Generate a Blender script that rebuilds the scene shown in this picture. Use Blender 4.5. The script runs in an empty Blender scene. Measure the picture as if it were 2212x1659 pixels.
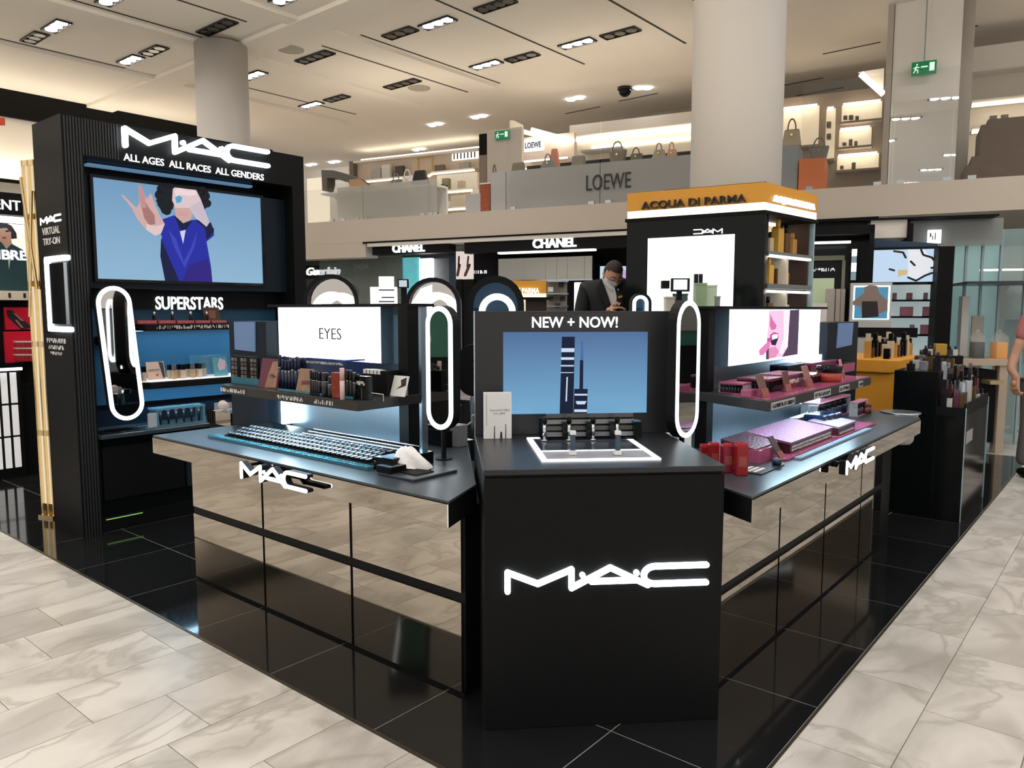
import bpy, math, random
from mathutils import Vector, Matrix
random.seed(11)
SC = bpy.context.scene
COL = SC.collection
R = math.radians

# ------------------------------------------------------------------ camera, world, exposure
FPX, CX, CY, CAMZ, YAW, PITCH = 1650.0, 1106.0, 829.5, 1.55, R(39.8), math.atan(160/1650)
cam_d = bpy.data.cameras.new('camera')
cam = bpy.data.objects.new('camera', cam_d)
COL.objects.link(cam)
cam.location = (0, 0, CAMZ)
cam.rotation_euler = (math.pi/2 - PITCH, 0, YAW)
cam_d.sensor_fit = 'HORIZONTAL'; cam_d.sensor_width = 36.0
cam_d.lens = 36.0*FPX/2212.0
cam_d.clip_start = 0.05; cam_d.clip_end = 200
SC.camera = cam
SC.view_settings.view_transform = 'Standard'
SC.view_settings.look = 'None'
SC.view_settings.gamma = 1.0
SC.view_settings.use_curve_mapping = False
SC.view_settings.exposure = 0.1
LAMP_W = 15.0            # watts of one lit ceiling fitting
wd = bpy.data.worlds.new('store_ambience'); SC.world = wd; wd.use_nodes = True
bg = wd.node_tree.nodes['Background']
bg.inputs[0].default_value = (1.0, 0.95, 0.89, 1); bg.inputs[1].default_value = 0.9

# ------------------------------------------------------------------ frames: x = viewer's right, y = into the depth
_fh = Vector((-math.sin(YAW), math.cos(YAW), 0)); _rt = Vector((math.cos(YAW), math.sin(YAW), 0)); _up = Vector((0, 0, 1))
_fw = math.cos(PITCH)*_fh - math.sin(PITCH)*_up; _cu = math.sin(PITCH)*_fh + math.cos(PITCH)*_up
EYE = Vector((0, 0, CAMZ))
def ray(px, py): return _fw*FPX + _rt*(px-CX) - _cu*(py-CY)
class Fr:
    def __init__(s, x, y, deg, z=0.0):
        s.o = Vector((x, y, z)); s.deg = deg; s.a = R(deg)
        s.M = Matrix.Translation(s.o) @ Matrix.Rotation(s.a, 4, 'Z'); s.I = s.M.inverted()
    def w(s, x, y, z): return s.M @ Vector((x, y, z))
    def pl(s, px, py, ly):            # a measured picture point on the upright plane y = ly: (x, z)
        d = ray(px, py); n = s.M.to_3x3() @ Vector((0, 1, 0)); p0 = s.w(0, ly, 0)
        q = s.I @ (EYE + d*((p0-EYE).dot(n)/d.dot(n))); return q.x, q.z
    def g(s, px, py, z=0.0):          # a measured picture point on the level plane z: (x, y)
        d = ray(px, py); q = s.I @ (EYE + d*((z-CAMZ)/d.z)); return q.x, q.y
W = Fr(0, 0, 0)                       # the building grid
FC = Fr(0, 0, 39.8)                   # square to the view
FL = Fr(0, 2.135, 0)                  # left counter, mirrors at y = 0
FRR = Fr(-1.28, 0, 90)                # right counter
FP = Fr(-1.4855, 2.3175, 45)          # corner podium, front at y = 0
FT = Fr(-5.51, 0, 90)                 # screen tower
FM = Fr(-12.19, 9.99, 12.88)          # mezzanine edge
KX, KY = -3.14, 5.15
FK = Fr(KX, KY, 8.3)                  # perfume kiosk front
FK2 = Fr(-2.12, 5.30, 85)             # perfume kiosk side

# ------------------------------------------------------------------ mesh builder
class MB:
    def __init__(s): s.v = []; s.f = []; s.mi = []; s.sm = []; s.m = 0
    def add(s, vs, fs, smooth=False):
        b = len(s.v); s.v += [tuple(v) for v in vs]
        for f in fs: s.f.append([b+i for i in f]); s.mi.append(s.m); s.sm.append(smooth)
        return s
    def box(s, x0, x1, y0, y1, z0, z1):
        vs = [(x, y, z) for z in (z0, z1) for y in (y0, y1) for x in (x0, x1)]
        return s.add(vs, [(0,2,3,1), (4,5,7,6), (0,1,5,4), (2,6,7,3), (0,4,6,2), (1,3,7,5)])
    def cbox(s, cx, cy, z0, w, d, h): return s.box(cx-w/2, cx+w/2, cy-d/2, cy+d/2, z0, z0+h)
    def rbox(s, c, size, rot):        # box turned by a 3x3 rotation about its centre
        w, d, h = size[0]/2, size[1]/2, size[2]/2; c = Vector(c)
        vs = [c + rot @ Vector((x, y, z)) for z in (-h, h) for y in (-d, d) for x in (-w, w)]
        return s.add(vs, [(0,2,3,1), (4,5,7,6), (0,1,5,4), (2,6,7,3), (0,4,6,2), (1,3,7,5)])
    def prism(s, poly, z0, z1):       # plan outline
        n = len(poly)
        a = sum(poly[i][0]*poly[(i+1)%n][1]-poly[(i+1)%n][0]*poly[i][1] for i in range(n))
        if a < 0: poly = poly[::-1]
        vs = [(x, y, z0) for x, y in poly] + [(x, y, z1) for x, y in poly]
        return s.add(vs, [list(range(n))[::-1], list(range(n, 2*n))] + [(i, (i+1)%n, n+(i+1)%n, n+i) for i in range(n)])
    def face(s, poly, y0, t):         # upright outline in (x, z), front at y0, t thick
        n = len(poly)
        a = sum(poly[i][0]*poly[(i+1)%n][1]-poly[(i+1)%n][0]*poly[i][1] for i in range(n))
        if a < 0: poly = poly[::-1]
        vs = [(x, y0, z) for x, z in poly] + [(x, y0+t, z) for x, z in poly]
        return s.add(vs, [list(range(n)), list(range(n, 2*n))[::-1]] + [((i+1)%n, i, n+i, n+(i+1)%n) for i in range(n)])
    def ring(s, outer, inner, y0, t): # upright band between two outlines of equal count
        n = len(outer)
        vs = [(x, y0, z) for x, z in outer] + [(x, y0, z) for x, z in inner] + [(x, y0+t, z) for x, z in outer] + [(x, y0+t, z) for x, z in inner]
        fs = []
        for i in range(n):
            j = (i+1) % n
            fs += [(i, j, n+j, n+i), (2*n+j, 2*n+i, 3*n+i, 3*n+j), (j, i, 2*n+i, 2*n+j), (n+i, n+j, 3*n+j, 3*n+i)]
        return s.add(vs, fs)
    def lathe(s, cx, cy, prof, seg=14, z0=0.0):   # profile of (r, z)
        vs = []; fs = []
        for r, z in prof:
            for k in range(seg):
                a = 2*math.pi*k/seg; vs.append((cx+r*math.cos(a), cy+r*math.sin(a), z0+z))
        n = len(prof)
        for i in range(n-1):
            for k in range(seg):
                l = (k+1) % seg; fs.append((i*seg+k, i*seg+l, (i+1)*seg+l, (i+1)*seg+k))
        b = len(s.v); s.add(vs, fs, True)
        for i, rev in ((0, True), (n-1, False)):
            if prof[i][0] > 1e-5:
                ids = [b+i*seg+k for k in range(seg)]; s.f.append(ids[::-1] if rev else ids); s.mi.append(s.m); s.sm.append(False)
        return s
    def cyl(s, cx, cy, z0, r, h, seg=14, r2=None): return s.lathe(cx, cy, [(r, 0), (r if r2 is None else r2, h)], seg, z0)
    def rod(s, a, b, r, seg=10, r2=None, cap=True):
        a = Vector(a); b = Vector(b); d = (b-a); q = d.to_track_quat('Z', 'Y').to_matrix(); r2 = r if r2 is None else r2
        vs = [a + q @ Vector((r*math.cos(2*math.pi*k/seg), r*math.sin(2*math.pi*k/seg), 0)) for k in range(seg)]
        vs += [b + q @ Vector((r2*math.cos(2*math.pi*k/seg), r2*math.sin(2*math.pi*k/seg), 0)) for k in range(seg)]
        s.add(vs, [(k, (k+1) % seg, seg+(k+1) % seg, seg+k) for k in range(seg)], True)
        if cap: s.add(vs, [list(range(seg))[::-1], list(range(seg, 2*seg))])
        return s
    def ball(s, c, r, seg=10, rings=6, sc=(1, 1, 1)):
        vs = [(c[0], c[1], c[2]-r*sc[2])]; fs = []
        for i in range(1, rings):
            t = math.pi*i/rings
            for k in range(seg):
                a = 2*math.pi*k/seg; vs.append((c[0]+r*sc[0]*math.sin(t)*math.cos(a), c[1]+r*sc[1]*math.sin(t)*math.sin(a), c[2]-r*sc[2]*math.cos(t)))
        vs.append((c[0], c[1], c[2]+r*sc[2])); n = len(vs)
        for k in range(seg):
            fs.append((0, 1+(k+1) % seg, 1+k)); fs.append((n-1, n-1-seg+k, n-1-seg+(k+1) % seg))
        for i in range(rings-2):
            for k in range(seg):
                a = 1+i*seg; fs.append((a+k, a+(k+1) % seg, a+seg+(k+1) % seg, a+seg+k))
        return s.add(vs, fs, True)
    def tube(s, pts, r, seg=8):
        for a, b in zip(pts, pts[1:]): s.rod(a, b, r, seg, cap=False)
        for p in pts: s.ball(p, r, seg, 6)
        return s
    def stroke(s, pts, w, y0, t):     # flat rounded lettering stroke in (x, z)
        for (x0, z0), (x1, z1) in zip(pts, pts[1:]):
            a = math.atan2(z1-z0, x1-x0); o = []
            for k in range(9): b = a+math.pi/2+math.pi*k/8; o.append((x0+w*math.cos(b), z0+w*math.sin(b)))
            for k in range(9): b = a-math.pi/2+math.pi*k/8; o.append((x1+w*math.cos(b), z1+w*math.sin(b)))
            s.face(o, y0, t)
        return s
    def pic(s, fr, pts, y0, t=0.002):  # flat printed shape traced on the upright plane y0 of a frame
        return s.face([fr.pl(x, y, y0) for x, y in pts], y0, t)
    def text(s, txt, cx, z0, h, y0, t=0.004, w=None, align='C', bold=0.0, shear=0.0):
        cu = bpy.data.curves.new('t', 'FONT'); cu.body = txt; cu.extrude = 0.5; cu.resolution_u = 3; cu.offset = bold; cu.shear = shear
        ob = bpy.data.objects.new('t', cu); COL.objects.link(ob)
        dg = bpy.context.evaluated_depsgraph_get(); dg.update()
        me = bpy.data.meshes.new_from_object(ob.evaluated_get(dg))
        vs = [v.co.copy() for v in me.vertices]; fs = [list(p.vertices) for p in me.polygons]
        bpy.data.objects.remove(ob); bpy.data.curves.remove(cu); bpy.data.meshes.remove(me)
        if not vs: return s
        xa, xb = min(v.x for v in vs), max(v.x for v in vs); ya, yb = min(v.y for v in vs), max(v.y for v in vs)
        sz = h/(yb-ya); sx = sz if w is None else w/(xb-xa); W_ = (xb-xa)*sx
        x0 = cx - (W_/2 if align == 'C' else 0)
        return s.add([(x0+(v.x-xa)*sx, y0-(v.z+0.5)*t, z0+(v.y-ya)*sz) for v in vs], fs)
    def mesh(s, name, mats, off=(0, 0, 0)):
        me = bpy.data.meshes.new(name)
        me.from_pydata([(v[0]-off[0], v[1]-off[1], v[2]-off[2]) for v in s.v], [], s.f)
        for m in mats: me.materials.append(m)
        me.polygons.foreach_set('material_index', s.mi); me.polygons.foreach_set('use_smooth', s.sm); me.update()
        return me

OFF = {}
def _props(o, label, cat, group, kind):
    if label: o['label'] = label
    if cat: o['category'] = cat
    if group: o['group'] = group
    if kind: o['kind'] = kind
def thing(name, label, cat, fr, base, group=None, kind=None, turn=0.0):
    o = bpy.data.objects.new(name, None); COL.objects.link(o); o.empty_display_size = 0.1
    o.location = fr.w(*base); o.rotation_euler = (0, 0, fr.a+R(turn)); OFF[o.name] = tuple(base); _props(o, label, cat, group, kind); return o
def part(root, name, mb, mats, parent=None, label=None, bevel=0, kind=None):
    mats = mats if isinstance(mats, (list, tuple)) else [mats]
    o = bpy.data.objects.new(name, mb.mesh(name, mats, OFF[root.name])); COL.objects.link(o); o.parent = parent or root
    if label: o['label'] = label
    if kind: o['kind'] = kind
    if bevel: b = o.modifiers.new('soft_edge', 'BEVEL'); b.width = bevel; b.segments = 2; b.limit_method = 'ANGLE'
    return o
def solo(name, label, cat, fr, base, mb, mats, group=None, kind=None, bevel=0):
    mats = mats if isinstance(mats, (list, tuple)) else [mats]
    o = bpy.data.objects.new(name, mb.mesh(name, mats, base)); COL.objects.link(o)
    o.location = fr.w(*base); o.rotation_euler = (0, 0, fr.a); OFF[o.name] = tuple(base); _props(o, label, cat, group, kind)
    if bevel: b = o.modifiers.new('soft_edge', 'BEVEL'); b.width = bevel; b.segments = 2; b.limit_method = 'ANGLE'
    return o
def dup(root, fr, base, label=None, turn=0.0, scale=None):
    def cp(o, par):
        c = o.copy(); COL.objects.link(c); c.parent = par
        for ch in list(o.children): cp(ch, c)
        return c
    c = cp(root, None); c.location = fr.w(*base); c.rotation_euler = (0, 0, fr.a+R(turn))
    if label: c['label'] = label
    if scale: c.scale = scale
    return c

# ------------------------------------------------------------------ materials
MATS = {}
def mat(name, col, rough=0.5, metal=0.0, emit=None, es=0.0, var=0.0, vscale=4.0, trans=0.0, alpha=1.0, ior=1.45, coat=0.0, bump=0.0, spec=0.5):
    if name in MATS: return MATS[name]
    m = bpy.data.materials.new(name); m.use_nodes = True; nt = m.node_tree; b = nt.nodes['Principled BSDF']
    b.inputs['Base Color'].default_value = (*col, 1); b.inputs['Roughness'].default_value = rough; b.inputs['Metallic'].default_value = metal
    b.inputs['IOR'].default_value = ior; b.inputs['Specular IOR Level'].default_value = spec
    if coat: b.inputs['Coat Weight'].default_value = coat; b.inputs['Coat Roughness'].default_value = 0.05
    if trans: b.inputs['Transmission Weight'].default_value = trans
    if alpha < 1: b.inputs['Alpha'].default_value = alpha
    if emit: b.inputs['Emission Color'].default_value = (*emit, 1); b.inputs['Emission Strength'].default_value = es
    if var or bump:
        tc = nt.nodes.new('ShaderNodeTexCoord'); nz = nt.nodes.new('ShaderNodeTexNoise'); nz.inputs['Scale'].default_value = vscale; nz.inputs['Detail'].default_value = 4
        nt.links.new(tc.outputs['Object'], nz.inputs['Vector'])
        if var:
            mx = nt.nodes.new('ShaderNodeMix'); mx.data_type = 'RGBA'
            mx.inputs[6].default_value = (*[c*(1-var) for c in col], 1); mx.inputs[7].default_value = (*[min(1, c*(1+var)) for c in col], 1)
            nt.links.new(nz.outputs['Fac'], mx.inputs[0]); nt.links.new(mx.outputs[2], b.inputs['Base Color'])
        if bump:
            bp = nt.nodes.new('ShaderNodeBump'); bp.inputs['Strength'].default_value = bump; bp.inputs['Distance'].default_value = 0.01
            nt.links.new(nz.outputs['Fac'], bp.inputs['Height']); nt.links.new(bp.outputs['Normal'], b.inputs['Normal'])
    MATS[name] = m; return m
def glow(name, col, s): return mat(name, (0.06, 0.06, 0.06), 0.5, emit=col, es=s)
def grad(name, c0, c1, s, axis=2):    # a lit screen whose picture runs from c0 to c1 over the object's height
    m = bpy.data.materials.new(name); m.use_nodes = True; nt = m.node_tree; b = nt.nodes['Principled BSDF']
    tc = nt.nodes.new('ShaderNodeTexCoord'); sp = nt.nodes.new('ShaderNodeSeparateXYZ'); cr = nt.nodes.new('ShaderNodeValToRGB')
    nt.links.new(tc.outputs['Generated'], sp.inputs[0]); nt.links.new(sp.outputs[axis], cr.inputs[0])
    cr.color_ramp.elements[0].color = (*c0, 1); cr.color_ramp.elements[1].color = (*c1, 1)
    b.inputs['Base Color'].default_value = (0.01, 0.01, 0.01, 1); b.inputs['Roughness'].default_value = 0.25
    nt.links.new(cr.outputs[0], b.inputs['Emission Color']); b.inputs['Emission Strength'].default_value = s
    MATS[name] = m; return m
def marble():
    m = bpy.data.materials.new('pale_marble'); m.use_nodes = True; nt = m.node_tree; b = nt.nodes['Principled BSDF']; N = nt.nodes.new; Lk = nt.links.new
    tc = N('ShaderNodeTexCoord'); oi = N('ShaderNodeObjectInfo'); mp = N('ShaderNodeVectorMath'); mp.operation = 'MULTIPLY_ADD'
    mp.inputs[1].default_value = (1, 0.55, 1); Lk(tc.outputs['Object'], mp.inputs[0])
    sc_ = N('ShaderNodeVectorMath'); sc_.operation = 'SCALE'; sc_.inputs[0].default_value = (31.0, 17.0, 9.0); Lk(oi.outputs['Random'], sc_.inputs['Scale']); Lk(sc_.outputs[0], mp.inputs[2])
    n1 = N('ShaderNodeTexNoise'); n1.inputs['Scale'].default_value = 2.2; n1.inputs['Detail'].default_value = 7; n1.inputs['Distortion'].default_value = 1.2; Lk(mp.outputs[0], n1.inputs['Vector'])
    r1 = N('ShaderNodeValToRGB'); r1.color_ramp.elements[0].position = 0.36; r1.color_ramp.elements[0].color = (0.46, 0.44, 0.41, 1); r1.color_ramp.elements[1].position = 0.58; r1.color_ramp.elements[1].color = (0.68, 0.655, 0.62, 1); Lk(n1.outputs['Fac'], r1.inputs[0])
    n2 = N('ShaderNodeTexNoise'); n2.inputs['Scale'].default_value = 1.5; n2.inputs['Detail'].default_value = 9; n2.inputs['Distortion'].default_value = 2.2; Lk(mp.outputs[0], n2.inputs['Vector'])
    r2 = N('ShaderNodeValToRGB'); e = r2.color_ramp.elements; e[0].position = 0.46; e[0].color = (0, 0, 0, 1); e[1].position = 0.50; e[1].color = (0.62, 0.62, 0.62, 1)
    x = e.new(0.54); x.color = (0, 0, 0, 1); Lk(n2.outputs['Fac'], r2.inputs[0])
    mx = N('ShaderNodeMix'); mx.data_type = 'RGBA'; mx.inputs[7].default_value = (0.36, 0.34, 0.30, 1); Lk(r2.outputs[0], mx.inputs[0]); Lk(r1.outputs[0], mx.inputs[6])
    hv = N('ShaderNodeHueSaturation'); mr = N('ShaderNodeMapRange'); mr.inputs[3].default_value = 0.93; mr.inputs[4].default_value = 1.05; Lk(oi.outputs['Random'], mr.inputs[0]); Lk(mr.outputs[0], hv.inputs['Value']); Lk(mx.outputs[2], hv.inputs['Color'])
    Lk(hv.outputs[0], b.inputs['Base Color']); b.inputs['Roughness'].default_value = 0.28
    MATS['marble'] = m; return m
marble()
BLACK = mat('black_laminate', (0.0055, 0.006, 0.0068), 0.5, var=0.15, vscale=20, spec=0.18)
MATTE = mat('matte_black', (0.006, 0.006, 0.007), 0.6, spec=0.15)
GLOSSB = mat('gloss_black', (0.005, 0.006, 0.007), 0.12, spec=0.22)
NAVY = mat('blue_black_panel', (0.007, 0.014, 0.024), 0.38, var=0.1, vscale=3, spec=0.2)
TEALW = mat('slate_blue_panel', (0.025, 0.085, 0.15), 0.4, var=0.06, vscale=2, spec=0.25)
MIRROR = mat('bronze_mirror', (0.50, 0.45, 0.39), 0.015, 1.0, var=0.03, vscale=1.5)
SILVER = mat('silver_mirror', (0.82, 0.83, 0.84), 0.02, 1.0)
TINTM = mat('tinted_mirror', (0.50, 0.48, 0.45), 0.02, 1.0)
STEEL = mat('brushed_steel', (0.50, 0.55, 0.60), 0.25, 1.0, bump=0.05, vscale=40)
TOPM = mat('satin_slate_worktop', (0.040, 0.050, 0.064), 0.28, var=0.08, vscale=30)
TOPP = mat('satin_charcoal', (0.022, 0.023, 0.027), 0.34, var=0.08, vscale=30)
BTILE = mat('polished_black_tile', (0.010, 0.011, 0.012), 0.07, var=0.3, vscale=2)
GROUT = mat('grey_grout', (0.20, 0.19, 0.18), 0.8, var=0.2, vscale=8)
DGROUT = mat('dark_grout', (0.30, 0.30, 0.31), 0.7, var=0.2, vscale=8)
BRONZE = mat('bronze_trim_metal', (0.18, 0.15, 0.12), 0.35, 1.0, var=0.1, vscale=9)
PLASTER = mat('warm_white_plaster', (0.88, 0.84, 0.78), 0.9, var=0.03, vscale=1.2)
COLM = mat('column_paint', (0.50, 0.475, 0.445), 0.75, var=0.02, vscale=1.0)
FASC = mat('fascia_paint', (0.68, 0.60, 0.52), 0.8, var=0.02, vscale=0.6)
WHITEP = mat('white_plastic', (0.8, 0.8, 0.8), 0.35)
CREAM = mat('cream_lacquer', (0.78, 0.72, 0.62), 0.45, var=0.03, vscale=3)
NEON = glow('cool_white_neon', (0.88, 0.95, 1.0), 6.0)
RINGL = glow('ring_light', (0.86, 0.95, 1.0), 2.2)
BOXL = glow('lightbox_white', (0.93, 0.97, 1.0), 2.6)
STRIPW = glow('warm_strip_light', (1.0, 0.87, 0.68), 5.0)
STRIPC = glow('cool_strip_light', (0.70, 0.90, 1.0), 8.0)
LETW = glow('white_letters', (0.95, 0.97, 1.0), 1.3)
PRINTW = mat('white_print', (0.75, 0.74, 0.70), 0.6)
PRINTB = mat('black_print', (0.02, 0.02, 0.025), 0.6)
CLEAR = mat('clear_acrylic', (0.90, 0.95, 0.97), 0.05, alpha=0.22, ior=1.3)
GLASS = mat('balustrade_glass', (0.30, 0.32, 0.31), 0.04, alpha=0.08, ior=1.45)
TEALA = mat('teal_acrylic', (0.06, 0.24, 0.33), 0.12, alpha=0.65)
PINKA = mat('pink_acrylic', (0.50, 0.12, 0.25), 0.12, alpha=0.8)
ORANGE = mat('saffron_lacquer', (0.72, 0.33, 0.035), 0.42, var=0.04, vscale=3)
SKIN = mat('skin', (0.55, 0.32, 0.22), 0.55, var=0.06, vscale=18)
GOLD = mat('gold_metal', (0.85, 0.66, 0.36), 0.18, 1.0, var=0.1, vscale=12)
LOGO = None
def pr(fr, x0, y0, x1, y1, ly):       # rectangle measured in the picture, on an upright plane: x0, x1, z0, z1
    a = fr.pl(x0, (y0+y1)/2, ly)[0]; b = fr.pl(x1, (y0+y1)/2, ly)[0]; m = (x0+x1)/2
    return min(a, b), max(a, b), fr.pl(m, y1, ly)[1], fr.pl(m, y0, ly)[1]
def pbox(mb, fr, x0, y0, x1, y1, ly, d):
    a, b, z0, z1 = pr(fr, x0, y0, x1, y1, ly); return mb.box(a, b, ly, ly+d, z0, z1)
def mac_logo(mb, x0, x1, zc, y0, t, squeeze=1.0, thick=14.0, flip=False):
    k = (x1-x0)/(1325-237.0)
    def q(x, y): return ((x1-(x-237)*k) if flip else (x0+(x-237)*k), zc-(y-618)*k*squeeze)
    arc = [(1040-62*math.sin(math.pi*i/10), 613.5-46.5*math.cos(math.pi*i/10)) for i in range(11)]
    for s_ in ([(237, 675), (237, 577), (400, 640), (582, 570), (582, 668), (793, 567), (1000, 665)], [(690, 637), (930, 637)], [(641, 602), (642, 602.5)], [(937, 598), (938, 598.5)], [(1325, 567)]+arc+[(1325, 660)]):
        mb.stroke([q(*p) for p in s_], thick*k, y0, t)
    return mb

# ================================================================== FLOOR
EDGE_Y, EDGE_X, FAR_Y = 1.735, -0.90, 9.6
floor = thing('floor', 'pale marble shop floor with polished black tile under the counters', 'floor', W, (0, 0, 0), kind='structure')
part(floor, 'screed', MB().box(-26, 12, -9, EDGE_Y, -0.12, -0.004).box(EDGE_X, 12, EDGE_Y, 30, -0.12, -0.004).box(-26, EDGE_X, FAR_Y, 30, -0.12, -0.004), GROUT)
part(floor, 'black_screed', MB().box(-26, EDGE_X, EDGE_Y, FAR_Y, -0.12, -0.0008), DGROUT)
part(floor, 'edge_trim', MB().box(-26, EDGE_X+0.006, EDGE_Y-0.006, EDGE_Y+0.006, -0.01, 0.0025), BRONZE)
part(floor, 'edge_trim', MB().box(EDGE_X-0.006, EDGE_X+0.006, EDGE_Y+0.006, FAR_Y, -0.01, 0.0025), BRONZE)
def in_view(x, y):
    d = Vector((x, y, 0))-EYE; z = d.dot(_fw)
    return z > 0.3 and abs(d.dot(_rt)/z*FPX) < 1106+350 and -d.dot(_cu)/z*FPX < 830+420
rows = [-2.26-0.3535*k for k in range(22)][::-1] + [-1.91, -1.56, -1.21, EDGE_X, -0.585, -0.245, 0.1, 0.45, 0.8, 1.15, 1.5, 1.85, 2.2]
off_by_row = {-2.955-0.0: 1.372, -3.3205: 1.097, -3.674: 1.598, -4.0275: 1.204, -4.381: 1.375, -2.6135: 1.206, EDGE_X: 2.70, -0.585: 3.205, -0.245: 2.86}
cells = []
for i, (xa, xb) in enumerate(zip(rows, rows[1:])):
    base = [v for k, v in off_by_row.items() if abs(k-xa) < 0.02]
    base = base[0] if base else random.uniform(0, 0.67)
    if abs(xa+2.967) < 0.02: base = 1.372
    top = 16.0 if xa >= EDGE_X-0.01 else EDGE_Y-0.006
    y = base - 0.672*math.ceil((base+4.0)/0.672)
    while y < top:
        cells.append((xa, xb, y, min(y+0.672, top))); y += 0.672
cells.sort(key=lambda c: (not in_view((c[0]+c[1])/2, (c[2]+c[3])/2), (c[0]+c[1])**2+(c[2]+c[3])**2))
tile_mesh = {}; rest = MB(); n_t = 0; J = 0.0016
for xa, xb, ya, yb in cells:
    if yb-ya < 0.02: continue
    if n_t < 290 and in_view((xa+xb)/2, (ya+yb)/2):
        k = (round(xb-xa, 3), round(yb-ya, 3))
        if k not in tile_mesh: tile_mesh[k] = MB().box(-k[0]/2+J, k[0]/2-J, -k[1]/2+J, k[1]/2-J, -0.012, 0).mesh('marble_tile', [MATS['marble']])
        o = bpy.data.objects.new('marble_tile', tile_mesh[k]); COL.objects.link(o); o.parent = floor; o.location = ((xa+xb)/2, (ya+yb)/2, 0); n_t += 1
    else: rest.box(xa+J, xb-J, ya+J, yb-J, -0.012, 0)
rest.box(-26, -10.0, -9, EDGE_Y-0.008, -0.012, 0).box(-26, 12, -9, -4.6, -0.012, 0).box(2.2, 12, -4.6, 30, -0.012, 0).box(-26, EDGE_X, FAR_Y+0.01, 30, -0.012, 0).box(EDGE_X, 2.2, 16.7, 30, -0.012, 0)
part(floor, 'marble_paving', rest, MATS['marble'], kind='stuff')
bt = {}; rest = MB()
xs = [EDGE_X-0.008] + [-1.44-0.68*k for k in range(0, 16)]; ys = [EDGE_Y+0.008] + [2.30+0.66*k for k in range(12)]
for xb, xa in zip(xs, xs[1:]):
    for ya, yb in zip(ys, ys[1:]):
        cx, cy = (xa+xb)/2, (ya+yb)/2
        if in_view(cx, cy) and (cy < 2.5 or cx > -1.7 or (cx < -5.2 and cy < 5)):
            k = (round(xb-xa, 3), round(yb-ya, 3))
            if k not in bt: bt[k] = MB().box(-k[0]/2+0.0022, k[0]/2-0.0022, -k[1]/2+0.0022, k[1]/2-0.0022, -0.012, 0).mesh('black_tile', [BTILE])
            o = bpy.data.objects.new('black_tile', bt[k]); COL.objects.link(o); o.parent = floor; o.location = (cx, cy, 0)
        else: rest.box(xa+0.002, xb-0.002, ya+0.002, yb-0.002, -0.012, 0)
rest.box(-26, xs[-1], EDGE_Y+0.008, FAR_Y, -0.012, 0)
part(floor, 'black_paving', rest, BTILE, kind='stuff')

# ================================================================== CEILING
CZ = 6.3
ceil = thing('ceiling', 'white plaster ceiling with shallow beams and dark slots', 'ceiling', W, (0, 0, CZ), kind='structure')
part(ceil, 'ceiling_slab', MB().box(-30, 14, -12, 34, CZ, CZ+0.3), PLASTER)
part(ceil, 'ceiling_beam', MB().box(-30, 14, 7.72, 8.3, CZ-0.07, CZ), PLASTER)
for xa, w_ in ((-16.2, 0.25), (-13.5, 0.3), (-11.25, 0.3), (-3.9, 0.3)):
    part(ceil, 'ceiling_beam', MB().box(xa, xa+w_, -12, 7.72, CZ-0.06, CZ).box(xa, xa+w_, 8.3, 12.6, CZ-0.06, CZ), PLASTER)
SLOT = mat('slot_shadow_gap', (0.05, 0.045, 0.04), 0.9)
for x, ya, yb in ((-11.8, 3, 7.3), (-11.8, 8.8, 12.65), (-10.83, 8.9, 12.6), (-8.75, 8.6, 12.7), (-6.7, 8.5, 12.9), (-5.7, 8.6, 11.9), (-13.05, 3, 7.2), (-15.85, 3, 7.1), (-15.2, 8.8, 12.3)):
    part(ceil, 'air_slot', MB().box(x-0.02, x+0.02, ya, yb, CZ-0.006, CZ+0.002), SLOT)
LAMPON = glow('lamp_on', (1.0, 0.96, 0.90), 14.0); LAMPOFF = mat('lamp_off_reflector', (0.10, 0.10, 0.10), 0.2, 0.8)
HOUS = mat('black_fitting', (0.012, 0.012, 0.012), 0.4)
def light_data(name, w, sx, sy, col, spread=120):
    l = bpy.data.lights.new(name, 'AREA'); l.shape = 'RECTANGLE'; l.size = sx; l.size_y = sy; l.energy = w; l.color = col; l.spread = R(spread); return l
FITL = light_data('fitting_light', LAMP_W, 0.62, 0.16, (1.0, 0.96, 0.91), 150)
def make_fit(n, lit, L):
    b = thing('ceiling_spotlight', 'proto', 'ceiling light', W, (0, 0, 0), 'recessed ceiling spotlights')
    h = MB().box(-L/2, L/2, -0.125, -0.11, -0.03, 0).box(-L/2, L/2, 0.11, 0.125, -0.03, 0).box(-L/2, -L/2+0.015, -0.11, 0.11, -0.03, 0).box(L/2-0.015, L/2, -0.11, 0.11, -0.03, 0).box(-L/2+0.015, L/2-0.015, -0.11, 0.11, -0.006, 0)
    part(b, 'housing', h, HOUS)
    for k in range(n):
        x = (k-(n-1)/2)*(L/(n+0.15))
        part(b, 'lamp', MB().cyl(x, 0, -0.024, 0.092 if n > 2 else 0.1, 0.018, 16), LAMPON if lit else LAMPOFF)
    if lit:
        o = bpy.data.objects.new('fitting_light', FITL); COL.objects.link(o); o.parent = b; o.location = (0, 0, -0.05)
    return b
protos = {}
def fit(x, y, n, lit, L, label):
    k = (n, lit, L)
    if k not in protos: protos[k] = make_fit(n, lit, L); o = protos[k]; o.location = (x, y, CZ-0.001); o['label'] = label
    else: o = dup(protos[k], W, (x, y, CZ-0.001), label)
    if y == 7.73 or 7.6 < y < 8.4: o.location.z -= 0.07
    return o
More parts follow.
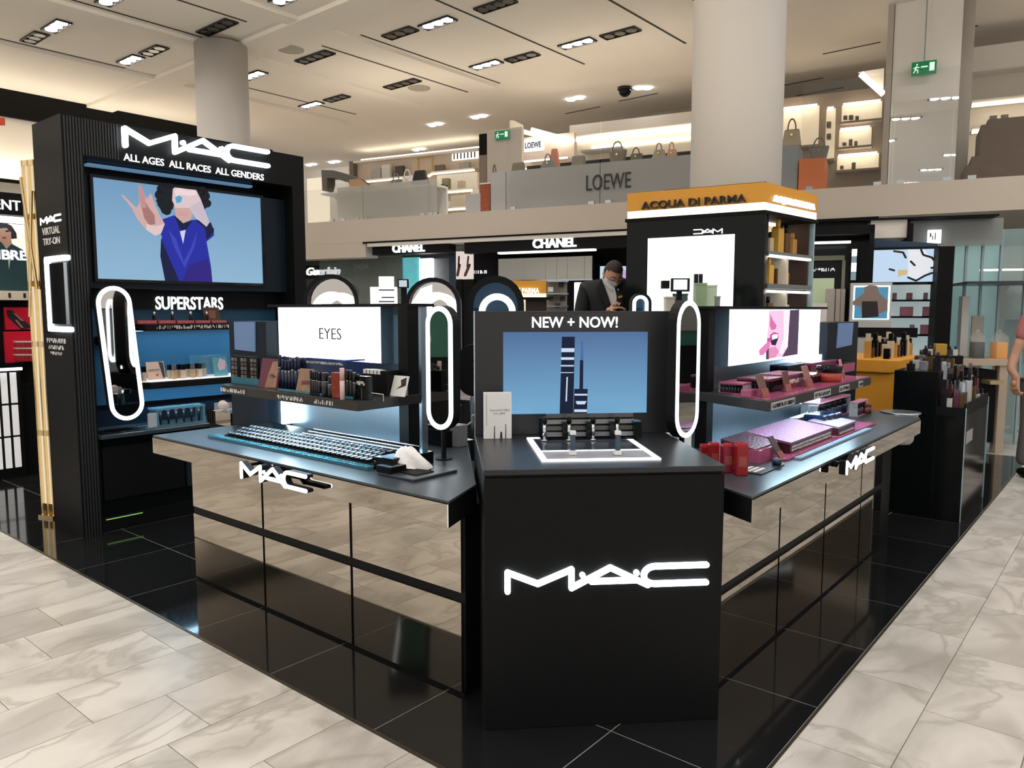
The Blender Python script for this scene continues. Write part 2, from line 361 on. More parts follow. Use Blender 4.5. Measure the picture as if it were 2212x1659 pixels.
for x, y, n, lit, L, lab in [
    (-12.5, 5.45, 3, True, 0.70, 'lit spotlight strip cut by the top edge, above the screen tower'), (-14.41, 5.35, 3, True, 0.70, 'lit three lamp spotlight above the dark one at the far left'),
    (-15.3, 5.32, 3, False, 0.70, 'unlit spotlight strip nearest the left edge of the ceiling'), (-12.39, 7.10, 4, False, 0.95, 'long unlit four lamp spotlight in front of the far round column'),
    (-14.37, 6.97, 3, False, 0.70, 'unlit spotlight strip left of the far round column'), (-15.23, 6.93, 3, True, 0.70, 'lit spotlight strip left of the far round column'),
    (-12.40, 9.08, 4, False, 0.95, 'long unlit spotlight just right of the round ceiling speaker'), (-10.22, 9.26, 3, False, 0.70, 'unlit spotlight strip left of a lit one, top centre'),
    (-9.39, 9.34, 3, True, 0.70, 'lit three lamp spotlight at top centre of the ceiling'), (-8.17, 9.40, 4, False, 0.72, 'unlit spotlight strip at the top edge, centre'),
    (-7.31, 11.68, 3, False, 0.70, 'unlit spotlight strip nearest the front round column'), (-8.17, 11.62, 3, True, 0.70, 'lit three lamp spotlight beside the front round column'),
    (-10.21, 11.47, 3, True, 0.70, 'lit three lamp spotlight left of an unlit one, mid ceiling'), (-9.40, 11.58, 3, False, 0.70, 'unlit spotlight strip right of a lit one, mid ceiling'),
    (-12.42, 11.29, 4, False, 0.95, 'long unlit spotlight beside the second round ceiling speaker'), (-14.37, 11.09, 3, False, 0.70, 'small unlit spotlight right of a lit one, far ceiling'),
    (-15.27, 11.05, 3, True, 0.70, 'small lit spotlight strip farthest back on the left'), (-14.28, 8.95, 3, True, 0.70, 'lit spotlight peeping out right of the far round column'),
    (-10.41, 7.15, 3, True, 0.70, 'lit spotlight strip just cut by the top edge of the picture')]:
    fit(x, y, n, lit, L, lab)
for x in (-15.3, -12.4, -9.4, -6.6, -3.8, -1.4, 1.2, 3.8):       # the same fittings go on over the aisle around the viewer
    for y in (-5.0, -2.2, 0.4, 3.0, 5.6):
        if (y > 3.5 or y < -3) and x < -8: continue
        fit(x, y, 3, True, 0.70, 'lit spotlight strip in the ceiling over the aisle')
for x in (-1.0, 1.6, 4.2):
    for y in (7.4, 9.6, 12.2): fit(x, y, 3, True, 0.70, 'lit spotlight strip in the ceiling over the aisle')
sp = mat('speaker_grille', (0.45, 0.42, 0.37), 0.9)
for (px, py), lab in (((628, 107), 'flat round ceiling speaker near the far column'), ((905, 190), 'smaller flat round ceiling speaker at mid ceiling')):
    x, y = W.g(px, py, CZ); r = 0.24
    solo('ceiling_speaker', lab, 'speaker', W, (x, y, CZ-0.012), MB().lathe(x, y, [(r*0.82, 0), (r, 0.004), (r, 0.012)], 24, CZ-0.012), sp)
for i, ((px, py), lab) in enumerate([((1243, 212), 'small twin downlight left of the dome camera'), ((1035, 251), 'small twin downlight above the upper shop signs'), ((941, 268), 'small twin downlight over the left upper shop'), ((905, 322), 'tiny twin downlight above the white bags'), ((672, 355), 'tiny twin downlight beside the screen tower'), ((722, 349), 'tiny twin downlight second from the screen tower')]):
    x, y = W.g(px, py, CZ); b = thing('twin_downlight', lab, 'ceiling light', W, (x, y, CZ), 'twin downlights over the upper floor')
    for d in (-0.12, 0.12): part(b, 'lamp', MB().cyl(x+d, y, CZ-0.03, 0.09, 0.03, 12), LAMPON)
x, y = W.g(1350, 189, CZ); b = thing('dome_camera', 'black dome security camera with a lit twin lamp beside it', 'camera', W, (x, y, CZ))
part(b, 'base', MB().cyl(x, y, CZ-0.05, 0.16, 0.05, 16), HOUS); part(b, 'dome', MB().ball((x, y, CZ-0.06), 0.14, 14, 8), GLOSSB)
for d in (0.3, 0.48): part(b, 'lamp', MB().cyl(x+d*0.77, y+d*0.64, CZ-0.03, 0.09, 0.03, 12), LAMPON)
for i, (px, py) in enumerate([(1258, 238), (1378, 210), (2040, 70), (1838, 104), (1725, 178), (1770, 198)]):
    x, y = W.g(px, py, CZ); part(ceil, 'air_slot', MB().box(x-0.5, x+0.5, y-0.02, y+0.02, CZ-0.006, CZ), SLOT)

# ================================================================== COLUMNS AND OUTER WALLS
for (x, y), lab in (((-13.04, 7.54), 'far round white column behind the screen tower'), ((-3.36, 7.60), 'near round white column rising behind the yellow kiosk')):
    solo('column', lab, 'column', W, (x, y, 0), MB().lathe(x, y, [(0.45, 0), (0.45, CZ-0.07)], 48), COLM, kind='structure')
wl = thing('wall_left', 'far left wall with a black band under the ceiling', 'wall', W, (-19.4, 5, 0), kind='structure')
part(wl, 'plaster', MB().box(-19.8, -19.4, -10, 10.8, 0, 6.0), PLASTER); part(wl, 'black_band', MB().box(-19.8, -19.3, -10, 10.6, 5.72, CZ), BLACK)
solo('wall_back', 'warm white back wall of the upper floor', 'wall', FM, (2, 8.2, 0), MB().box(-14, 24, 8.2, 8.5, 0, CZ), PLASTER, kind='structure')

# ================================================================== ADDED UPLIGHTS (unseen troughs put in to brighten the ceiling)
def uplight(lab, fr, x0, x1, ly, z, watts, col=(1.0, 0.86, 0.66)):
    t = thing('added_uplight', lab, 'light', fr, ((x0+x1)/2, ly, z)); w = 0.16
    part(t, 'trough', MB().box(x0, x1, ly-w/2, ly+w/2, z, z+0.01).box(x0, x1, ly-w/2, ly-w/2+0.01, z+0.01, z+0.06).box(x0, x1, ly+w/2-0.01, ly+w/2, z+0.01, z+0.06), MATTE)
    part(t, 'tube', MB().rod((x0+0.03, ly, z+0.03), (x1-0.03, ly, z+0.03), 0.015, 8), glow('uplight_tube', (1.0, 0.86, 0.66), 3.0))
    l = light_data('uplight', watts, x1-x0-0.06, w-0.03, col, 170); o = bpy.data.objects.new('uplight', l); COL.objects.link(o); o.parent = t; o.location = (0, 0, 0.065); o.rotation_euler = (math.pi, 0, 0)
    return t
uplight('added unseen uplight lying on top of the screen tower', FT, 2.2, 3.75, 0.30, 2.822, 130)
uplight('added unseen uplight lying on top of the yellow kiosk', FK, 0.15, 0.95, 0.45, 2.439, 10)
uplight('added warm uplight in front of the left wall', Fr(-19.2, 0, 90), -6, 10.4, 0.0, 4.30, 160)
uplight('added unseen uplight behind the long grey bench', FM, 3.2, 6.6, 0.95, 4.2, 14)
uplight('added unseen uplight on top of the left beauty stand', Fr(-8.0, 0, 90), 0.6, 2.2, 0.35, 2.95, 150)
uplight('added unseen uplight behind the frosted balustrade', FM, -0.9, 1.35, 0.95, 4.0, 22)
# ================================================================== MEZZANINE
mz = thing('trim_1', 'plain beige band of the upper floor edge', 'balcony edge', FM, (3, 0, 2.9), kind='structure')
part(mz, 'fascia', MB().box(-9, 22, 0, 8.2, 2.9, 3.35), FASC)
part(mz, 'dark_line', MB().box(0.0, 9.3, -0.03, 0.02, 2.868, 2.9), MATTE)  # thin dark strip under the fascia
part(mz, 'white_ledge', MB().box(0.1, 9.3, -0.02, 0.3, 2.80, 2.868), PLASTER)
part(mz, 'bulkhead', MB().box(-9, 0.05, 0.002, 0.4, 2.60, 2.9), FASC)
def zb(px, py, ly): return FM.pl(px, py, ly)
def scribble0(u, v, z0, z1):
    m = MB(); n = 7
    for k in range(n): x = u+(v-u)*k/n; m.box(x, x+(v-u)*0.05, 6.478, 6.485, z0, z1 if k % 3 else z0+(z1-z0)*0.7)
    return m
# glass balustrade, one pane each
FROST = mat('frosted_grey_glass', (0.56, 0.55, 0.50), 0.06, alpha=0.58)
def pane(x0, x1, z1, m, lab, ly=0.05): 
    a, b = FM.pl(x0, 430, ly)[0], FM.pl(x1, 430, ly)[0]
    t = thing('balustrade_pane', lab, 'glass pane', FM, ((a+b)/2, ly, 3.35), 'glass balustrade of the upper floor')
    part(t, 'pane', MB().box(a+0.008, b-0.008, ly, ly+0.018, 3.355, z1), m)
    part(t, 'clamp', MB().box(a+0.1, a+0.2, ly-0.01, ly+0.03, 3.35, 3.40).box(b-0.2, b-0.1, ly-0.01, ly+0.03, 3.35, 3.40), STEEL)
pane(600, 728, 4.02, GLASS, 'clear glass balustrade pane beside the screen tower')
pane(728, 784, 4.02, FROST, 'narrow frosted balustrade pane under the tan bag')
pane(784, 926, 4.02, FROST, 'wide frosted balustrade pane under the white and black bags')
pane(926, 944, 4.02, FROST, 'slim frosted balustrade pane at the gap before the low shelves')
pane(1092, 1295, 4.75, GLASS, 'tall clear balustrade pane in front of the left letters', 0.02)
pane(1296, 1497, 4.75, GLASS, 'tall clear balustrade pane left of the near column', 0.02)
pane(1725, 1918, 4.9, GLASS, 'tall clear balustrade pane over the orange plinth', 0.02)
pane(1918, 2070, 4.9, GLASS, 'tall clear balustrade pane before the mirror wall', 0.02)
pane(2070, 2260, 4.9, GLASS, 'tall clear balustrade pane before the brown steps', 0.02)
GREYP = mat('pale_grey_panel', (0.47, 0.47, 0.47), 0.6, var=0.03, vscale=3)
# long display bench with the shop name
a, b = FM.pl(1060, 420, 0.12)[0], FM.pl(1500, 380, 0.12)[0]
t = thing('display_bench', 'long pale grey display bench with black shop name letters', 'bench', FM, ((a+b)/2, 0.12, 3.35))
ja, jb = FM.pl(1093, 420, 0.12)[0], FM.pl(1296, 400, 0.12)[0]
for u, v in ((a, ja-0.006), (ja+0.006, jb-0.006), (jb+0.006, b)): part(t, 'front_panel', MB().box(u, v, 0.12, 0.16, 3.35, 4.05), GREYP)
part(t, 'body', MB().box(a+0.02, b-0.02, 0.16, 0.75, 3.35, 4.05), GREYP)
u, v, z0, z1 = pr(FM, 1267, 375, 1363, 409, 0.118)
part(t, 'lettering', MB().text('LOEWE', (u+v)/2, z0, z1-z0, 0.118, 0.02, v-u, bold=0.0), PRINTB)
# rooms behind
def shelf_unit(name, lab, x0, x1, ly, levels, depth=0.35, m=CREAM, strip=STRIPW, back=True, top=None, base=None):
    a, b = FM.pl(x0, 400, ly)[0], FM.pl(x1, 350, ly)[0]
    t = thing(name, lab, 'shelf', FM, ((a+b)/2, ly, 3.35)); zt = top or levels[0]+0.5; zb_ = base or 3.35
    if back: part(t, 'back_panel', MB().box(a, b, ly+depth, ly+depth+0.03, zb_, zt), m)
    for z in levels:
        part(t, 'shelf_board', MB().box(a, b, ly, ly+depth, z, z+0.05), m); part(t, 'strip_light', MB().box(a+0.02, b-0.02, ly+0.01, ly+0.05, z-0.02, z), strip)
    return t, a, b
# left upper shop: long back wall with a picture shelf
z1 = zb(900, 332, 6.5)[1]
PINKISH = mat('blush_plaster', (0.78, 0.66, 0.56), 0.8, var=0.03)
a, b = FM.pl(772, 360, 6.5)[0], FM.pl(1040, 330, 6.5)[0]
t = thing('display_wall', 'long lit blush wall with a white ledge behind the bags', 'wall unit', FM, ((a+b)/2, 6.5, 3.35))
part(t, 'panel', MB().box(a, b, 6.5, 6.6, 3.35, 5.95), PINKISH); part(t, 'cove_light', MB().box(a+0.2, b, 6.42, 6.5, 6.0, 6.05), STRIPW)
part(t, 'cornice', MB().box(a-0.1, b, 6.3, 6.6, 5.93, 5.99), PLASTER)
part(t, 'end_post', MB().box(a-0.15, a, 6.3, 6.6, 3.35, 6.0), mat('taupe_paint', (0.22, 0.17, 0.14), 0.6))
zl = zb(820, 385, 6.1)[1]; zl2 = zb(980, 366, 6.1)[1]
part(t, 'ledge', MB().box(a, FM.pl(930, 380, 6.1)[0], 6.1, 6.5, zl-0.06, zl), CREAM)
part(t, 'ledge', MB().box(FM.pl(930, 370, 6.1)[0], b, 6.1, 6.5, zl2-0.06, zl2), CREAM)
part(t, 'ledge_light', MB().box(a, FM.pl(930, 380, 6.1)[0], 6.08, 6.12, zl-0.09, zl-0.06).box(FM.pl(930, 370, 6.1)[0], b, 6.08, 6.12, zl2-0.09, zl2-0.06), STRIPW)
u, v, z0, z1 = pr(FM, 980, 324, 1032, 342, 6.49); part(t, 'lettering', MB().box(u-0.05, v+0.02, 6.485, 6.5, z0-0.03, z1+0.03), glow('lit_sign_white', (1, 0.95, 0.85), 1.6)); part(t, 'letters', scribble0(u, v, z0, z1), PRINTB)
u, v, z0, z1 = pr(FM, 901, 338, 934, 370, 6.46); part(t, 'niche_frame', MB().ring([(u, z0), (v, z0), (v, z1), (u, z1)], [(u+0.04, z0+0.04), (v-0.04, z0+0.04), (v-0.04, z1-0.04), (u+0.04, z1-0.04)], 6.46, 0.04), GOLD)
# black upright and grey block, patterned block
u, v, z0, z1 = pr(FM, 1035, 289, 1051, 396, 0.9); t = thing('upright_panel', 'tall dark upright panel left of the green exit sign', 'panel', FM, (u, 0.9, z0)); zc = zb(1043, 335, 0.9)[1]
part(t, 'upper_board', MB().box(u, v, 0.9, 1.1, zc, z1), MATTE); part(t, 'lower_board', MB().box(u, v, 0.9, 1.1, 3.35, zc), mat('taupe_paint', (0.22, 0.17, 0.14)))
u, v, z0, z1 = pr(FM, 1005, 418, 1038, 461, 0.3); solo('plinth_block', 'grey plinth block between low shelves and patterned block', 'plinth', FM, ((u+v)/2, 0.3, 3.35), MB().box(u, v, 0.3, 0.7, 3.35, z1), GREYP, bevel=0.01)
u, v, z0, z1 = pr(FM, 1038, 398, 1058, 461, 0.3); t = thing('patterned_block', 'tall brick red patterned block beside the long grey bench', 'plinth', FM, ((u+v)/2, 0.3, 3.35))
RUST = mat('rust_carpet', (0.36, 0.10, 0.05), 0.9, var=0.5, vscale=14); part(t, 'body', MB().box(u, v, 0.3, 0.7, 3.35, z1), RUST); part(t, 'cap', MB().box(u-0.01, v+0.01, 0.29, 0.71, z1, z1+0.03), CREAM)
ZLS = []
# low shelves between glass and blocks
for k, (y_, lab) in enumerate(((408, 'upper lit cream shelf behind the gap in the balustrade'), (446, 'lower lit cream shelf behind the gap in the balustrade'))):
    u, v, z0, z1 = pr(FM, 944, y_, 1020, y_+5, 1.4); t = thing('lit_shelf', lab, 'shelf', FM, ((u+v)/2, 1.4, z0)); part(t, 'board', MB().box(u, v, 1.4, 1.9, z0, z1), CREAM); ZLS.append(z1); part(t, 'strip_light', MB().box(u, v, 1.39, 1.42, z0-0.03, z0), STRIPW)
    part(t, 'bracket', MB().box(u, u+0.03, 1.4, 1.9, 3.35, z0).box(v-0.03, v, 1.4, 1.9, 3.35, z0), CREAM)
u, v, z0, z1 = pr(FM, 944, 375, 1030, 460, 2.0); solo('shelf_back', 'pale glowing back panel behind the low shelves', 'panel', FM, ((u+v)/2, 2.0, 3.35), MB().box(u, v, 2.0, 2.05, 3.35, z1), CREAM)
# tan curved divider left
t = thing('curved_divider', 'dark arched divider above the tan seat near the tower', 'divider', FM, (FM.pl(700, 400, 2)[0], 2, 3.35))
pts = [(694, 367), (720, 368), (745, 375), (770, 385), (783, 395), (792, 412), (755, 406), (745, 392), (720, 384), (706, 384), (706, 412), (696, 412)]
part(t, 'arch', MB().pic(FM, pts, 2.0, 0.3), mat('charcoal_felt', (0.10, 0.095, 0.09), 0.9)); part(t, 'tan_panel', MB().pic(FM, [(754, 388), (775, 386), (792, 398), (792, 412), (756, 406)], 1.95, 0.05), mat('tan_leather', (0.38, 0.24, 0.13), 0.6))
u, v, z0, z1 = pr(FM, 660, 383, 706, 408, 2.3); part(t, 'lit_back', MB().box(u, v, 2.35, 2.4, 3.35, z1), glow('soft_warm_panel', (1, 0.85, 0.62), 0.8))
# name shop on the bench: lit niche walls
a, b = FM.pl(1245, 330, 4.5)[0], FM.pl(1510, 300, 4.5)[0]; zc = zb(1370, 292, 4.5)[1]
t = thing('niche_wall', 'lit cream niche wall with cove light behind the bags', 'wall unit', FM, ((a+b)/2, 4.5, 3.35))
part(t, 'panel', MB().box(a, b+3, 4.5, 4.6, 3.35, zc+0.25), CREAM); part(t, 'cove_light', MB().box(a, b+3, 4.38, 4.44, zc-0.02, zc+0.04), STRIPW); part(t, 'soffit', MB().box(a-0.05, b+3, 4.2, 4.6, zc+0.06, zc+0.3), PLASTER)
part(t, 'second_light', MB().box(a+0.4, b+3, 4.46, 4.5, zc-0.22, zc-0.16), STRIPW)
zs = zb(1290, 322, 4.2)[1]; part(t, 'picture_ledge', MB().box(a+0.25, FM.pl(1345, 322, 4.2)[0], 4.15, 4.5, zs-0.05, zs), GREYP)
t2 = thing('side_niche', 'lit pale side niche carrying a small white name sign', 'wall unit', FM, (FM.pl(1180, 320, 3)[0], 3, 3.35))
u, v, z0, z1 = pr(FM, 1126, 278, 1240, 400, 3.0); w0 = zb(1200, 290, 3)[1]
part(t2, 'panel', MB().box(u, v, 3.0, 3.1, 3.35, w0), mat('blush_plaster', (0.78, 0.66, 0.56))); part(t2, 'end_post', MB().box(u-0.08, u, 2.6, 3.1, 3.35, w0+0.3), CREAM)
for q0, q1 in (((1150, 281), (1238, 304)), ((1132, 285), (1220, 309))):
    p, q = FM.pl(*q0, 2.9), FM.pl(*q1, 2.9); part(t2, 'tube_light', MB().rod((p[0], 2.85, p[1]), (q[0], 2.95, q[1]), 0.045, 8), STRIPW)
u, v, z0, z1 = pr(FM, 1131, 301, 1174, 326, 2.95); part(t2, 'sign_panel', MB().box(u, v, 2.93, 2.99, z0, z1), glow('small_lit_sign', (0.95, 0.95, 1), 1.3)); part(t2, 'lettering', MB().text('LOEWE', (u+v)/2, z0+(z1-z0)*0.25, (z1-z0)*0.5, 2.93, 0.01, (v-u)*0.8, bold=0.02), PRINTB)
for py in (340, 356): 
    u, v, z0, z1 = pr(FM, 1132, py, 1225, py+3, 2.6); part(t2, 'shelf_board', MB().box(u, v, 2.6, 3.0, z0, z1), CREAM); part(t2, 'strip_light', MB().box(u, v, 2.6, 2.63, z0-0.03, z0), STRIPW)
# handbags
def bag(px0, py0, px1, py1, ly, m, lab, handle='arch', hm=None, taper=0.15, dpt=0.16, floorz=None):
    u, v, z0, z1 = pr(FM, px0, py0, px1, py1, ly)
    if floorz is not None: z0 = floorz
    w = v-u; h = (z1-z0)*(0.62 if handle else 1.0); t = thing('handbag', lab, 'handbag', FM, ((u+v)/2, ly, z0), 'handbags on show on the upper floor'); cx = (u+v)/2
    tw = w*(1-taper)/2; bw = w/2
    if taper < 0: tw, bw = w/2, w*(1+taper)/2
    vs = [(cx-bw, ly-dpt/2, z0), (cx+bw, ly-dpt/2, z0), (cx+bw, ly+dpt/2, z0), (cx-bw, ly+dpt/2, z0), (cx-tw, ly-dpt/5, z0+h), (cx+tw, ly-dpt/5, z0+h), (cx+tw, ly+dpt/5, z0+h), (cx-tw, ly+dpt/5, z0+h)]
    part(t, 'body', MB().add(vs, [(0,3,2,1), (4,5,6,7), (0,1,5,4), (1,2,6,5), (2,3,7,6), (3,0,4,7)]), m, bevel=0.02)
    if handle:
        r = tw*0.55; pts = [(cx-r*math.cos(math.pi*k/8), ly-dpt/5, z0+h*0.95+(z1-z0-h)*math.sin(math.pi*k/8)) for k in range(9)]
        part(t, 'handle', MB().tube(pts, 0.012, 6), hm or m)
        part(t, 'clasp', MB().cbox(cx, ly-dpt/4-0.02, z0+h*0.6, w*0.12, 0.02, w*0.1), GOLD)
    return t
TAUPE = mat('taupe_leather', (0.22, 0.19, 0.15), 0.55, var=0.1, vscale=9); SAND = mat('sand_leather', (0.45, 0.38, 0.28), 0.55, var=0.1, vscale=9); CORAL = mat('coral_leather', (0.62, 0.22, 0.14), 0.5)
BLK = mat('black_leather', (0.015, 0.015, 0.016), 0.4); WHT = mat('white_leather', (0.72, 0.70, 0.67), 0.5); OLIVE = mat('olive_fabric', (0.16, 0.15, 0.09), 0.8, var=0.2, vscale=12); PEACH = mat('peach_leather', (0.75, 0.42, 0.25), 0.5)
BZ = 4.05
bag(1316, 305, 1354, 340, 0.4, TAUPE, 'tall taupe shopper bag above the letters on the bench', taper=-0.3, floorz=BZ)
bag(1362, 319, 1388, 337, 0.45, OLIVE, 'small open basket bag with two rings', taper=-0.2, floorz=BZ)
bag(1409, 309, 1440, 333, 0.4, SAND, 'rounded sand bag with a long arched strap', taper=0.3, floorz=BZ)
bag(1441, 307, 1463, 331, 0.5, PEACH, 'small peach bag at the column end of the bench', taper=0.2, floorz=BZ)
bag(1236, 336, 1264, 355, 0.4, TAUPE, 'low squat taupe box bag on the grey bench', handle=None, taper=0.05, floorz=BZ)
bag(1168, 332, 1202, 361, 0.4, mat('grey_leather', (0.20, 0.19, 0.18), 0.5), 'slouchy grey bag on the grey bench', taper=0.35, floorz=BZ)
bag(1186, 321, 1210, 352, 0.62, CORAL, 'coral hat shaped bag behind the slouchy grey one', handle=None, taper=0.5, floorz=BZ)
bag(1107, 351, 1133, 367, 0.4, OLIVE, 'speckled olive bag near the left end of the bench', handle=None, taper=0.1, floorz=BZ)
bag(1062, 354, 1078, 396, 0.65, OLIVE, 'upright olive bag beside the tall dark upright panel', taper=0.25, floorz=3.7)
# bags over the frosted panes sit on a white display shelf
t = thing('display_shelf', 'white display shelf running behind the frosted balustrade', 'shelf', FM, (FM.pl(830, 420, 0.3)[0], 0.3, 3.35)); u, v = FM.pl(700, 400, 0.3)[0], FM.pl(944, 400, 0.3)[0]
part(t, 'board', MB().box(u, v, 0.2, 0.7, 3.93, 3.97), WHITEP); part(t, 'back', MB().box(u, v, 0.65, 0.7, 3.35, 3.93), WHITEP)
bag(843, 375, 872, 395, 0.4, mat('grey_leather', (0.20, 0.19, 0.18)), 'floppy grey bag over the frosted balustrade pane', taper=0.25, floorz=3.97)
bag(870, 366, 893, 393, 0.4, WHT, 'white bag with a dark emblem between grey and black bags', taper=-0.2, floorz=3.97)
bag(890, 368, 926, 390, 0.45, BLK, 'black domed bag at the end of the frosted pane', handle=None, taper=0.4, floorz=3.97)
bag(724, 394, 755, 408, 0.4, WHT, 'low white bag in front of the tan panel', handle=None, taper=0.2, floorz=3.97)
def wallitem(px0, py0, px1, py1, ly, m, lab, name='gift_box', cat='box', zf=None):
    u, v, z0, z1 = pr(FM, px0, py0, px1, py1, ly); z0 = zf if zf is not None else z0
    solo(name, lab, cat, FM, ((u+v)/2, ly, z0), MB().box(u, v, ly, ly+0.12, z0, z1), m, bevel=0.01)
wallitem(800, 364, 822, 383, 6.25, mat('pale_grey_print', (0.5, 0.5, 0.48), 0.7, var=0.2, vscale=6), 'pale grey print card on the long white ledge', 'display_card', 'card', zl)
wallitem(824, 355, 842, 383, 6.25, WHITEP, 'tall white card on the long white ledge', 'display_card', 'card', zl)
wallitem(853, 358, 870, 377, 6.25, mat('charcoal_felt', (0.1, 0.095, 0.09)), 'folded charcoal card on the long white ledge', 'display_card', 'card', zl)
wallitem(938, 356, 958, 364, 6.2, mat('taupe_paint', (0.22, 0.17, 0.14)), 'flat dark box on the upper ledge by the sign', zf=zl2); wallitem(991, 350, 1013, 358, 6.2, GREYP, 'flat pale box on the upper ledge by the sign', zf=zl2)
wallitem(954, 385, 968, 404, 1.5, OLIVE, 'dark olive bucket bag on the upper lit shelf', 'bucket_bag', 'handbag', zf=ZLS[0]); wallitem(988, 390, 1000, 404, 1.5, SAND, 'small sand box on the upper lit shelf', zf=ZLS[0])
wallitem(946, 434, 968, 443, 1.5, WHITEP, 'white shoe box pair on the lower lit shelf', zf=ZLS[1])
# exit signs
def exit_sign(px0, py0, px1, py1, ly, lab, hang=True):
    u, v, z0, z1 = pr(FM, px0, py0, px1, py1, ly); t = thing('exit_sign', lab, 'sign', FM, ((u+v)/2, ly, z0)); w, h = v-u, z1-z0
    part(t, 'panel', MB().box(u, v, ly, ly+0.06, z0, z1), mat('exit_green', (0.005, 0.16, 0.06), 0.4, emit=(0.0, 0.3, 0.1), es=0.25))
    g = MB(); y0 = ly-0.004
    def q(x, z): return (u+w*x, z0+h*z)
    g.face([q(0.72, 0.2), q(0.92, 0.2), q(0.92, 0.85), q(0.72, 0.85)], y0, 0.004); g.face([q(0.38, 0.52), q(0.65, 0.52), q(0.65, 0.62), q(0.38, 0.62)], y0, 0.004)
    g.stroke([q(0.2, 0.62), q(0.17, 0.42), q(0.1, 0.18)], w*0.022, y0, 0.004); g.stroke([q(0.17, 0.42), q(0.26, 0.34), q(0.26, 0.15)], w*0.022, y0, 0.004); g.stroke([q(0.1, 0.5), q(0.2, 0.62), q(0.3, 0.55)], w*0.022, y0, 0.004); g.stroke([q(0.22, 0.78), q(0.221, 0.78)], w*0.035, y0, 0.004)
    part(t, 'pictogram', g, glow('exit_white', (0.85, 1, 0.85), 0.9))
    if hang: part(t, 'hanger', MB().box((u+v)/2-0.01, (u+v)/2+0.01, ly+0.02, ly+0.04, z1, CZ), STEEL)
exit_sign(1069, 282, 1099, 300, 0.84, 'small green exit sign over the long grey bench', False)
u, v, z0, z1 = pr(FM, 1052, 278, 1127, 400, 0.9); solo('wall_mezzanine_partition', 'pale partition carrying the small green exit sign', 'wall', FM, ((u+v)/2, 0.9, 3.35), MB().box(u, v, 0.9, 1.0, 3.35, z1), mat('pillar_beige', (0.50, 0.45, 0.39), 0.7), kind='structure')
exit_sign(1969, 132, 2023, 160, 1.2, 'green running man exit sign on the upper right wall')
# right upper shop
u, v, z0, z1 = pr(FM, 1640, 316, 1724, 405, 0.25); solo('plinth_block', 'tall blue grey plinth block beside the near column', 'plinth', FM, ((u+v)/2, 0.25, 3.35), MB().box(u, v, 0.25, 0.8, 3.35, z1), mat('blue_grey_panel', (0.30, 0.33, 0.34), 0.6), bevel=0.01); pz1 = z1
u, v, z0, z1 = pr(FM, 1725, 342, 1781, 405, 0.2); solo('plinth_block', 'bright orange plinth block behind the glass', 'plinth', FM, ((u+v)/2, 0.2, 3.35), MB().box(u, v, 0.2, 0.75, 3.35, z1), mat('bright_orange_panel', (0.78, 0.20, 0.05), 0.5), bevel=0.01); oz1 = z1
bag(1690, 256, 1732, 314, 0.4, SAND, 'tall sand tote with arched handle on the grey plinth', taper=0.25, hm=TAUPE, floorz=pz1)
bag(1748, 297, 1792, 340, 0.45, mat('grey_leather', (0.20, 0.19, 0.18)), 'flared grey tote on the orange plinth', taper=-0.35, hm=TAUPE, floorz=oz1)
TAUPW = mat('taupe_wall', (0.36, 0.29, 0.23), 0.8, var=0.03, vscale=2)
LYN = 3.4; a = FM.pl(1600, 330, LYN)[0]; b = FM.pl(1912, 300, LYN)[0]; zt = zb(1770, 224, LYN)[1]
t = thing('niche_wall', 'taupe wall with stacked glowing shoe niches', 'wall unit', FM, ((a+b)/2, LYN, 3.35)); part(t, 'panel', MB().box(a, b, LYN+0.5, LYN+0.6, 3.35, zt+0.3), TAUPW)
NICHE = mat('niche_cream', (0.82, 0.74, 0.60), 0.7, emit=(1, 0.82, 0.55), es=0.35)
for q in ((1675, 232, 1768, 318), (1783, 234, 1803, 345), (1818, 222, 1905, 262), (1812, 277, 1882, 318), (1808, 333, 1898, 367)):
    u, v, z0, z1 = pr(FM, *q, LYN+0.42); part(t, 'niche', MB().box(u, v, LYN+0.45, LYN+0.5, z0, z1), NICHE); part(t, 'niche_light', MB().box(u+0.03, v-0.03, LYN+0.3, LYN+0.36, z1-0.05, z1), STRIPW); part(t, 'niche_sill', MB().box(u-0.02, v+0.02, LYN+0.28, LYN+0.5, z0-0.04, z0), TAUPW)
k = 0
for q, nm in (((1822, 251, 1830, 258), 'first'), ((1834, 250, 1843, 258), 'second'), ((1848, 252, 1855, 258), 'third'), ((1820, 309, 1828, 314), 'first'), ((1834, 302, 1841, 314), 'second'), ((1846, 306, 1852, 314), 'third'), ((1815, 359, 1822, 365), 'first'), ((1840, 352, 1848, 365), 'second'), ((1786, 264, 1795, 276), 'upper'), ((1786, 290, 1795, 301), 'lower')):
    lv = 'top' if q[1] < 262 else ('middle' if q[1] < 316 else 'bottom'); lv = lv if q[0] > 1800 else 'narrow'
    u, v, z0, z1 = pr(FM, *q, LYN+0.36); bx = MB().box(u, v, LYN+0.3, LYN+0.42, z0, z1).box(u+0.01, v-0.01, LYN+0.28, LYN+0.3, z0+(z1-z0)*0.3, z1-(z1-z0)*0.2)
    solo('small_purse', f'{nm} small brown purse in the {lv} glowing niche', 'purse', FM, ((u+v)/2, LYN+0.36, z0), bx, TAUPE)
u, v, z0, z1 = pr(FM, 1856, 150, 1905, 205, 2.0); p, q = FM.pl(1860, 163, 2.0), FM.pl(1908, 200, 2.0)
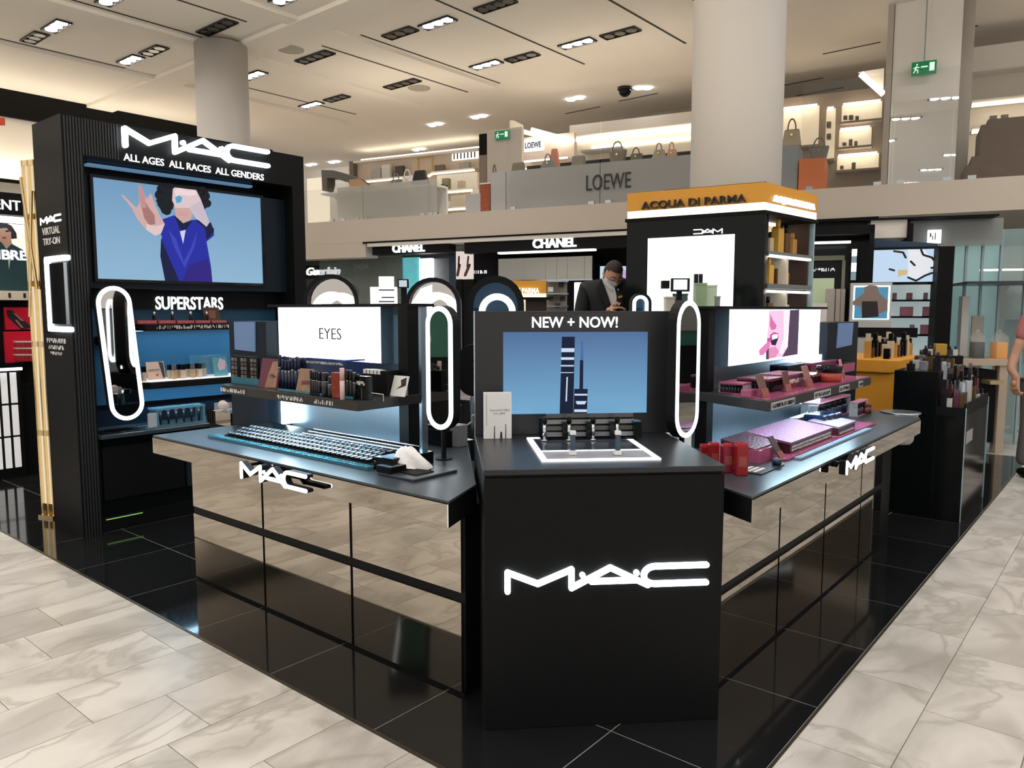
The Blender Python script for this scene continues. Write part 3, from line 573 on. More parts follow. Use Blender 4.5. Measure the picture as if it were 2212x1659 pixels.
t = thing('tube_light', 'slanting white tube light under the ceiling by the pillar', 'light', FM, (p[0], 2.0, q[1])); part(t, 'tube', MB().rod((p[0], 1.9, p[1]), (q[0], 2.1, q[1]), 0.05, 8), STRIPW); part(t, 'backing', MB().pic(FM, [(1853, 156), (1910, 147), (1908, 202)], 2.15, 0.05), PLASTER)
u, v, z0, z1 = pr(FM, 1908, 145, 1921, 392, 1.3); solo('wall_mezzanine_pillar', 'slim taupe pillar left of the mirror wall', 'pillar', FM, ((u+v)/2, 1.3, 3.35), MB().box(u, v, 1.3, 2.6, 3.35, CZ), mat('pillar_beige', (0.50, 0.45, 0.39), 0.7), kind='structure')
u, v, z0, z1 = pr(FM, 1921, 215, 2066, 392, 1.35); t = thing('mirror_wall', 'tall mirror wall showing the ceiling lights upstairs', 'mirror', FM, ((u+v)/2, 1.35, 3.35)); zt = z1
part(t, 'mirror_pane', MB().box(u, v, 1.35, 1.38, 3.35, zt), SILVER); part(t, 'upper_panel', MB().box(u, v, 1.35, 1.40, zt, CZ), PLASTER)
u, v, z0, z1 = pr(FM, 2066, 120, 2082, 392, 1.2); solo('wall_mezzanine_end', 'pale wall end right of the mirror wall', 'wall', FM, ((u+v)/2, 1.2, 3.35), MB().box(u, v+0.1, 1.55, 4.0, 3.35, CZ), mat('pillar_beige', (0.5, 0.45, 0.39)), kind='structure')
a, b = FM.pl(2100, 300, 3.0)[0], FM.pl(2300, 250, 3.0)[0]; t = thing('lit_shelf_wall', 'warm cream wall with two lit shelves above the brown steps', 'wall unit', FM, ((a+b)/2, 3.0, 3.35)); zt = zb(2160, 148, 3)[1]
part(t, 'panel', MB().box(a-0.3, b, 3.4, 3.5, 3.35, zt), CREAM); part(t, 'soffit', MB().box(a-0.3, b, 3.0, 3.4, zt, zt+0.4), PLASTER)
for py in (218, 276):
    u, v, z0, z1 = pr(FM, 2100, py-3, 2290, py+3, 3.0); zz = zb(2160, py, 3.0)[1]; part(t, 'shelf_board', MB().box(u, v, 3.0, 3.4, zz, zz+0.06), CREAM); part(t, 'strip_light', MB().box(u, v, 2.98, 3.05, zz-0.05, zz), STRIPW)
BRW = mat('brown_suede_block', (0.13, 0.085, 0.06), 0.85, var=0.2, vscale=6)
u, v, z0, z1 = pr(FM, 2085, 338, 2330, 385, 0.6); zs = [zb(2100, 338, 0.6)[1], zb(2118, 270, 0.6)[1], zb(2135, 258, 0.6)[1]]
t = thing('stepped_plinth', 'brown suede stepped display block at the upper right', 'plinth', FM, (u, 0.6, 3.35)); x1_, x2_, x3_ = FM.pl(2098, 360, 0.6)[0], FM.pl(2118, 300, 0.6)[0], FM.pl(2133, 280, 0.6)[0]
part(t, 'step', MB().box(u, x1_, 0.6, 1.5, 3.35, zs[0]-0.12), BRW); part(t, 'step', MB().box(x1_, x2_, 0.6, 1.5, 3.35, zs[0]), BRW); part(t, 'step', MB().box(x2_, x3_, 0.6, 1.5, 3.35, zs[1]), BRW); part(t, 'step', MB().box(x3_, v, 0.6, 1.5, 3.35, zs[2]), BRW)
u, v, z0, z1 = pr(FM, 2132, 254, 2160, 262, 0.9); solo('sunglasses_tray', 'small tray of dark sunglasses on the brown steps', 'tray', FM, ((u+v)/2, 0.9, zs[2]), MB().box(u, v, 0.8, 1.1, zs[2], zs[2]+0.03).box(u+0.03, u+0.12, 0.85, 0.9, zs[2]+0.03, zs[2]+0.1).box(u+0.17, u+0.26, 0.85, 0.9, zs[2]+0.03, zs[2]+0.1), OLIVE)
# ================================================================== ISLAND
def capsule(ax, az, bx, bz, r, n=14):
    a = math.atan2(bz-az, bx-ax); o = []
    for k in range(n): t = a+math.pi/2+math.pi*k/(n-1); o.append((ax+r*math.cos(t), az+r*math.sin(t)))
    for k in range(n): t = a-math.pi/2+math.pi*k/(n-1); o.append((bx+r*math.cos(t), bz+r*math.sin(t)))
    return o
def scribble(mb, x0, x1, z0, h, y0, t=0.0015):   # small print too fine to read
    x = x0
    while x < x1:
        w = h*random.choice((0.12, 0.18, 0.3)); g = h*random.choice((0.15, 0.22, 0.5)); k = random.random()
        mb.box(x, min(x+w, x1), y0-t, y0, z0 if k < 0.75 else z0+h*0.4, z0+h if k > 0.2 else z0+h*0.6); x += w+g
    return mb
USL = glow('under_shelf_light', (0.60, 0.85, 1.0), 100.0); USL3 = glow('lip_shelf_light', (0.58, 0.84, 1.0), 45.0); USL2 = glow('tower_shelf_light', (0.45, 0.78, 1.0), 34.0)
# ------------------------------------------------------------------ screen tower
FS = Fr(0, 2.04, 0)                              # its narrow side
tw = thing('screen_tower', 'tall black display tower with a big screen and neon sign', 'display tower', FT, (2.95, 0.25, 0))
X0, X1, TH = 2.04, 3.895, 2.82
ZR = 2.565
part(tw, 'side_wall', MB().box(X0, 2.17, 0, 0.5, 0, TH), BLACK)
part(tw, 'side_wall', MB().box(3.78, X1, 0, 0.5, 0, TH), BLACK)
part(tw, 'header', MB().box(2.17, 3.78, 0, 0.5, ZR, TH), BLACK)
part(tw, 'back_wall', MB().box(2.17, 3.78, 0.36, 0.5, 0, ZR), NAVY)
part(tw, 'blue_back_panel', MB().box(2.17, 3.78, 0.30, 0.36, 0.86, 1.56), TEALW)
part(tw, 'screen_board', MB().box(2.17, 3.78, 0.12, 0.36, 1.70, ZR-0.10), NAVY)
part(tw, 'sign_board', MB().box(2.17, 3.78, 0.26, 0.36, 1.56, 1.70), BLACK)
RIB = mat('ribbed_black', (0.02, 0.022, 0.026), 0.5)
for k in range(19):
    x = X0+0.012+k*0.0185
    part(tw, 'rib', MB().box(x, x+0.011, -0.008, 0, 0 if x < 2.15 else ZR+0.01, TH-0.01), RIB)
part(tw, 'cove_light', MB().box(2.25, 3.5, 0.14, 0.20, ZR-0.03, ZR-0.012), glow('blue_cove', (0.20, 0.42, 0.70), 0.4))
u, v, z0, z1 = 2.235, 3.50, FT.pl(382, 612, 0.10)[1], FT.pl(382, 397, 0.10)[1]
xa, xb = FT.pl(205, 490, 0.10)[0], FT.pl(565, 515, 0.10)[0]
scr = part(tw, 'screen', MB().box(xa, xb, 0.10, 0.12, 1.765, 2.452), grad('sky_blue_picture', (0.28, 0.50, 0.70), (0.16, 0.34, 0.56), 0.82))
part(tw, 'bezel', MB().ring([(xa-0.02, 1.745), (xb+0.02, 1.745), (xb+0.02, 2.472), (xa-0.02, 2.472)], [(xa, 1.765), (xb, 1.765), (xb, 2.452), (xa, 2.452)], 0.09, 0.03), GLOSSB, scr)
def em(name, c, s=1.0): return mat('picture_'+name, (0.004, 0.004, 0.004), 0.5, emit=c, es=s, spec=0.08)
C1, Y_ = lambda pts: [(x/3.16, 180+y/3.16) for x, y in pts], 0.0985
pf = MB()
part(tw, 'picture_hair', MB().pic(FT, C1([(1085, 682), (1190, 690), (1340, 705), (1420, 740), (1425, 830), (1390, 870), (1330, 800), (1200, 770), (1180, 860), (1110, 890), (1065, 800), (1095, 740)]), Y_), em('hair', (0.012, 0.014, 0.02)), scr)
part(tw, 'picture_face', MB().pic(FT, C1([(1180, 790), (1300, 800), (1330, 860), (1300, 930), (1250, 955), (1205, 920)]), Y_-0.0004), em('face', (0.55, 0.36, 0.33)), scr)
part(tw, 'picture_coat', MB().pic(FT, C1([(1105, 930), (1190, 900), (1240, 960), (1330, 930), (1400, 940), (1460, 990), (1460, 1040), (1410, 1080), (1440, 1250), (1450, 1362), (1130, 1360), (1095, 1180), (1105, 1040), (1080, 1010)]), Y_-0.0002), em('coat', (0.022, 0.028, 0.33)), scr)
part(tw, 'picture_coat_shade', MB().pic(FT, C1([(1100, 1060), (1150, 1180), (1230, 1362), (1130, 1360), (1095, 1180)]), Y_-0.0004).pic(FT, C1([(1330, 930), (1440, 950), (1462, 1010), (1410, 1070), (1400, 990)]), Y_-0.0004).pic(FT, C1([(1190, 900), (1250, 955), (1320, 930), (1270, 1000), (1230, 1000)]), Y_-0.0005), em('coat_dark', (0.012, 0.015, 0.05)), scr)
part(tw, 'picture_shirt', MB().pic(FT, C1([(1228, 1010), (1268, 1000), (1250, 1095)]), Y_-0.0006), em('shirt', (0.55, 0.6, 0.8)), scr)
part(tw, 'picture_hand', MB().pic(FT, C1([(826, 760), (845, 765), (930, 850), (950, 820), (945, 700), (960, 690), (1000, 790), (1030, 750), (1060, 830), (1090, 900), (1125, 960), (1100, 1025), (1060, 1040), (1000, 1000), (940, 930), (900, 850)]), Y_-0.0007), em('hand', (0.58, 0.38, 0.36)), scr)
part(tw, 'picture_hand', MB().pic(FT, C1([(1180, 720), (1215, 695), (1270, 720), (1320, 710), (1340, 730), (1370, 790), (1430, 950), (1410, 980), (1340, 920), (1290, 850), (1200, 850), (1175, 800)]), Y_-0.0008), em('hand_pale', (0.66, 0.52, 0.55)), scr)
part(tw, 'picture_palm', MB().pic(FT, C1([(955, 800), (985, 790), (1010, 840), (1055, 900), (1060, 960), (1020, 970), (985, 920)]), Y_-0.0009), em('palm', (0.36, 0.17, 0.16)), scr)
part(tw, 'picture_wrist', MB().pic(FT, C1([(1000, 960), (1060, 975), (1125, 960), (1100, 1025), (1060, 1040), (1000, 1000)]), Y_-0.0010), em('wrist', (0.70, 0.52, 0.52)), scr)
part(tw, 'picture_finger', MB().pic(FT, C1([(945, 700), (960, 688), (990, 770), (1000, 850), (965, 850), (950, 800)]), Y_-0.0011), em('finger', (0.50, 0.26, 0.26)), scr)
part(tw, 'picture_fingers', MB().pic(FT, C1([(1190, 735), (1225, 708), (1275, 735), (1330, 722), (1345, 760), (1290, 770), (1235, 760), (1200, 775)]), Y_-0.0011), em('fingers', (0.80, 0.62, 0.64)), scr)
part(tw, 'picture_forearm', MB().pic(FT, C1([(1290, 850), (1370, 800), (1430, 950), (1410, 980), (1350, 920)]), Y_-0.0011), em('forearm', (0.54, 0.46, 0.53)), scr)
part(tw, 'picture_lips', MB().pic(FT, C1([(1205, 885), (1250, 875), (1290, 885), (1275, 905), (1225, 908)]), Y_-0.0012), em('lip_tone', (0.62, 0.30, 0.32)), scr)
for cx_, cy_, r_ in ((1090, 760, 34), (1110, 820, 36), (1100, 720, 30), (1140, 870, 30), (1400, 770, 34), (1415, 820, 28), (1380, 735, 30), (1150, 710, 30)):
    part(tw, 'picture_curl', MB().pic(FT, C1([(cx_+r_*math.cos(2*math.pi*q/12), cy_+r_*math.sin(2*math.pi*q/12)) for q in range(12)]), Y_-0.0001), em('hair', (0.012, 0.014, 0.02)), scr)
part(tw, 'picture_fold', MB().pic(FT, C1([(1150, 1000), (1200, 1060), (1255, 1215), (1300, 1130), (1345, 1010), (1330, 1110), (1262, 1260), (1190, 1120)]), Y_-0.0006), em('fold', (0.045, 0.06, 0.45)), scr)
part(tw, 'picture_hem', MB().pic(FT, C1([(1290, 1240), (1420, 1200), (1445, 1300), (1450, 1362), (1240, 1361)]), Y_-0.0004), em('hem', (0.030, 0.020, 0.20)), scr)
part(tw, 'picture_eye', MB().pic(FT, C1([(1195, 775), (1220, 762), (1245, 780), (1235, 812), (1205, 818)]), Y_-0.001), em('eye', (0.08, 0.35, 0.55)), scr)
xa, xb = FT.pl(270, 300, -0.03)[0], FT.pl(578, 350, -0.03)[0]; zc = FT.pl(425, 319, -0.03)[1]
part(tw, 'neon_logo', mac_logo(MB(), xa, xb, zc, -0.045, 0.03, 1.15, 16), NEON)
xa, xb = FT.pl(267, 337, -0.006)[0], FT.pl(570, 378, -0.006)[0]; zc = FT.pl(420, 362, -0.006)[1]
part(tw, 'lettering', MB().text('ALL AGES  ALL RACES  ALL GENDERS', (xa+xb)/2, zc-0.022, 0.05, -0.001, 0.006, xb-xa, bold=0.01), LETW)
xa, xb = FT.pl(336, 655, 0.25)[0], FT.pl(482, 655, 0.25)[0]; z0 = FT.pl(410, 669, 0.25)[1]; z1 = FT.pl(410, 641, 0.25)[1]
part(tw, 'lettering', MB().text('SUPERSTARS', (xa+xb)/2, z0, z1-z0, 0.255, 0.008, xb-xa, bold=0.02), LETW)
# tower shelves
xs0 = FT.pl(292, 705, 0.04)[0]
for (py0, py1, nm) in ((700, 718, 'shelf'), (820, 836, 'shelf')):
    z1 = FT.pl(330, py0 if py0 < 750 else 826, 0.03)[1]; z0 = z1-0.05
    xl = FT.pl(292 if py0 < 750 else 303, py0, 0.06)[0]
    sh = part(tw, nm, MB().prism([(xl, 0.32), (xl, 0.10), (xl+0.06, 0.03), (3.75, 0.03), (3.75, 0.32)], z0, z1), BLACK, bevel=0.006)
    if py0 < 750:
        SH1 = z1; part(tw, 'print', scribble(MB(), xl+0.14, 3.6, z0+0.012, 0.026, 0.0295), PRINTW, sh)
    else: SH2 = z1; part(tw, 'lit_top', MB().prism([(xl+0.01, 0.30), (xl+0.01, 0.11), (xl+0.06, 0.04), (3.74, 0.04), (3.74, 0.30)], z1, z1+0.006), mat('opal_top', (0.8, 0.8, 0.8), 0.4, emit=(1, 0.97, 0.92), es=0.5), sh)
for zz in (SH1, SH2): part(tw, 'shelf_light', MB().box(2.45, 3.70, 0.14, 0.17, zz-0.0525, zz-0.0505), USL2)
CT = FT.pl(330, 925, 0.02)[1]
cb = part(tw, 'cabinet', MB().box(2.17, 3.78, 0.04, 0.36, 0.10, CT-0.03), GLOSSB)
part(tw, 'cabinet_door', MB().box(2.20, 2.78, 0.025, 0.04, 0.22, CT-0.10), BLACK, cb); part(tw, 'cabinet_door', MB().box(2.80, 3.74, 0.025, 0.04, 0.22, CT-0.10), mat('slate_gloss', (0.018, 0.028, 0.035), 0.1), cb)
part(tw, 'counter_top', MB().box(2.17, 3.78, -0.05, 0.36, CT-0.03, CT), TOPM, bevel=0.005)
part(tw, 'toe_kick', MB().box(2.17, 3.78, 0.02, 0.36, 0, 0.10), MATTE)
part(tw, 'kick_light', MB().box(2.2, 2.45, 0.012, 0.02, 0.085, 0.09), glow('green_amber_line', (0.3, 0.7, 0.15), 0.7))
# tower side: light bracket, small print
p0, p1, p2, p3 = [FS.pl(*q, -0.02) for q in ((143, 556), (99, 560), (105, 708), (151, 712))]
part(tw, 'light_bracket', MB(), NEON) if False else None
def side_part(name, mb, m):      # built on the tower's narrow side, same thing
    o = bpy.data.objects.new(name, mb.mesh(name, [m])); COL.objects.link(o); o.parent = tw
    o.matrix_local = (FT.M @ Matrix.Translation(Vector((2.95, 0.25, 0)))).inverted() @ FS.M; return o
xm = (p1[0]+p2[0])/2+0.02
side_part('light_bracket', MB().stroke([(p0[0], p0[1]), (xm, p0[1]), (xm, p3[1]), (p3[0], p3[1])], 0.017, -0.03, 0.03), NEON)
u, v, z0, z1 = pr(FS, 112, 568, 145, 700, -0.01)
side_part('try_on_mirror', MB().box(u, v, -0.02, 0, z0, z1), GLOSSB); side_part('mirror_edge', MB().box(v, v+0.006, -0.025, 0, z0, z1), STEEL)
u, v, z0, z1 = pr(FS, 88, 467, 132, 481, 0)
side_part('small_logo', mac_logo(MB(), u, v, (z0+z1)/2, -0.004, 0.004, 1.2, 22), LETW)
for (a, b, c, d), s_ in (((92, 490, 130, 506), 'VIRTUAL'), ((94, 513, 130, 528), 'TRY-ON')):
    u, v, z0, z1 = pr(FS, a, b, c, d, 0); side_part('lettering', MB().text(s_, (u+v)/2, z0, z1-z0, -0.001, 0.003, v-u, bold=0.01), PRINTW)
for q in ((102, 731, 142, 741), (106, 746, 138, 755), (110, 760, 135, 767)):
    u, v, z0, z1 = pr(FS, *q, 0); side_part('print', scribble(MB(), u, v, z0, z1-z0, -0.001), PRINTW)
# tilted pill mirror on the tower
def pill_mirror(lab, fr, ly, ta, tb, r, rim=0.035, lw=0.02, stem=None, group='pill shaped mirrors with ring lights', rimm=None, tilt=0):
    (ax, az), (bx, bz) = ta, tb
    t = thing('lighted_mirror', lab, 'mirror', fr, ((ax+bx)/2, ly, (stem or min(az, bz)-r)), group)
    part(t, 'casing', MB().face(capsule(ax, az, bx, bz, r), ly+0.006, rim), rimm or BLACK)
    part(t, 'ring_light', MB().ring(capsule(ax, az, bx, bz, r*0.985), capsule(ax, az, bx, bz, r-lw), ly, 0.012), RINGL)
    part(t, 'glass', MB().face(capsule(ax, az, bx, bz, r-lw+0.001), ly+0.003, 0.006), TINTM)
    if stem is not None:
        part(t, 'stem', MB().rod(((ax+bx)/2, ly+rim*0.6, stem), ((ax+bx)/2, ly+rim*0.6, min(az, bz)-r+0.02), 0.012, 10), BLACK)
        part(t, 'foot', MB().cyl((ax+bx)/2, ly+rim*0.6, stem, 0.04, 0.006, 16), BLACK)
    return t
LYM = -0.10
ta, tb = FT.pl(247, 655, LYM), FT.pl(275, 872, LYM); w_ = abs(FT.pl(305, 800, LYM)[0]-FT.pl(222, 760, LYM)[0])/2*0.92
mt = pill_mirror('tall tilted pill mirror with ring light on the screen tower', FT, LYM, ta, tb, 0.118, 0.04, 0.030)
part(mt, 'bracket', MB().box(2.30, 2.40, LYM+0.04, 0.40, 1.30, 1.36), BLACK)

# ------------------------------------------------------------------ corner podium
pd = thing('corner_podium', 'charcoal corner podium with glowing logo and new arrivals screen', 'podium', FP, (0, 0.4, 0))
PT = 0.98
part(pd, 'body', MB().box(-0.445, 0.445, 0, 0.80, 0, 0.948), BLACK, bevel=0.003)
part(pd, 'recess', MB().box(-0.437, 0.437, 0.008, 0.78, 0.948, 0.958), MATTE)
part(pd, 'top', MB().box(-0.447, 0.447, -0.002, 0.80, 0.958, PT), TOPP, bevel=0.003)
pan = part(pd, 'back_board', MB().box(-0.442, 0.478, 0.76, 0.81, PT, 1.545), mat('charcoal_board', (0.026, 0.027, 0.03), 0.4, var=0.1, vscale=20), bevel=0.002)
part(pd, 'edge_strip', MB().box(-0.446, -0.442, 0.755, 0.80, PT, 1.545), STEEL, pan)
part(pd, 'edge_strip', MB().box(0.478, 0.482, 0.755, 0.80, 1.15, 1.50), STEEL, pan)
u, v, z0, z1 = pr(FP, 1087, 717, 1398, 893, 0.757)
ps = part(pd, 'screen', MB().box(u, v, 0.757, 0.762, z0, z1), grad('steel_blue_picture', (0.16, 0.38, 0.60), (0.055, 0.13, 0.30), 0.95), pan)
S2 = lambda pts: [(980+x/3.568, 640+y/3.568) for x, y in pts]
DKB = em('ink', (0.008, 0.014, 0.035)); LTB = em('ice', (0.55, 0.68, 0.85)); MDB = em('mid_blue', (0.06, 0.15, 0.35))
part(pd, 'picture_tube', MB().pic(FP, S2([(835, 312), (934, 312), (922, 905), (817, 905)]), 0.7555), DKB, pan)
part(pd, 'picture_highlight', MB().pic(FP, S2([(831, 400), (931, 400), (929, 430), (830, 430)]), 0.7548).pic(FP, S2([(828, 470), (928, 470), (928, 490), (828, 490)]), 0.7548).pic(FP, S2([(826, 530), (926, 530), (926, 541), (826, 541)]), 0.7548).pic(FP, S2([(824, 585), (924, 585), (924, 591), (824, 591)]), 0.7548).pic(FP, S2([(870, 622), (880, 622), (873, 810), (862, 810)]), 0.7548).pic(FP, S2([(932, 752), (1030, 752), (1030, 765), (932, 765)]), 0.7542).pic(FP, S2([(940, 808), (1025, 808), (1010, 833), (950, 833)]), 0.7542).pic(FP, S2([(930, 872), (1026, 872), (1026, 892), (930, 892)]), 0.7542), LTB, pan)
part(pd, 'picture_wand', MB().pic(FP, S2([(983, 350), (990, 338), (998, 350), (999, 490), (977, 490)]), 0.7548), MDB, pan)
part(pd, 'picture_handle', MB().pic(FP, S2([(974, 492), (999, 492), (997, 714), (970, 714)]), 0.7548).pic(FP, S2([(930, 714), (1033, 714), (1027, 905), (924, 905)]), 0.7548), DKB, pan)
u, v, z0, z1 = pr(FP, 1149, 684, 1334, 708, 0.76)
part(pd, 'lettering', MB().text('NEW + NOW!', (u+v)/2, z0, z1-z0, 0.759, 0.006, v-u, bold=0.015), LETW, pan)
xa, xb = FP.pl(1096, 1250, 0)[0], FP.pl(1524, 1240, 0)[0]; zc = FP.pl(1310, 1246, 0)[1]
part(pd, 'neon_logo', mac_logo(MB(), xa, xb, zc, -0.012, 0.012, 1.05, 15.5), NEON)
# glowing tester tray let into the top
qa, qb, qc, qd = FP.g(1168, 996, PT), FP.g(1428, 995, PT), FP.g(1362, 946, PT), FP.g(1138, 946, PT)
tx0, tx1, ty0, ty1 = (qa[0]+qd[0])/2, (qb[0]+qc[0])/2, (qa[1]+qb[1])/2, (qc[1]+qd[1])/2
TX0, TX1, TY0, TY1 = tx0, tx1, ty0, ty1
lt = MB(); b_ = 0.022
lt.box(tx0, tx1, ty0, ty0+b_, PT, PT+0.006).box(tx0, tx1, ty1-b_, ty1, PT, PT+0.006).box(tx0, tx0+b_, ty0+b_, ty1-b_, PT, PT+0.006).box(tx1-b_, tx1, ty0+b_, ty1-b_, PT, PT+0.006)
tym = ty0+(ty1-ty0)*0.36; lt.box(tx0+b_, tx1-b_, tym, tym+0.012, PT, PT+0.006)
part(pd, 'tray_light', lt, glow('tray_light_white', (0.9, 0.96, 1), 2.4))
part(pd, 'tray_panel', MB().box(tx0+b_, tx1-b_, ty0+b_, tym, PT, PT+0.004), mat('grey_print_panel', (0.32, 0.33, 0.38), 0.35, var=0.4, vscale=14))
part(pd, 'tray_panel', MB().box(tx0+b_, tx1-b_, tym+0.012, ty1-b_, PT, PT+0.004), mat('dark_glass_panel', (0.03, 0.04, 0.06), 0.15))

# ------------------------------------------------------------------ counters
CTZ = 0.87
def counter(fr, lab, x_in, x_end, gaps, top_poly, apron_y, logo_px, base_x, sgn, logo_sq):
    lo, hi = min(x_in, x_end), max(x_in, x_end)
    c = thing('makeup_counter', lab, 'counter', fr, ((lo+hi)/2, 0.3, 0))
    part(c, 'body', MB().box(lo, hi, 0.012, 0.72, 0, 0.775), BLACK)
    part(c, 'toe_kick', MB().box(lo, hi, 0.004, 0.012, 0, 0.012), MATTE)
    xs_ = [lo+0.005]+sorted(gaps)+[hi-0.004]
    for a, b in zip(xs_, xs_[1:]):
        for z0, z1 in ((0.014, 0.385), (0.428, 0.772)):
            part(c, 'mirror_panel', MB().box(a+0.009, b-0.009, 0, 0.012, z0, z1), MIRROR)
    part(c, 'apron', MB().prism(top_poly, 0.772, 0.860), BLACK)
    ax0, ax1 = min(p[0] for p in top_poly if p[1] < apron_y+0.01), max(p[0] for p in top_poly if p[1] < apron_y+0.01)
    part(c, 'apron_mirror', MB().box(ax0+0.002, ax1-0.002, apron_y-0.004, apron_y-0.0005, 0.774, 0.858), MIRROR)
    big = top_poly
    part(c, 'worktop', MB().prism(big, 0.860, CTZ), TOPM, bevel=0.002)
    return c
AY = -0.225
lc = counter(FL, 'left makeup counter with mirrored drawers and eye products lightbox', -4.18, -2.03, [FL.pl(569, 1150, 0)[0], FL.pl(759, 1200, 0)[0]],
             [(-4.14, AY), (-1.885, AY), (-1.99, 0.035), (-2.76, 0.80), (-4.14, 0.80)], AY, None, 0, 1, 1)
xa, xb = FL.pl(522, 1015, -0.29)[0], FL.pl(661, 1048, -0.29)[0]; zc = FL.pl(592, 1030, -0.29)[1]
lg = part(lc, 'neon_logo', mac_logo(MB(), xa, xb, zc, -0.295, 0.006, 1.45, 17), NEON); part(lc, 'logo_casing', mac_logo(MB(), xa, xb, zc, -0.289, 0.03, 1.45, 18), MATTE, lg)
part(lc, 'logo_bracket', MB().box(xa, xa+0.012, -0.26, -0.226, zc+0.008, zc+0.02), BLACK, lg)
part(lc, 'end_panel', MB().box(-4.17, -3.785, 0.265, 0.46, CTZ, 1.485), NAVY)
part(lc, 'blue_card', MB().pic(FL, [(505, 695), (550, 695), (551, 760), (507, 755)], 0.258, 0.007), mat('cornflower_card', (0.16, 0.27, 0.52), 0.6))
BACKM = mat('satin_blue_metal', (0.36, 0.46, 0.55), 0.30, 0.85, var=0.25, vscale=2.2)
part(lc, 'back_board', MB().box(-3.785, -2.70, 0.42, 0.46, CTZ, 1.57), BACKM)
lb = part(lc, 'lightbox', MB().box(-3.78, -2.905, 0.345, 0.42, 1.285, 1.566), mat('lightbox_case', (0.12, 0.20, 0.28), 0.4))
part(lc, 'lit_face', MB().box(-3.776, -2.907, 0.340, 0.345, 1.288, 1.563), BOXL, lb)
u, v, z0, z1 = pr(FL, 690, 709, 737, 733, 0.338); part(lc, 'lettering', MB().text('EYES', (u+v)/2, z0, z1-z0, 0.339, 0.003, v-u, bold=-0.01), PRINTB, lb)
part(lc, 'top_board', MB().box(-3.82, -2.66, 0.30, 0.47, 1.566, 1.580), BLACK)
part(lc, 'post', MB().box(-2.73, -2.665, 0.30, 0.37, CTZ, 1.566), BLACK)
u, v, z0, z1 = pr(FL, 850, 680, 876, 787, 0.40); ip = part(lc, 'inner_panel', MB().box(u, v, 0.400, 0.418, z0, z1), mat('steel_blue_panel', (0.10, 0.20, 0.30), 0.35)); part(lc, 'panel_edge', MB().box(v, v+0.006, 0.396, 0.418, z0, z1), WHITEP, ip)
part(lc, 'strip_light', MB().box(-3.783, -3.765, 0.345, 0.42, 0.90, 1.10), STRIPC)
sl = part(lc, 'shelf', MB().prism([(-3.85, 0.30), (-3.85, 0.05), (-3.80, 0.0), (-2.655, -0.01), (-2.66, 0.38), (-3.79, 0.42)], 1.105, 1.15), mat('shelf_brown_black', (0.022, 0.02, 0.02), 0.35), bevel=0.002)
part(lc, 'shelf_light', MB().box(-3.74, -2.72, 0.05, 0.08, 1.100, 1.1045), USL, sl)
for (a, b, zz) in ((-3.80, -3.56, 1.118), (-3.27, -3.06, 1.116), (-2.97, -2.83, 1.116)):
    part(lc, 'print', scribble(MB(), a, b, zz, 0.020, -0.0085), PRINTW, sl)
ta, tb = FL.pl(947, 701, 0.29), FL.pl(947, 889, 0.29); rr = abs(FL.pl(975, 795, 0.29)[0]-FL.pl(918, 795, 0.29)[0])/2
pill_mirror('pill mirror with ring light on a stem beside the eye shelf', FL, 0.29, (ta[0], ta[1]), (ta[0], tb[1]), rr, 0.045, 0.024, stem=CTZ)

rc = counter(FRR, 'right makeup counter with mirrored drawers and lip picture lightbox', 2.80, 5.31, [FRR.pl(1684, 1150, 0)[0], FRR.pl(1782, 1100, 0)[0], FRR.pl(1861, 1040, 0)[0]],
             [(2.665, -0.20), (5.33, -0.20), (5.62, 0.22), (5.62, 0.77), (3.52, 0.77), (2.80, 0.05)], -0.20, None, 0, 1, 1)
xa, xb = FRR.pl(1829, 1000, -0.26)[0], FRR.pl(1886, 985, -0.26)[0]; zc = FRR.pl(1857, 994, -0.26)[1]
lg = part(rc, 'neon_logo', mac_logo(MB(), xa, xb, zc, -0.265, 0.006, 1.35, 17), NEON); part(rc, 'logo_casing', mac_logo(MB(), xa, xb, zc, -0.259, 0.03, 1.35, 18), MATTE, lg)
part(rc, 'logo_bracket', MB().box(xa, xa+0.012, -0.235, -0.201, zc+0.008, zc+0.02), BLACK, lg)
part(rc, 'end_leg', MB().box(5.325, 5.60, 0.02, 0.72, 0, 0.772), BLACK)
part(rc, 'end_panel', MB().box(4.95, 5.60, 0.27, 0.42, CTZ, 1.47), NAVY)
part(rc, 'blue_card', MB().pic(FRR, [(1812, 698), (1844, 697), (1840, 745), (1808, 752)], 0.262, 0.007), mat('cornflower_card', (0.16, 0.27, 0.52)))
part(rc, 'back_board', MB().box(3.50, 4.95, 0.42, 0.46, CTZ, 1.56), BACKM)
xa, xb = FRR.pl(1576, 730, 0.32)[0], FRR.pl(1771, 715, 0.32)[0]
lb = part(rc, 'lightbox', MB().box(xa, xb, 0.325, 0.42, 1.268, 1.555), mat('lightbox_case', (0.12, 0.2, 0.28)))
part(rc, 'lit_face', MB().box(xa+0.003, xb-0.003, 0.32, 0.325, 1.271, 1.552), BOXL, lb)
S3 = lambda pts: [(1440+x/3.95, 640+y/3.95) for x, y in pts]; LP = 0.3185
part(rc, 'picture_face', MB().pic(FRR, S3([(875, 122), (1055, 118), (1045, 250), (1010, 510), (870, 535), (850, 420), (870, 250)]), LP), em('pink_skin', (0.90, 0.45, 0.62), 1.3), lb)
part(rc, 'picture_shadow', MB().pic(FRR, S3([(1055, 118), (1133, 114), (1118, 495), (985, 518), (1035, 430)]), LP-0.0004), em('plum', (0.09, 0.06, 0.10)), lb); part(rc, 'picture_edge', MB().pic(FRR, S3([(850, 430), (872, 420), (872, 540), (850, 540)]), LP-0.0004), em('plum', (0.09, 0.06, 0.10)), lb)
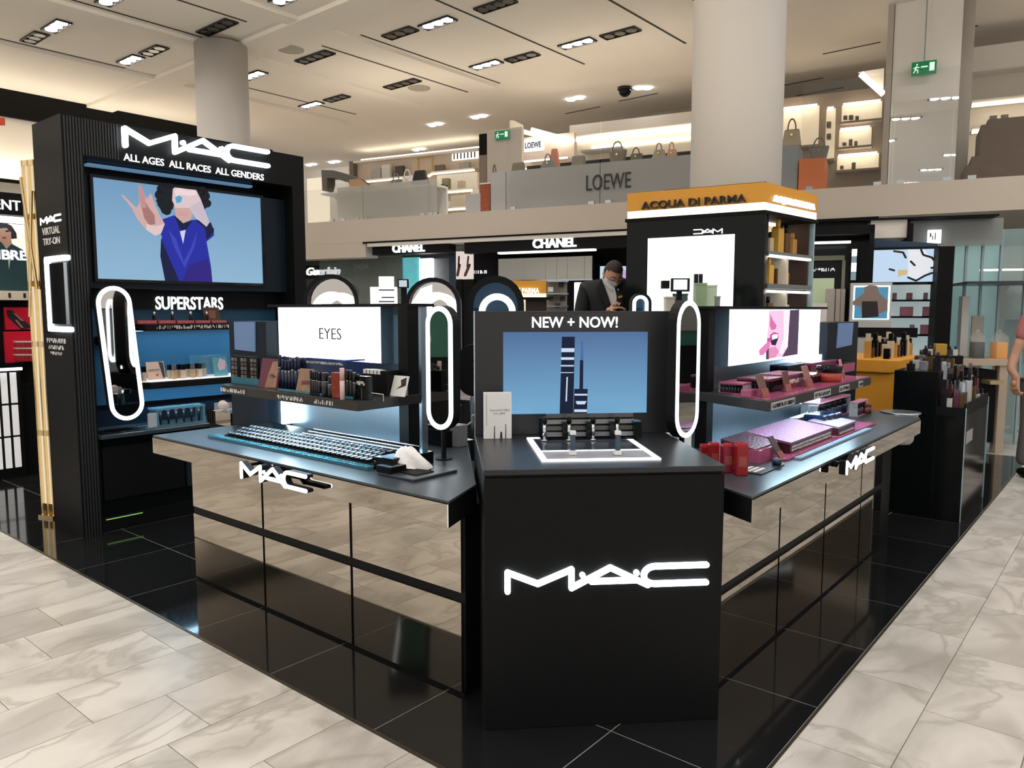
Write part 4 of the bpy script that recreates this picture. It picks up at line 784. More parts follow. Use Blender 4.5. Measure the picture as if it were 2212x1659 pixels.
part(rc, 'picture_nose', MB().pic(FRR, S3([(885, 150), (905, 200), (940, 250), (930, 280), (895, 290), (880, 250)]), LP-0.0004), em('rose_shadow', (0.62, 0.16, 0.36), 1.1), lb); part(rc, 'picture_cheek', MB().pic(FRR, S3([(1000, 125), (1050, 120), (1042, 260), (1020, 420), (985, 500), (960, 480), (1000, 350)]), LP-0.0003), em('pale_pink', (0.95, 0.66, 0.78), 1.3), lb); part(rc, 'picture_chin', MB().pic(FRR, S3([(872, 440), (930, 430), (960, 470), (930, 520), (872, 532)]), LP-0.0004), em('rose_mid', (0.72, 0.26, 0.46), 1.1), lb)
part(rc, 'picture_mouth', MB().pic(FRR, S3([(890, 330), (950, 315), (952, 360), (930, 420), (895, 415)]), LP-0.0006), em('mouth_dark', (0.03, 0.02, 0.06)), lb)
part(rc, 'picture_teeth', MB().pic(FRR, S3([(897, 330), (948, 320), (946, 358), (900, 372)]), LP-0.0008), em('teeth', (0.95, 0.93, 0.98)), lb)
part(rc, 'picture_lips', MB().pic(FRR, S3([(885, 330), (915, 305), (955, 318), (950, 326), (915, 318), (895, 340), (893, 400), (880, 390)]), LP-0.001).pic(FRR, S3([(860, 360), (895, 350), (880, 380), (862, 400)]), LP-0.001), em('magenta', (0.55, 0.08, 0.30)), lb)
part(rc, 'picture_tongue', MB().pic(FRR, S3([(790, 460), (850, 400), (885, 390), (880, 430), (830, 500), (795, 505)]), LP-0.0012), em('tongue', (0.80, 0.22, 0.50)), lb)
part(rc, 'top_board', MB().box(3.44, xb+0.01, 0.28, 0.47, 1.555, 1.568), BLACK)
part(rc, 'post', MB().box(3.455, 3.525, 0.36, 0.42, CTZ, 1.555), BLACK); part(rc, 'inner_panel', MB().box(3.55, xa-0.05, 0.415, 0.42, 1.25, 1.54), mat('steel_blue_panel', (0.1, 0.2, 0.3)))
part(rc, 'strip_light', MB().box(4.93, 4.948, 0.30, 0.42, 0.95, 1.09), STRIPC); part(rc, 'strip_light', MB().box(4.93, 4.948, 0.30, 0.42, 1.17, 1.27), STRIPC)
sl = part(rc, 'shelf', MB().prism([(3.27, -0.02), (4.86, -0.02), (4.88, 0.27), (4.95, 0.42), (3.46, 0.42)], 1.105, 1.15), mat('shelf_grey_black', (0.028, 0.028, 0.032), 0.4), bevel=0.002)
part(rc, 'shelf_light', MB().box(3.50, 4.84, 0.05, 0.08, 1.100, 1.1045), USL3, sl)
for a, b in ((3.29, 3.58), (3.85, 4.10), (4.25, 4.42), (4.60, 4.68)):
    pl_ = part(rc, 'label_strip', MB().box(a, b, -0.024, -0.0205, 1.110, 1.143), mat('label_grey', (0.42, 0.42, 0.42), 0.5), sl)
    part(rc, 'print', scribble(MB(), a+0.01, b-0.01, 1.117, 0.018, -0.024), PRINTB, sl)
ta, tb = FRR.pl(1490, 702, 0.30), FRR.pl(1490, 893, 0.30); rr = abs(FRR.pl(1515, 795, 0.30)[0]-FRR.pl(1466, 795, 0.30)[0])/2
pill_mirror('pill mirror with ring light between podium and lip counter', FRR, 0.30, (ta[0], ta[1]), (ta[0], tb[1]), rr, 0.045, 0.024, stem=CTZ)
# waste bin let into the far end of the right counter
gx = FRR.pl(1948, 930, -0.05)[0]; t = thing('waste_bin', 'grey rounded waste bin hung at the far counter end', 'bin', FRR, (5.50, -0.05, 0.66)); GB = mat('bin_grey', (0.36, 0.35, 0.33), 0.5)
part(t, 'bucket', MB().lathe(5.52, -0.04, [(0.07, 0), (0.085, 0.02), (0.11, 0.2)], 18, 0.665), GB); part(t, 'rim', MB().lathe(5.52, -0.04, [(0.11, 0), (0.125, 0.004), (0.125, 0.012), (0.105, 0.012)], 18, 0.865), STEEL)
# ================================================================== PRODUCTS
def spot(fr, px, pyb, zs): return fr.g(px, pyb, zs)
def ibox(name, lab, cat, fr, px0, px1, pyt, pyb, zs, d, m, group=None, parts=None, bevel=0.002, ly=None):
    """carton-like thing standing on zs; returns root and its box in frame units"""
    pm = (px0+px1)/2
    if ly is None: ly = fr.g(pm, pyb, zs)[1]
    u, v = sorted((fr.pl(px0, pyb, ly)[0], fr.pl(px1, pyb, ly)[0])); z1 = max(fr.pl(pm, pyt, ly)[1], zs+0.012)
    if parts is None: return solo(name, lab, cat, fr, ((u+v)/2, ly+d/2, zs), MB().box(u, v, ly, ly+d, zs, z1), m, group, bevel=bevel), u, v, ly, z1
    t = thing(name, lab, cat, fr, ((u+v)/2, ly+d/2, zs), group); part(t, parts, MB().box(u, v, ly, ly+d, zs, z1), m, bevel=bevel); return t, u, v, ly, z1
DKT = mat('black_tube', (0.012, 0.013, 0.016), 0.2); NVT = mat('navy_tube', (0.01, 0.018, 0.05), 0.2); SILC = mat('silver_cap', (0.6, 0.62, 0.65), 0.2, 1.0)
def tube_row(name, lab, cat, fr, px0, px1, pyt, pyb, zs, n, group, m=DKT, capm=SILC, r=None, rows=1, jit=0.15, ly=None):
    pm = (px0+px1)/2; ly0 = fr.g(pm, pyb, zs)[1] if ly is None else ly
    u, v = sorted((fr.pl(px0, pyb, ly0)[0], fr.pl(px1, pyb, ly0)[0])); h = fr.pl(pm, pyt, ly0)[1]-zs; p = (v-u)/n; r = r or p*0.38
    first = None
    for j in range(rows):
        for i in range(n):
            x = u+p*(i+0.5); y = ly0+r+j*2.6*r; hh = h*(1-jit*random.random())
            if first is None:
                first = thing(name, lab, cat, fr, (x, y, zs), group); F0 = (x, y, zs); H0 = h
                part(first, 'tube', MB().lathe(x, y, [(r, 0), (r, h*0.62)], 12, zs), m); part(first, 'cap', MB().lathe(x, y, [(r*0.92, h*0.625), (r*0.92, h*0.97), (r*0.8, h)], 12, zs), capm if capm is not SILC else m); part(first, 'collar', MB().lathe(x, y, [(r*0.95, h*0.612), (r*0.95, h*0.632)], 12, zs), SILC)
            else: dup(first, fr, (x, y, zs), scale=(1, 1, hh/h))
    return first
def card(name, lab, fr, px0, px1, pyt, pyb, zs, m, lean=0.03, motif=None, group=None, ly=None):
    pm = (px0+px1)/2; ly = fr.g(pm, pyb, zs)[1] if ly is None else ly; u, v = sorted((fr.pl(px0, pyb, ly)[0], fr.pl(px1, pyb, ly)[0])); z1 = fr.pl(pm, pyt, ly)[1]
    t = thing(name, lab, 'display card', fr, (pm and (u+v)/2, ly, zs), group)
    vs = [(u, ly, zs), (v, ly, zs), (v, ly+0.006, zs), (u, ly+0.006, zs), (u, ly+lean, z1), (v, ly+lean, z1), (v, ly+lean+0.006, z1), (u, ly+lean+0.006, z1)]
    part(t, 'board', MB().add(vs, [(0,3,2,1), (4,5,6,7), (0,1,5,4), (1,2,6,5), (2,3,7,6), (3,0,4,7)]), m)
    if motif:
        for nm, mm, pts in motif:
            g = MB(); q = [(u+(v-u)*x, ly+lean*z-0.002, zs+(z1-zs)*z) for x, z in pts]; g.add(q, [list(range(len(q)))]); part(t, nm, g, mm)
    part(t, 'prop', MB().box((u+v)/2-0.01, (u+v)/2+0.01, ly+lean, ly+lean+0.03, zs, zs+(z1-zs)*0.5), CLEAR)
    return t
# ---- left shelf (z 1.15)
ZS = 1.151
ly = FL.g(527, 830, ZS)[1]; u, v = FL.pl(499, 800, ly)[0], FL.pl(557, 810, ly)[0]; z1 = FL.pl(527, 770, ly)[1]
t = thing('eyeshadow_palette', 'upright brown palette of many eyeshadow squares on the eye shelf', 'palette', FL, ((u+v)/2, ly, ZS)); part(t, 'case', MB().box(u, v, ly, ly+0.015, ZS, z1), GLOSSB, bevel=0.002)
cols = [(0.10, 0.045, 0.03), (0.20, 0.10, 0.06), (0.05, 0.05, 0.06), (0.16, 0.15, 0.13), (0.30, 0.22, 0.15), (0.09, 0.10, 0.11)]
for i in range(8):
    for j in range(6):
        if i == 2 or i == 5: continue
        w = (v-u)/8.4; h = (z1-ZS)/6.6; x = u+w*(i+0.3); z = ZS+h*(j+0.4); c = cols[(i*2+j*3) % 6]
        part(t, 'pan', MB().box(x, x+w*0.78, ly-0.002, ly, z, z+h*0.78), mat('pan_%d' % ((i*2+j*3) % 6), c, 0.5))
ibox('acrylic_block', 'teal acrylic base strip under the eyeshadow squares', 'stand', FL, 500, 558, 816, 833, ZS, 0.006, TEALA, ly=ly-0.012)
FACE = mat('print_skin_dim', (0.30, 0.17, 0.12), 0.6, var=0.35, vscale=30); MAG = mat('print_magenta', (0.12, 0.025, 0.05), 0.4); TAN = mat('print_tan', (0.27, 0.16, 0.10), 0.6, var=0.35, vscale=30); EYEB = PRINTB  # card tones darkened as if backlit
card('model_card', 'purple card with an eye close up on the eye shelf', FL, 558, 598, 776, 838, ZS, MAG, motif=[('face', FACE, [(0.35, 0), (0.95, 0.05), (0.95, 0.95), (0.6, 0.9), (0.45, 0.45)]), ('eye', EYEB, [(0.42, 0.42), (0.65, 0.5), (0.9, 0.4), (0.65, 0.33)])])
tube_row('mascara_tube', 'dark navy mascara tube behind the purple eye card', 'mascara', FL, 599, 648, 768, 842, ZS, 7, 'mascara tubes on the eye shelf, left cluster', NVT, rows=2)
card('model_card', 'tan card with a face close up amid the mascara', FL, 638, 668, 798, 850, ZS, TAN, motif=[('eye', MAG, [(0.3, 0.5), (0.9, 0.55), (0.9, 0.4), (0.35, 0.35)])])
tube_row('eyeliner_pencil', 'slim black eyeliner right of the tan face card', 'eyeliner', FL, 668, 690, 800, 854, ZS, 5, 'slim eyeliners on the eye shelf', DKT, rows=2)
tube_row('concealer_stick', 'square shouldered dark bottle in the shelf middle', 'bottle', FL, 690, 716, 806, 858, ZS, 2, 'dark bottles in the eye shelf middle', DKT, r=0.018)
ibox('amber_box', 'glowing amber red carton between dark bottles and frosted tube', 'carton', FL, 716, 736, 805, 860, ZS, 0.03, mat('amber_acrylic', (0.22, 0.03, 0.015), 0.15, var=0.5, vscale=40), parts='carton')
u, v = spot(FL, 740, 863, ZS); t = thing('brow_gel', 'pale pink frosted tube at the front of the eye shelf', 'tube', FL, (u, v, ZS)); part(t, 'tube', MB().cyl(u, v, ZS, 0.011, 0.085, 14), mat('frosted_pink', (0.62, 0.48, 0.47), 0.35)); part(t, 'cap', MB().cyl(u, v, ZS+0.086, 0.0105, 0.055, 14), mat('frosted_blush', (0.55, 0.36, 0.35), 0.3))
tube_row('mascara_tube', 'black mascara right of the frosted pink tube', 'mascara', FL, 745, 766, 800, 862, ZS, 3, 'black mascara right of the pink tube', DKT, rows=2)
t, u, v, ly, z1 = ibox('mascara_carton', 'black carton with white lettering near the shelf corner', 'carton', FL, 763, 791, 813, 863, ZS, 0.04, GLOSSB, parts='carton'); part(t, 'print', scribble(MB(), u+0.004, v-0.004, ZS+(z1-ZS)*0.62, 0.018, ly), PRINTW); part(t, 'groove', MB().box(u+(v-u)*0.33, u+(v-u)*0.36, ly-0.001, ly, ZS, ZS+(z1-ZS)*0.5).box(u+(v-u)*0.66, u+(v-u)*0.69, ly-0.001, ly, ZS, ZS+(z1-ZS)*0.5), STEEL)
t, u, v, ly, z1 = ibox('tester_stand', 'black tester stand with white squares on top', 'stand', FL, 783, 836, 800, 852, ZS, 0.08, BLACK, parts='stand')
for k in range(5): part(t, 'tester_square', MB().box(u+0.012+k*0.026, u+0.030+k*0.026, ly-0.003, ly+0.03, z1-0.018, z1+0.002), WHITEP)
card('model_card', 'white card with pink lips beside the black post', FL, 842, 873, 813, 856, ZS, WHITEP, motif=[('dark_shape', PRINTB, [(0.35, 0.35), (0.95, 0.55), (0.9, 0.95), (0.55, 0.8), (0.65, 0.55)]), ('lips', mat('print_pink', (0.6, 0.12, 0.25), 0.5), [(0.6, 0.6), (0.75, 0.72), (0.9, 0.6), (0.75, 0.5)])])
t, u, v, ly, z1 = ibox('display_case', 'dark blue clear lid hovering over the mascara rack', 'display case', FL, 645, 748, 778, 848, ZS, 0.12, mat('deep_blue_acrylic', (0.02, 0.05, 0.22), 0.08, alpha=0.35), parts='case', ly=0.19); part(t, 'top', MB().box(u, v, 0.19, 0.31, z1, z1+0.008), mat('cobalt_acrylic', (0.03, 0.07, 0.35), 0.08))
part(t, 'print', scribble(MB(), u+0.02, v-0.02, z1-0.02, 0.012, 0.19), PRINTW)
ibox('ice_tray', 'long icy acrylic tray along the eye shelf front', 'tray', FL, 600, 760, 855, 859, ZS, 0.02, TEALA, ly=0.012)
u, v = FL.pl(792, 858, 0.06)[0], FL.pl(828, 858, 0.06)[0]; t = thing('wire_stop', 'thin curved acrylic stop in front of the tester stand', 'rail', FL, ((u+v)/2, 0.05, ZS)); part(t, 'rail', MB().tube([(u, 0.06, ZS+0.03), ((u+v)/2, 0.04, ZS+0.035), (v, 0.06, ZS+0.03), (v, 0.06, ZS)], 0.002, 6), SILC)
# ---- left worktop: long raised rack of shadow pots
f0, f1, b1 = FL.g(500, 946, CTZ), FL.g(796, 1021, CTZ), FL.g(836, 985, CTZ)
xl, xr, yf, yb = f0[0], f1[0]-0.03, (f0[1]+f1[1])/2, b1[1]
t = thing('pot_rack', 'long sloping glossy rack of eyeshadow pots on teal acrylic', 'display rack', FL, ((xl+xr)/2, (yf+yb)/2, CTZ)); H_ = 0.055
part(t, 'acrylic_base', MB().box(xl-0.10, xr, yf-0.03, yf+0.03, CTZ, CTZ+0.016), TEALA, bevel=0.002)
vs = [(xl, yf, CTZ), (xr, yf, CTZ), (xr, yb, CTZ), (xl, yb, CTZ), (xl, yf+0.01, CTZ+0.022), (xr, yf+0.01, CTZ+0.022), (xr, yb, CTZ+0.07), (xl, yb, CTZ+0.07)]
part(t, 'sloping_block', MB().add(vs, [(0,3,2,1), (4,5,6,7), (0,1,5,4), (1,2,6,5), (2,3,7,6), (3,0,4,7)]), GLOSSB); part(t, 'end_block', MB().box(xr, xr+0.10, yf+0.02, yb+0.02, CTZ, CTZ+0.055), GLOSSB, bevel=0.003)
for k in range(3):
    yy = yf+(yb-yf)*(0.62+0.14*k); zz = CTZ+0.024+0.046*(0.62+0.14*k); part(t, 'rail', MB().rod((xl+0.5, yy, zz+0.012), (xr+0.06, yy, zz+0.012), 0.004, 8), SILC)
GLT = [mat('pan_glitter_%d' % k, c, 0.22, 0.7, bump=0.4, vscale=160) for k, c in enumerate(((0.55, 0.68, 0.78), (0.30, 0.45, 0.62), (0.70, 0.74, 0.78), (0.18, 0.30, 0.42)))]
rot = Matrix.Rotation(math.atan2(0.046, yb-yf-0.01), 3, 'X'); pot_first = []
n_c = 34
for j in range(4):
    for i in range(n_c):
        x = xl+0.03+(xr-xl-0.06)*(i+0.5*(j % 2))/n_c; fy = 0.10+0.155*j; y = yf+0.01+(yb-yf-0.01)*fy; z = CTZ+0.022+0.048*fy+0.0015
        g = (i+j) % 4
        if len(pot_first) < 4:
            o = thing('eyeshadow_pot', 'small round metallic eyeshadow pot in the sloping rack', 'eyeshadow pot', FL, (x, y, z), 'eyeshadow pots in the sloping rack')
            part(o, 'rim', MB().lathe(x, y, [(0.0175, 0), (0.0175, 0.009), (0.0135, 0.009), (0.0135, 0.006)], 12, z), DKT); part(o, 'pan', MB().cyl(x, y, z, 0.0138, 0.0065, 12), GLT[len(pot_first)]); pot_first.append(o)
        else: o = dup(pot_first[g], FL, (x, y, z))
        o.rotation_euler = (math.atan2(0.046, yb-yf-0.01), 0, FL.a)
# bronze block and cotton pads at the far left of the worktop
ly = 0.40; u, v, z0, z1 = pr(FL, 447, 893, 498, 917, ly); z1 = max(z1, 0.9); t = thing('side_cabinet', 'small cabinet with bronze mirrored top band left of the counter', 'cabinet', FL, ((u+v)/2, ly+0.1, 0)); part(t, 'mirror_band', MB().box(u, v, ly, ly+0.25, z0, z1), MIRROR); part(t, 'body', MB().box(u+0.01, v, ly+0.01, ly+0.25, 0, z0), BLACK)
t = thing('cotton_box', 'clear box of pale cotton pads on the small side cabinet', 'box', FL, (u+0.13, ly+0.05, z1)); part(t, 'box', MB().box(u+0.08, u+0.18, ly+0.01, ly+0.09, z1, z1+0.05), CLEAR); part(t, 'cotton', MB().ball((u+0.115, ly+0.05, z1+0.035), 0.030, 12, 8), mat('cotton_pink', (0.62, 0.50, 0.50), 0.9)); part(t, 'cotton', MB().ball((u+0.15, ly+0.045, z1+0.03), 0.026, 12, 8), mat('cotton_pink', (0.62, 0.50, 0.50), 0.9))
# tissue holder
q = FL.g(818, 1028, CTZ); q2 = FL.g(945, 1000, CTZ); t = thing('tissue_holder', 'black tissue holder with a white tissue pulled up', 'tissue box', FL, (q[0]+0.08, q[1]+0.1, CTZ))
part(t, 'tray', MB().box(q[0]-0.02, q[0]+0.20, q[1]+0.01, q[1]+0.26, CTZ, CTZ+0.012), TOPM, bevel=0.004); part(t, 'side_block', MB().box(q[0]-0.03, q[0]+0.06, q[1]+0.01, q[1]+0.10, CTZ+0.012, CTZ+0.04), GLOSSB, bevel=0.003); part(t, 'slot', MB().box(q[0]+0.06, q[0]+0.16, q[1]+0.06, q[1]+0.16, CTZ+0.012, CTZ+0.016), MATTE)
tis = bpy.data.objects  # crumpled sheet
vs = []; fs = []; cx, cy = FL.g(885, 1005, CTZ+0.02); n = 14
for j in range(9):
    f = j/8
    for k in range(n):
        a = 2*math.pi*k/n; rr = (0.078*(1-f)**0.6+0.012)*(1+0.22*math.sin(3*a+f*4)+0.12*math.sin(5*a+1)); vs.append((cx+rr*math.cos(a)*1.15, cy+rr*math.sin(a)*0.62, CTZ+0.016+0.082*f+0.006*math.sin(4*a)))
for j in range(8):
    for k in range(n): fs.append((j*n+k, j*n+(k+1) % n, (j+1)*n+(k+1) % n, (j+1)*n+k))
fs.append([8*n+k for k in range(n)]); part(t, 'tissue', MB().add(vs, fs, True), mat('tissue_paper', (0.80, 0.80, 0.82), 0.9, bump=0.5, vscale=30))
# things on the staff side of the left worktop
t, u, v, ly, z1 = ibox('card_reader', 'black payment terminal base behind the left pill mirror', 'card reader', FL, 905, 968, 928, 962, CTZ, 0.12, GLOSSB, parts='base'); part(t, 'lid', MB().box(u+0.01, v-0.02, ly+0.02, ly+0.11, z1, z1+0.015), BLACK)
part(t, 'cradle', MB().box(v-0.02, v+0.04, ly+0.03, ly+0.10, CTZ, z1+0.03), mat('grey_plastic', (0.3, 0.31, 0.33), 0.4), bevel=0.004)
p, q = FL.g(968, 950, CTZ), FL.pl(1020, 898, 0.60); t = thing('cable', 'pale cable rising from the payment terminal behind the podium', 'cable', FL, (p[0], p[1], CTZ)); part(t, 'cord', MB().tube([(p[0], p[1]+0.08, CTZ+0.03), (p[0]+0.06, p[1]+0.12, CTZ+0.09), (q[0], 0.60, q[1]), (q[0]+0.05, 0.66, q[1]+0.03)], 0.004, 6), WHITEP)
u, v = FL.g(985, 950, CTZ); solo('leaflet', 'white leaflet with a black mark behind the left mirror', 'leaflet', FL, (u, v, CTZ+0.001), MB().prism([(u-0.08, v-0.03), (u+0.06, v-0.05), (u+0.08, v+0.05), (u-0.06, v+0.07)], CTZ+0.001, CTZ+0.004), mat('lit_paper', (0.8, 0.8, 0.8), 0.6))
# speech shaped black headrest on the staff side
t = thing('makeup_stool', 'rounded black stool back seen left of the podium board', 'stool', FC, (FC.pl(1020, 800, 4.25)[0], 4.25, 0)); cx, cz = FC.pl(1022, 800, 4.25); part(t, 'back', MB().face(capsule(cx-0.0, cz-0.06, cx+0.0, cz+0.06, 0.085), 4.25, 0.04), BLACK); part(t, 'pole', MB().rod((cx, 4.27, 0.42), (cx, 4.27, cz-0.1), 0.02), STEEL); part(t, 'seat', MB().lathe(cx, 4.36, [(0.17, 0), (0.18, 0.02), (0.18, 0.05), (0.16, 0.06)], 20, 0.42), BLACK); part(t, 'column', MB().rod((cx, 4.36, 0.02), (cx, 4.36, 0.42), 0.025), STEEL); part(t, 'foot', MB().cyl(cx, 4.36, 0, 0.2, 0.02, 20), STEEL)

# ---- podium: tester stand and white book
u, v = FP.g(1045, 949, PT)[0], FP.g(1105, 947, PT)[0]; ly = FP.g(1080, 948, PT)[1]; z1 = FP.pl(1076, 848, ly)[1]
t = thing('white_brochure_box', 'white upright booklet box printed with brushes on the podium', 'booklet', FP, ((u+v)/2, ly, PT)); part(t, 'box', MB().box(u, v, ly, ly+0.03, PT, z1), WHITEP, bevel=0.002); part(t, 'spine_line', MB().box(u+0.012, u+0.014, ly-0.001, ly, PT+0.06, z1-0.01), mat('grey_line', (0.3, 0.3, 0.3)))
part(t, 'print', scribble(scribble(MB(), u+0.03, v-0.01, PT+0.125, 0.008, ly-0.0003), u+0.045, v-0.03, PT+0.110, 0.008, ly-0.0003), mat('grey_print', (0.35, 0.35, 0.38)))
for x, h, w in ((0.048, 0.058, 0.005), (0.078, 0.032, 0.011), (0.098, 0.066, 0.004)): part(t, 'brush_print', MB().face([(u+x-w/2, PT+0.002), (u+x+w/2, PT+0.002), (u+x+w*0.3, PT+h), (u+x-w*0.3, PT+h)], ly-0.001, 0.001), mat('print_brown_black', (0.03, 0.015, 0.015)))
yb = TY1-0.035; xa = TX0+0.06; xb = TX0+0.06+(TX1-TX0)*0.62; zt = FP.pl(1266, 903, yb)[1]
xa = FP.pl(1165, 930, yb)[0]; xb = FP.pl(1368, 930, yb)[0]
t = thing('tester_rack', 'dark stepped acrylic rack of testers on the glowing podium tray', 'display rack', FP, ((xa+xb)/2, yb, PT+0.006)); z0 = PT+0.006
part(t, 'back_plate', MB().box(xa, xb, yb+0.015, yb+0.022, z0, zt), GLOSSB); part(t, 'base', MB().box(xa, xb, yb-0.05, yb+0.02, z0, z0+0.008), GLOSSB)
for k in range(4): part(t, 'step', MB().box(xa+0.03, xb, yb-0.03+0.011*k, yb+0.015, z0+0.012+0.026*k, z0+0.030+0.026*k), mat('smoke_acrylic_%d' % (k % 2), ((0.25, 0.26, 0.28), (0.10, 0.10, 0.10))[k % 2], 0.12))
for k in range(4):
    x = xa+0.02+(xb-xa)*(k+0.05)/4; part(t, 'divider', MB().box(x+0.07, x+0.105, yb-0.052, yb+0.02, z0+0.008, zt-0.012), GLOSSB)
PENG = mat('chrome_pen', (0.65, 0.68, 0.72), 0.12, 1.0)
pens = None
for k, (px, pb) in enumerate(((1176, 968), (1229, 966), (1281, 966), (1333, 968))):
    x, y = FP.pl(px, 950, yb-0.062)[0], yb-0.062
    if pens is None:
        pens = thing('eye_pen', 'standing chrome and black pen tester in front of the podium rack', 'pen', FP, (x, y, z0), 'pen testers on the podium tray'); part(pens, 'foot', MB().cyl(x, y, z0, 0.014, 0.006, 14), PENG); part(pens, 'barrel', MB().cyl(x, y, z0+0.006, 0.0075, 0.07, 12), PENG); part(pens, 'tip', MB().lathe(x, y, [(0.011, 0), (0.011, 0.02), (0.007, 0.028)], 12, z0+0.076), GLOSSB)
    else: dup(pens, FP, (x, y, z0))
for px in (1237, 1334):
    x, y = FP.g(px, 982, z0); t = thing('cube_pen', 'short black pen in a white cube foot on the tray' + (', left one' if px < 1300 else ', right one'), 'pen', FP, (x, y, z0)); part(t, 'cube', MB().cbox(x, y, z0, 0.026, 0.026, 0.018), WHITEP, bevel=0.001); part(t, 'barrel', MB().cbox(x, y, z0+0.018, 0.018, 0.018, 0.062), mat('smoke_glass', (0.05, 0.08, 0.12), 0.1)); part(t, 'cap', MB().cbox(x, y, z0+0.08, 0.022, 0.022, 0.014), WHITEP)

# ---- right shelf (z 1.15)
PNK = mat('pink_plastic', (0.38, 0.09, 0.18), 0.2); DPNK = mat('deep_pink_gloss', (0.17, 0.03, 0.07), 0.15); MAUVE = mat('mauve_swatch', (0.15, 0.07, 0.06), 0.5, var=0.4, vscale=30); MAUV2 = mat('brown_swatch', (0.11, 0.035, 0.03), 0.5, var=0.4, vscale=30); BLUSH = mat('blush_swatch', (0.28, 0.13, 0.11), 0.5, var=0.3, vscale=30); REDP = mat('red_lacquer', (0.30, 0.012, 0.018), 0.25); REDG = mat('red_glow_acrylic', (0.55, 0.03, 0.05), 0.12, alpha=0.9)
def rack(lab, fr, px0, px1, pyt, pyb, zs, n, d, group, lid=PNK, m=NVT, ly=None):
    ly = fr.g((px0+px1)/2, pyb, zs)[1] if ly is None else ly; u, v = sorted((fr.pl(px0, pyb, ly)[0], fr.pl(px1, pyb, ly)[0])); z1 = fr.pl((px0+px1)/2, pyt, ly)[1]
    t = thing('lipgloss_rack', lab, 'display rack', fr, ((u+v)/2, ly+d/2, zs)); part(t, 'lid', MB().box(u, v, ly, ly+d, z1-0.012, z1), lid, bevel=0.003); part(t, 'side', MB().box(u, u+0.003, ly, ly+d, zs, z1-0.012), CLEAR); part(t, 'side', MB().box(v-0.003, v, ly, ly+d, zs, z1-0.012), CLEAR); part(t, 'floor', MB().box(u, v, ly, ly+d, zs, zs+0.003), lid)
    f = None; p = (v-u-0.01)/n; r = p*0.36
    for i in range(n):
        x = u+0.005+p*(i+0.5); y = ly+r+0.004
        if f is None: f = thing('lipgloss', 'slim dark lip gloss in ' + group, 'lip gloss', fr, (x, y, zs+0.003), group); part(f, 'tube', MB().cyl(x, y, zs+0.003, r, (z1-zs)*0.5, 10), m); part(f, 'cap', MB().cyl(x, y, zs+0.003+(z1-zs)*0.5, r*0.85, (z1-zs)*0.3, 10), GLOSSB)
        else: dup(f, fr, (x, y, zs+0.003))
    return t
rack('pink lidded lip gloss rack at the near end of the lip shelf', W, 1552, 1605, 826, 857, ZS, 8, 0.30, 'the near pink lidded rack', ly=3.47)
def paddle(lab, fr, p_top, p_bot, zs, w, m, lean=0.05, dz=0.0):
    x0, y0 = fr.g(*p_bot, zs); x1, z1 = fr.pl(*p_top, y0+lean); t = thing('swatch_paddle', lab, 'swatch', fr, (x0, y0, zs), 'leaning colour swatches')
    vs = [(x0-w, y0, zs), (x0+w, y0, zs), (x0+w, y0+0.006, zs), (x0-w, y0+0.006, zs), (x1-w, y0+lean, z1), (x1+w, y0+lean, z1), (x1+w, y0+lean+0.006, z1), (x1-w, y0+lean+0.006, z1)]
    part(t, 'strip', MB().add(vs, [(0,3,2,1), (4,5,6,7), (0,1,5,4), (1,2,6,5), (2,3,7,6), (3,0,4,7)]), m, bevel=0.002)
    k = 0.35; part(t, 'smear', MB().add([(a[0]+(b[0]-a[0])*f_, a[1]+(b[1]-a[1])*f_-0.003, a[2]+(b[2]-a[2])*f_) for a, b, f_ in ((vs[0], vs[4], 0.05), (vs[1], vs[5], 0.05), (vs[1], vs[5], 0.4), (vs[0], vs[4], 0.4))], [(0, 1, 2, 3)]), mat('smear_red', (0.30, 0.08, 0.08), 0.3))
    return t
paddle('brown leaning swatch strip nearest the gloss rack', FRR, (1640, 808), (1656, 860), ZS, 0.042, MAUVE)
paddle('dark red leaning swatch strip mid lip shelf', FRR, (1696, 802), (1704, 848), ZS, 0.038, MAUV2)
paddle('blush leaning swatch strip beside the lip shelf lamp', FRR, (1738, 790), (1752, 838), ZS, 0.042, BLUSH)
paddle('small pink swatch clipped at the far end of the lip shelf', FRR, (1815, 776), (1824, 822), ZS, 0.020, mat('rose_swatch', (0.5, 0.2, 0.25), 0.4))
def case(lab, fr, px0, px1, pyt, pyb, zs, d, body, top, group=None, ly=None, printed=False):
    t, u, v, l, z1 = ibox('palette_case', lab, 'palette', fr, px0, px1, pyt, pyb, zs, d, body, group, parts='case', ly=ly); part(t, 'tilted_top', MB().box(u, v, l-0.002, l+d, z1, z1+0.012), top, bevel=0.002)
    if printed: part(t, 'print', scribble(MB(), u+0.02, v-0.02, z1-(z1-zs)*0.55, (z1-zs)*0.35, l), PRINTW)
    return t, u, v, l, z1
PGLIT = mat('pink_glitter', (0.30, 0.11, 0.20), 0.32, 0.5, bump=1.0, vscale=140, var=0.5)
case('black case with a shiny pink top on the lip shelf', FRR, 1660, 1690, 822, 848, ZS, 0.16, GLOSSB, DPNK, ly=0.10)
case('pink case with white lettering mid lip shelf', FRR, 1700, 1740, 812, 842, ZS, 0.15, DPNK, PGLIT, ly=0.10, printed=True)
case('low grey fronted case right of the blush strip', FRR, 1755, 1782, 812, 832, ZS, 0.12, GLOSSB, SILC, ly=0.10)
case('black topped case at the back of the lip shelf', FRR, 1700, 1735, 792, 815, ZS, 0.10, GLOSSB, NVT, ly=0.26)
case('pink glitter case glinting under the lip shelf lamp', FRR, 1752, 1806, 785, 815, ZS, 0.10, DPNK, PGLIT, ly=0.24)
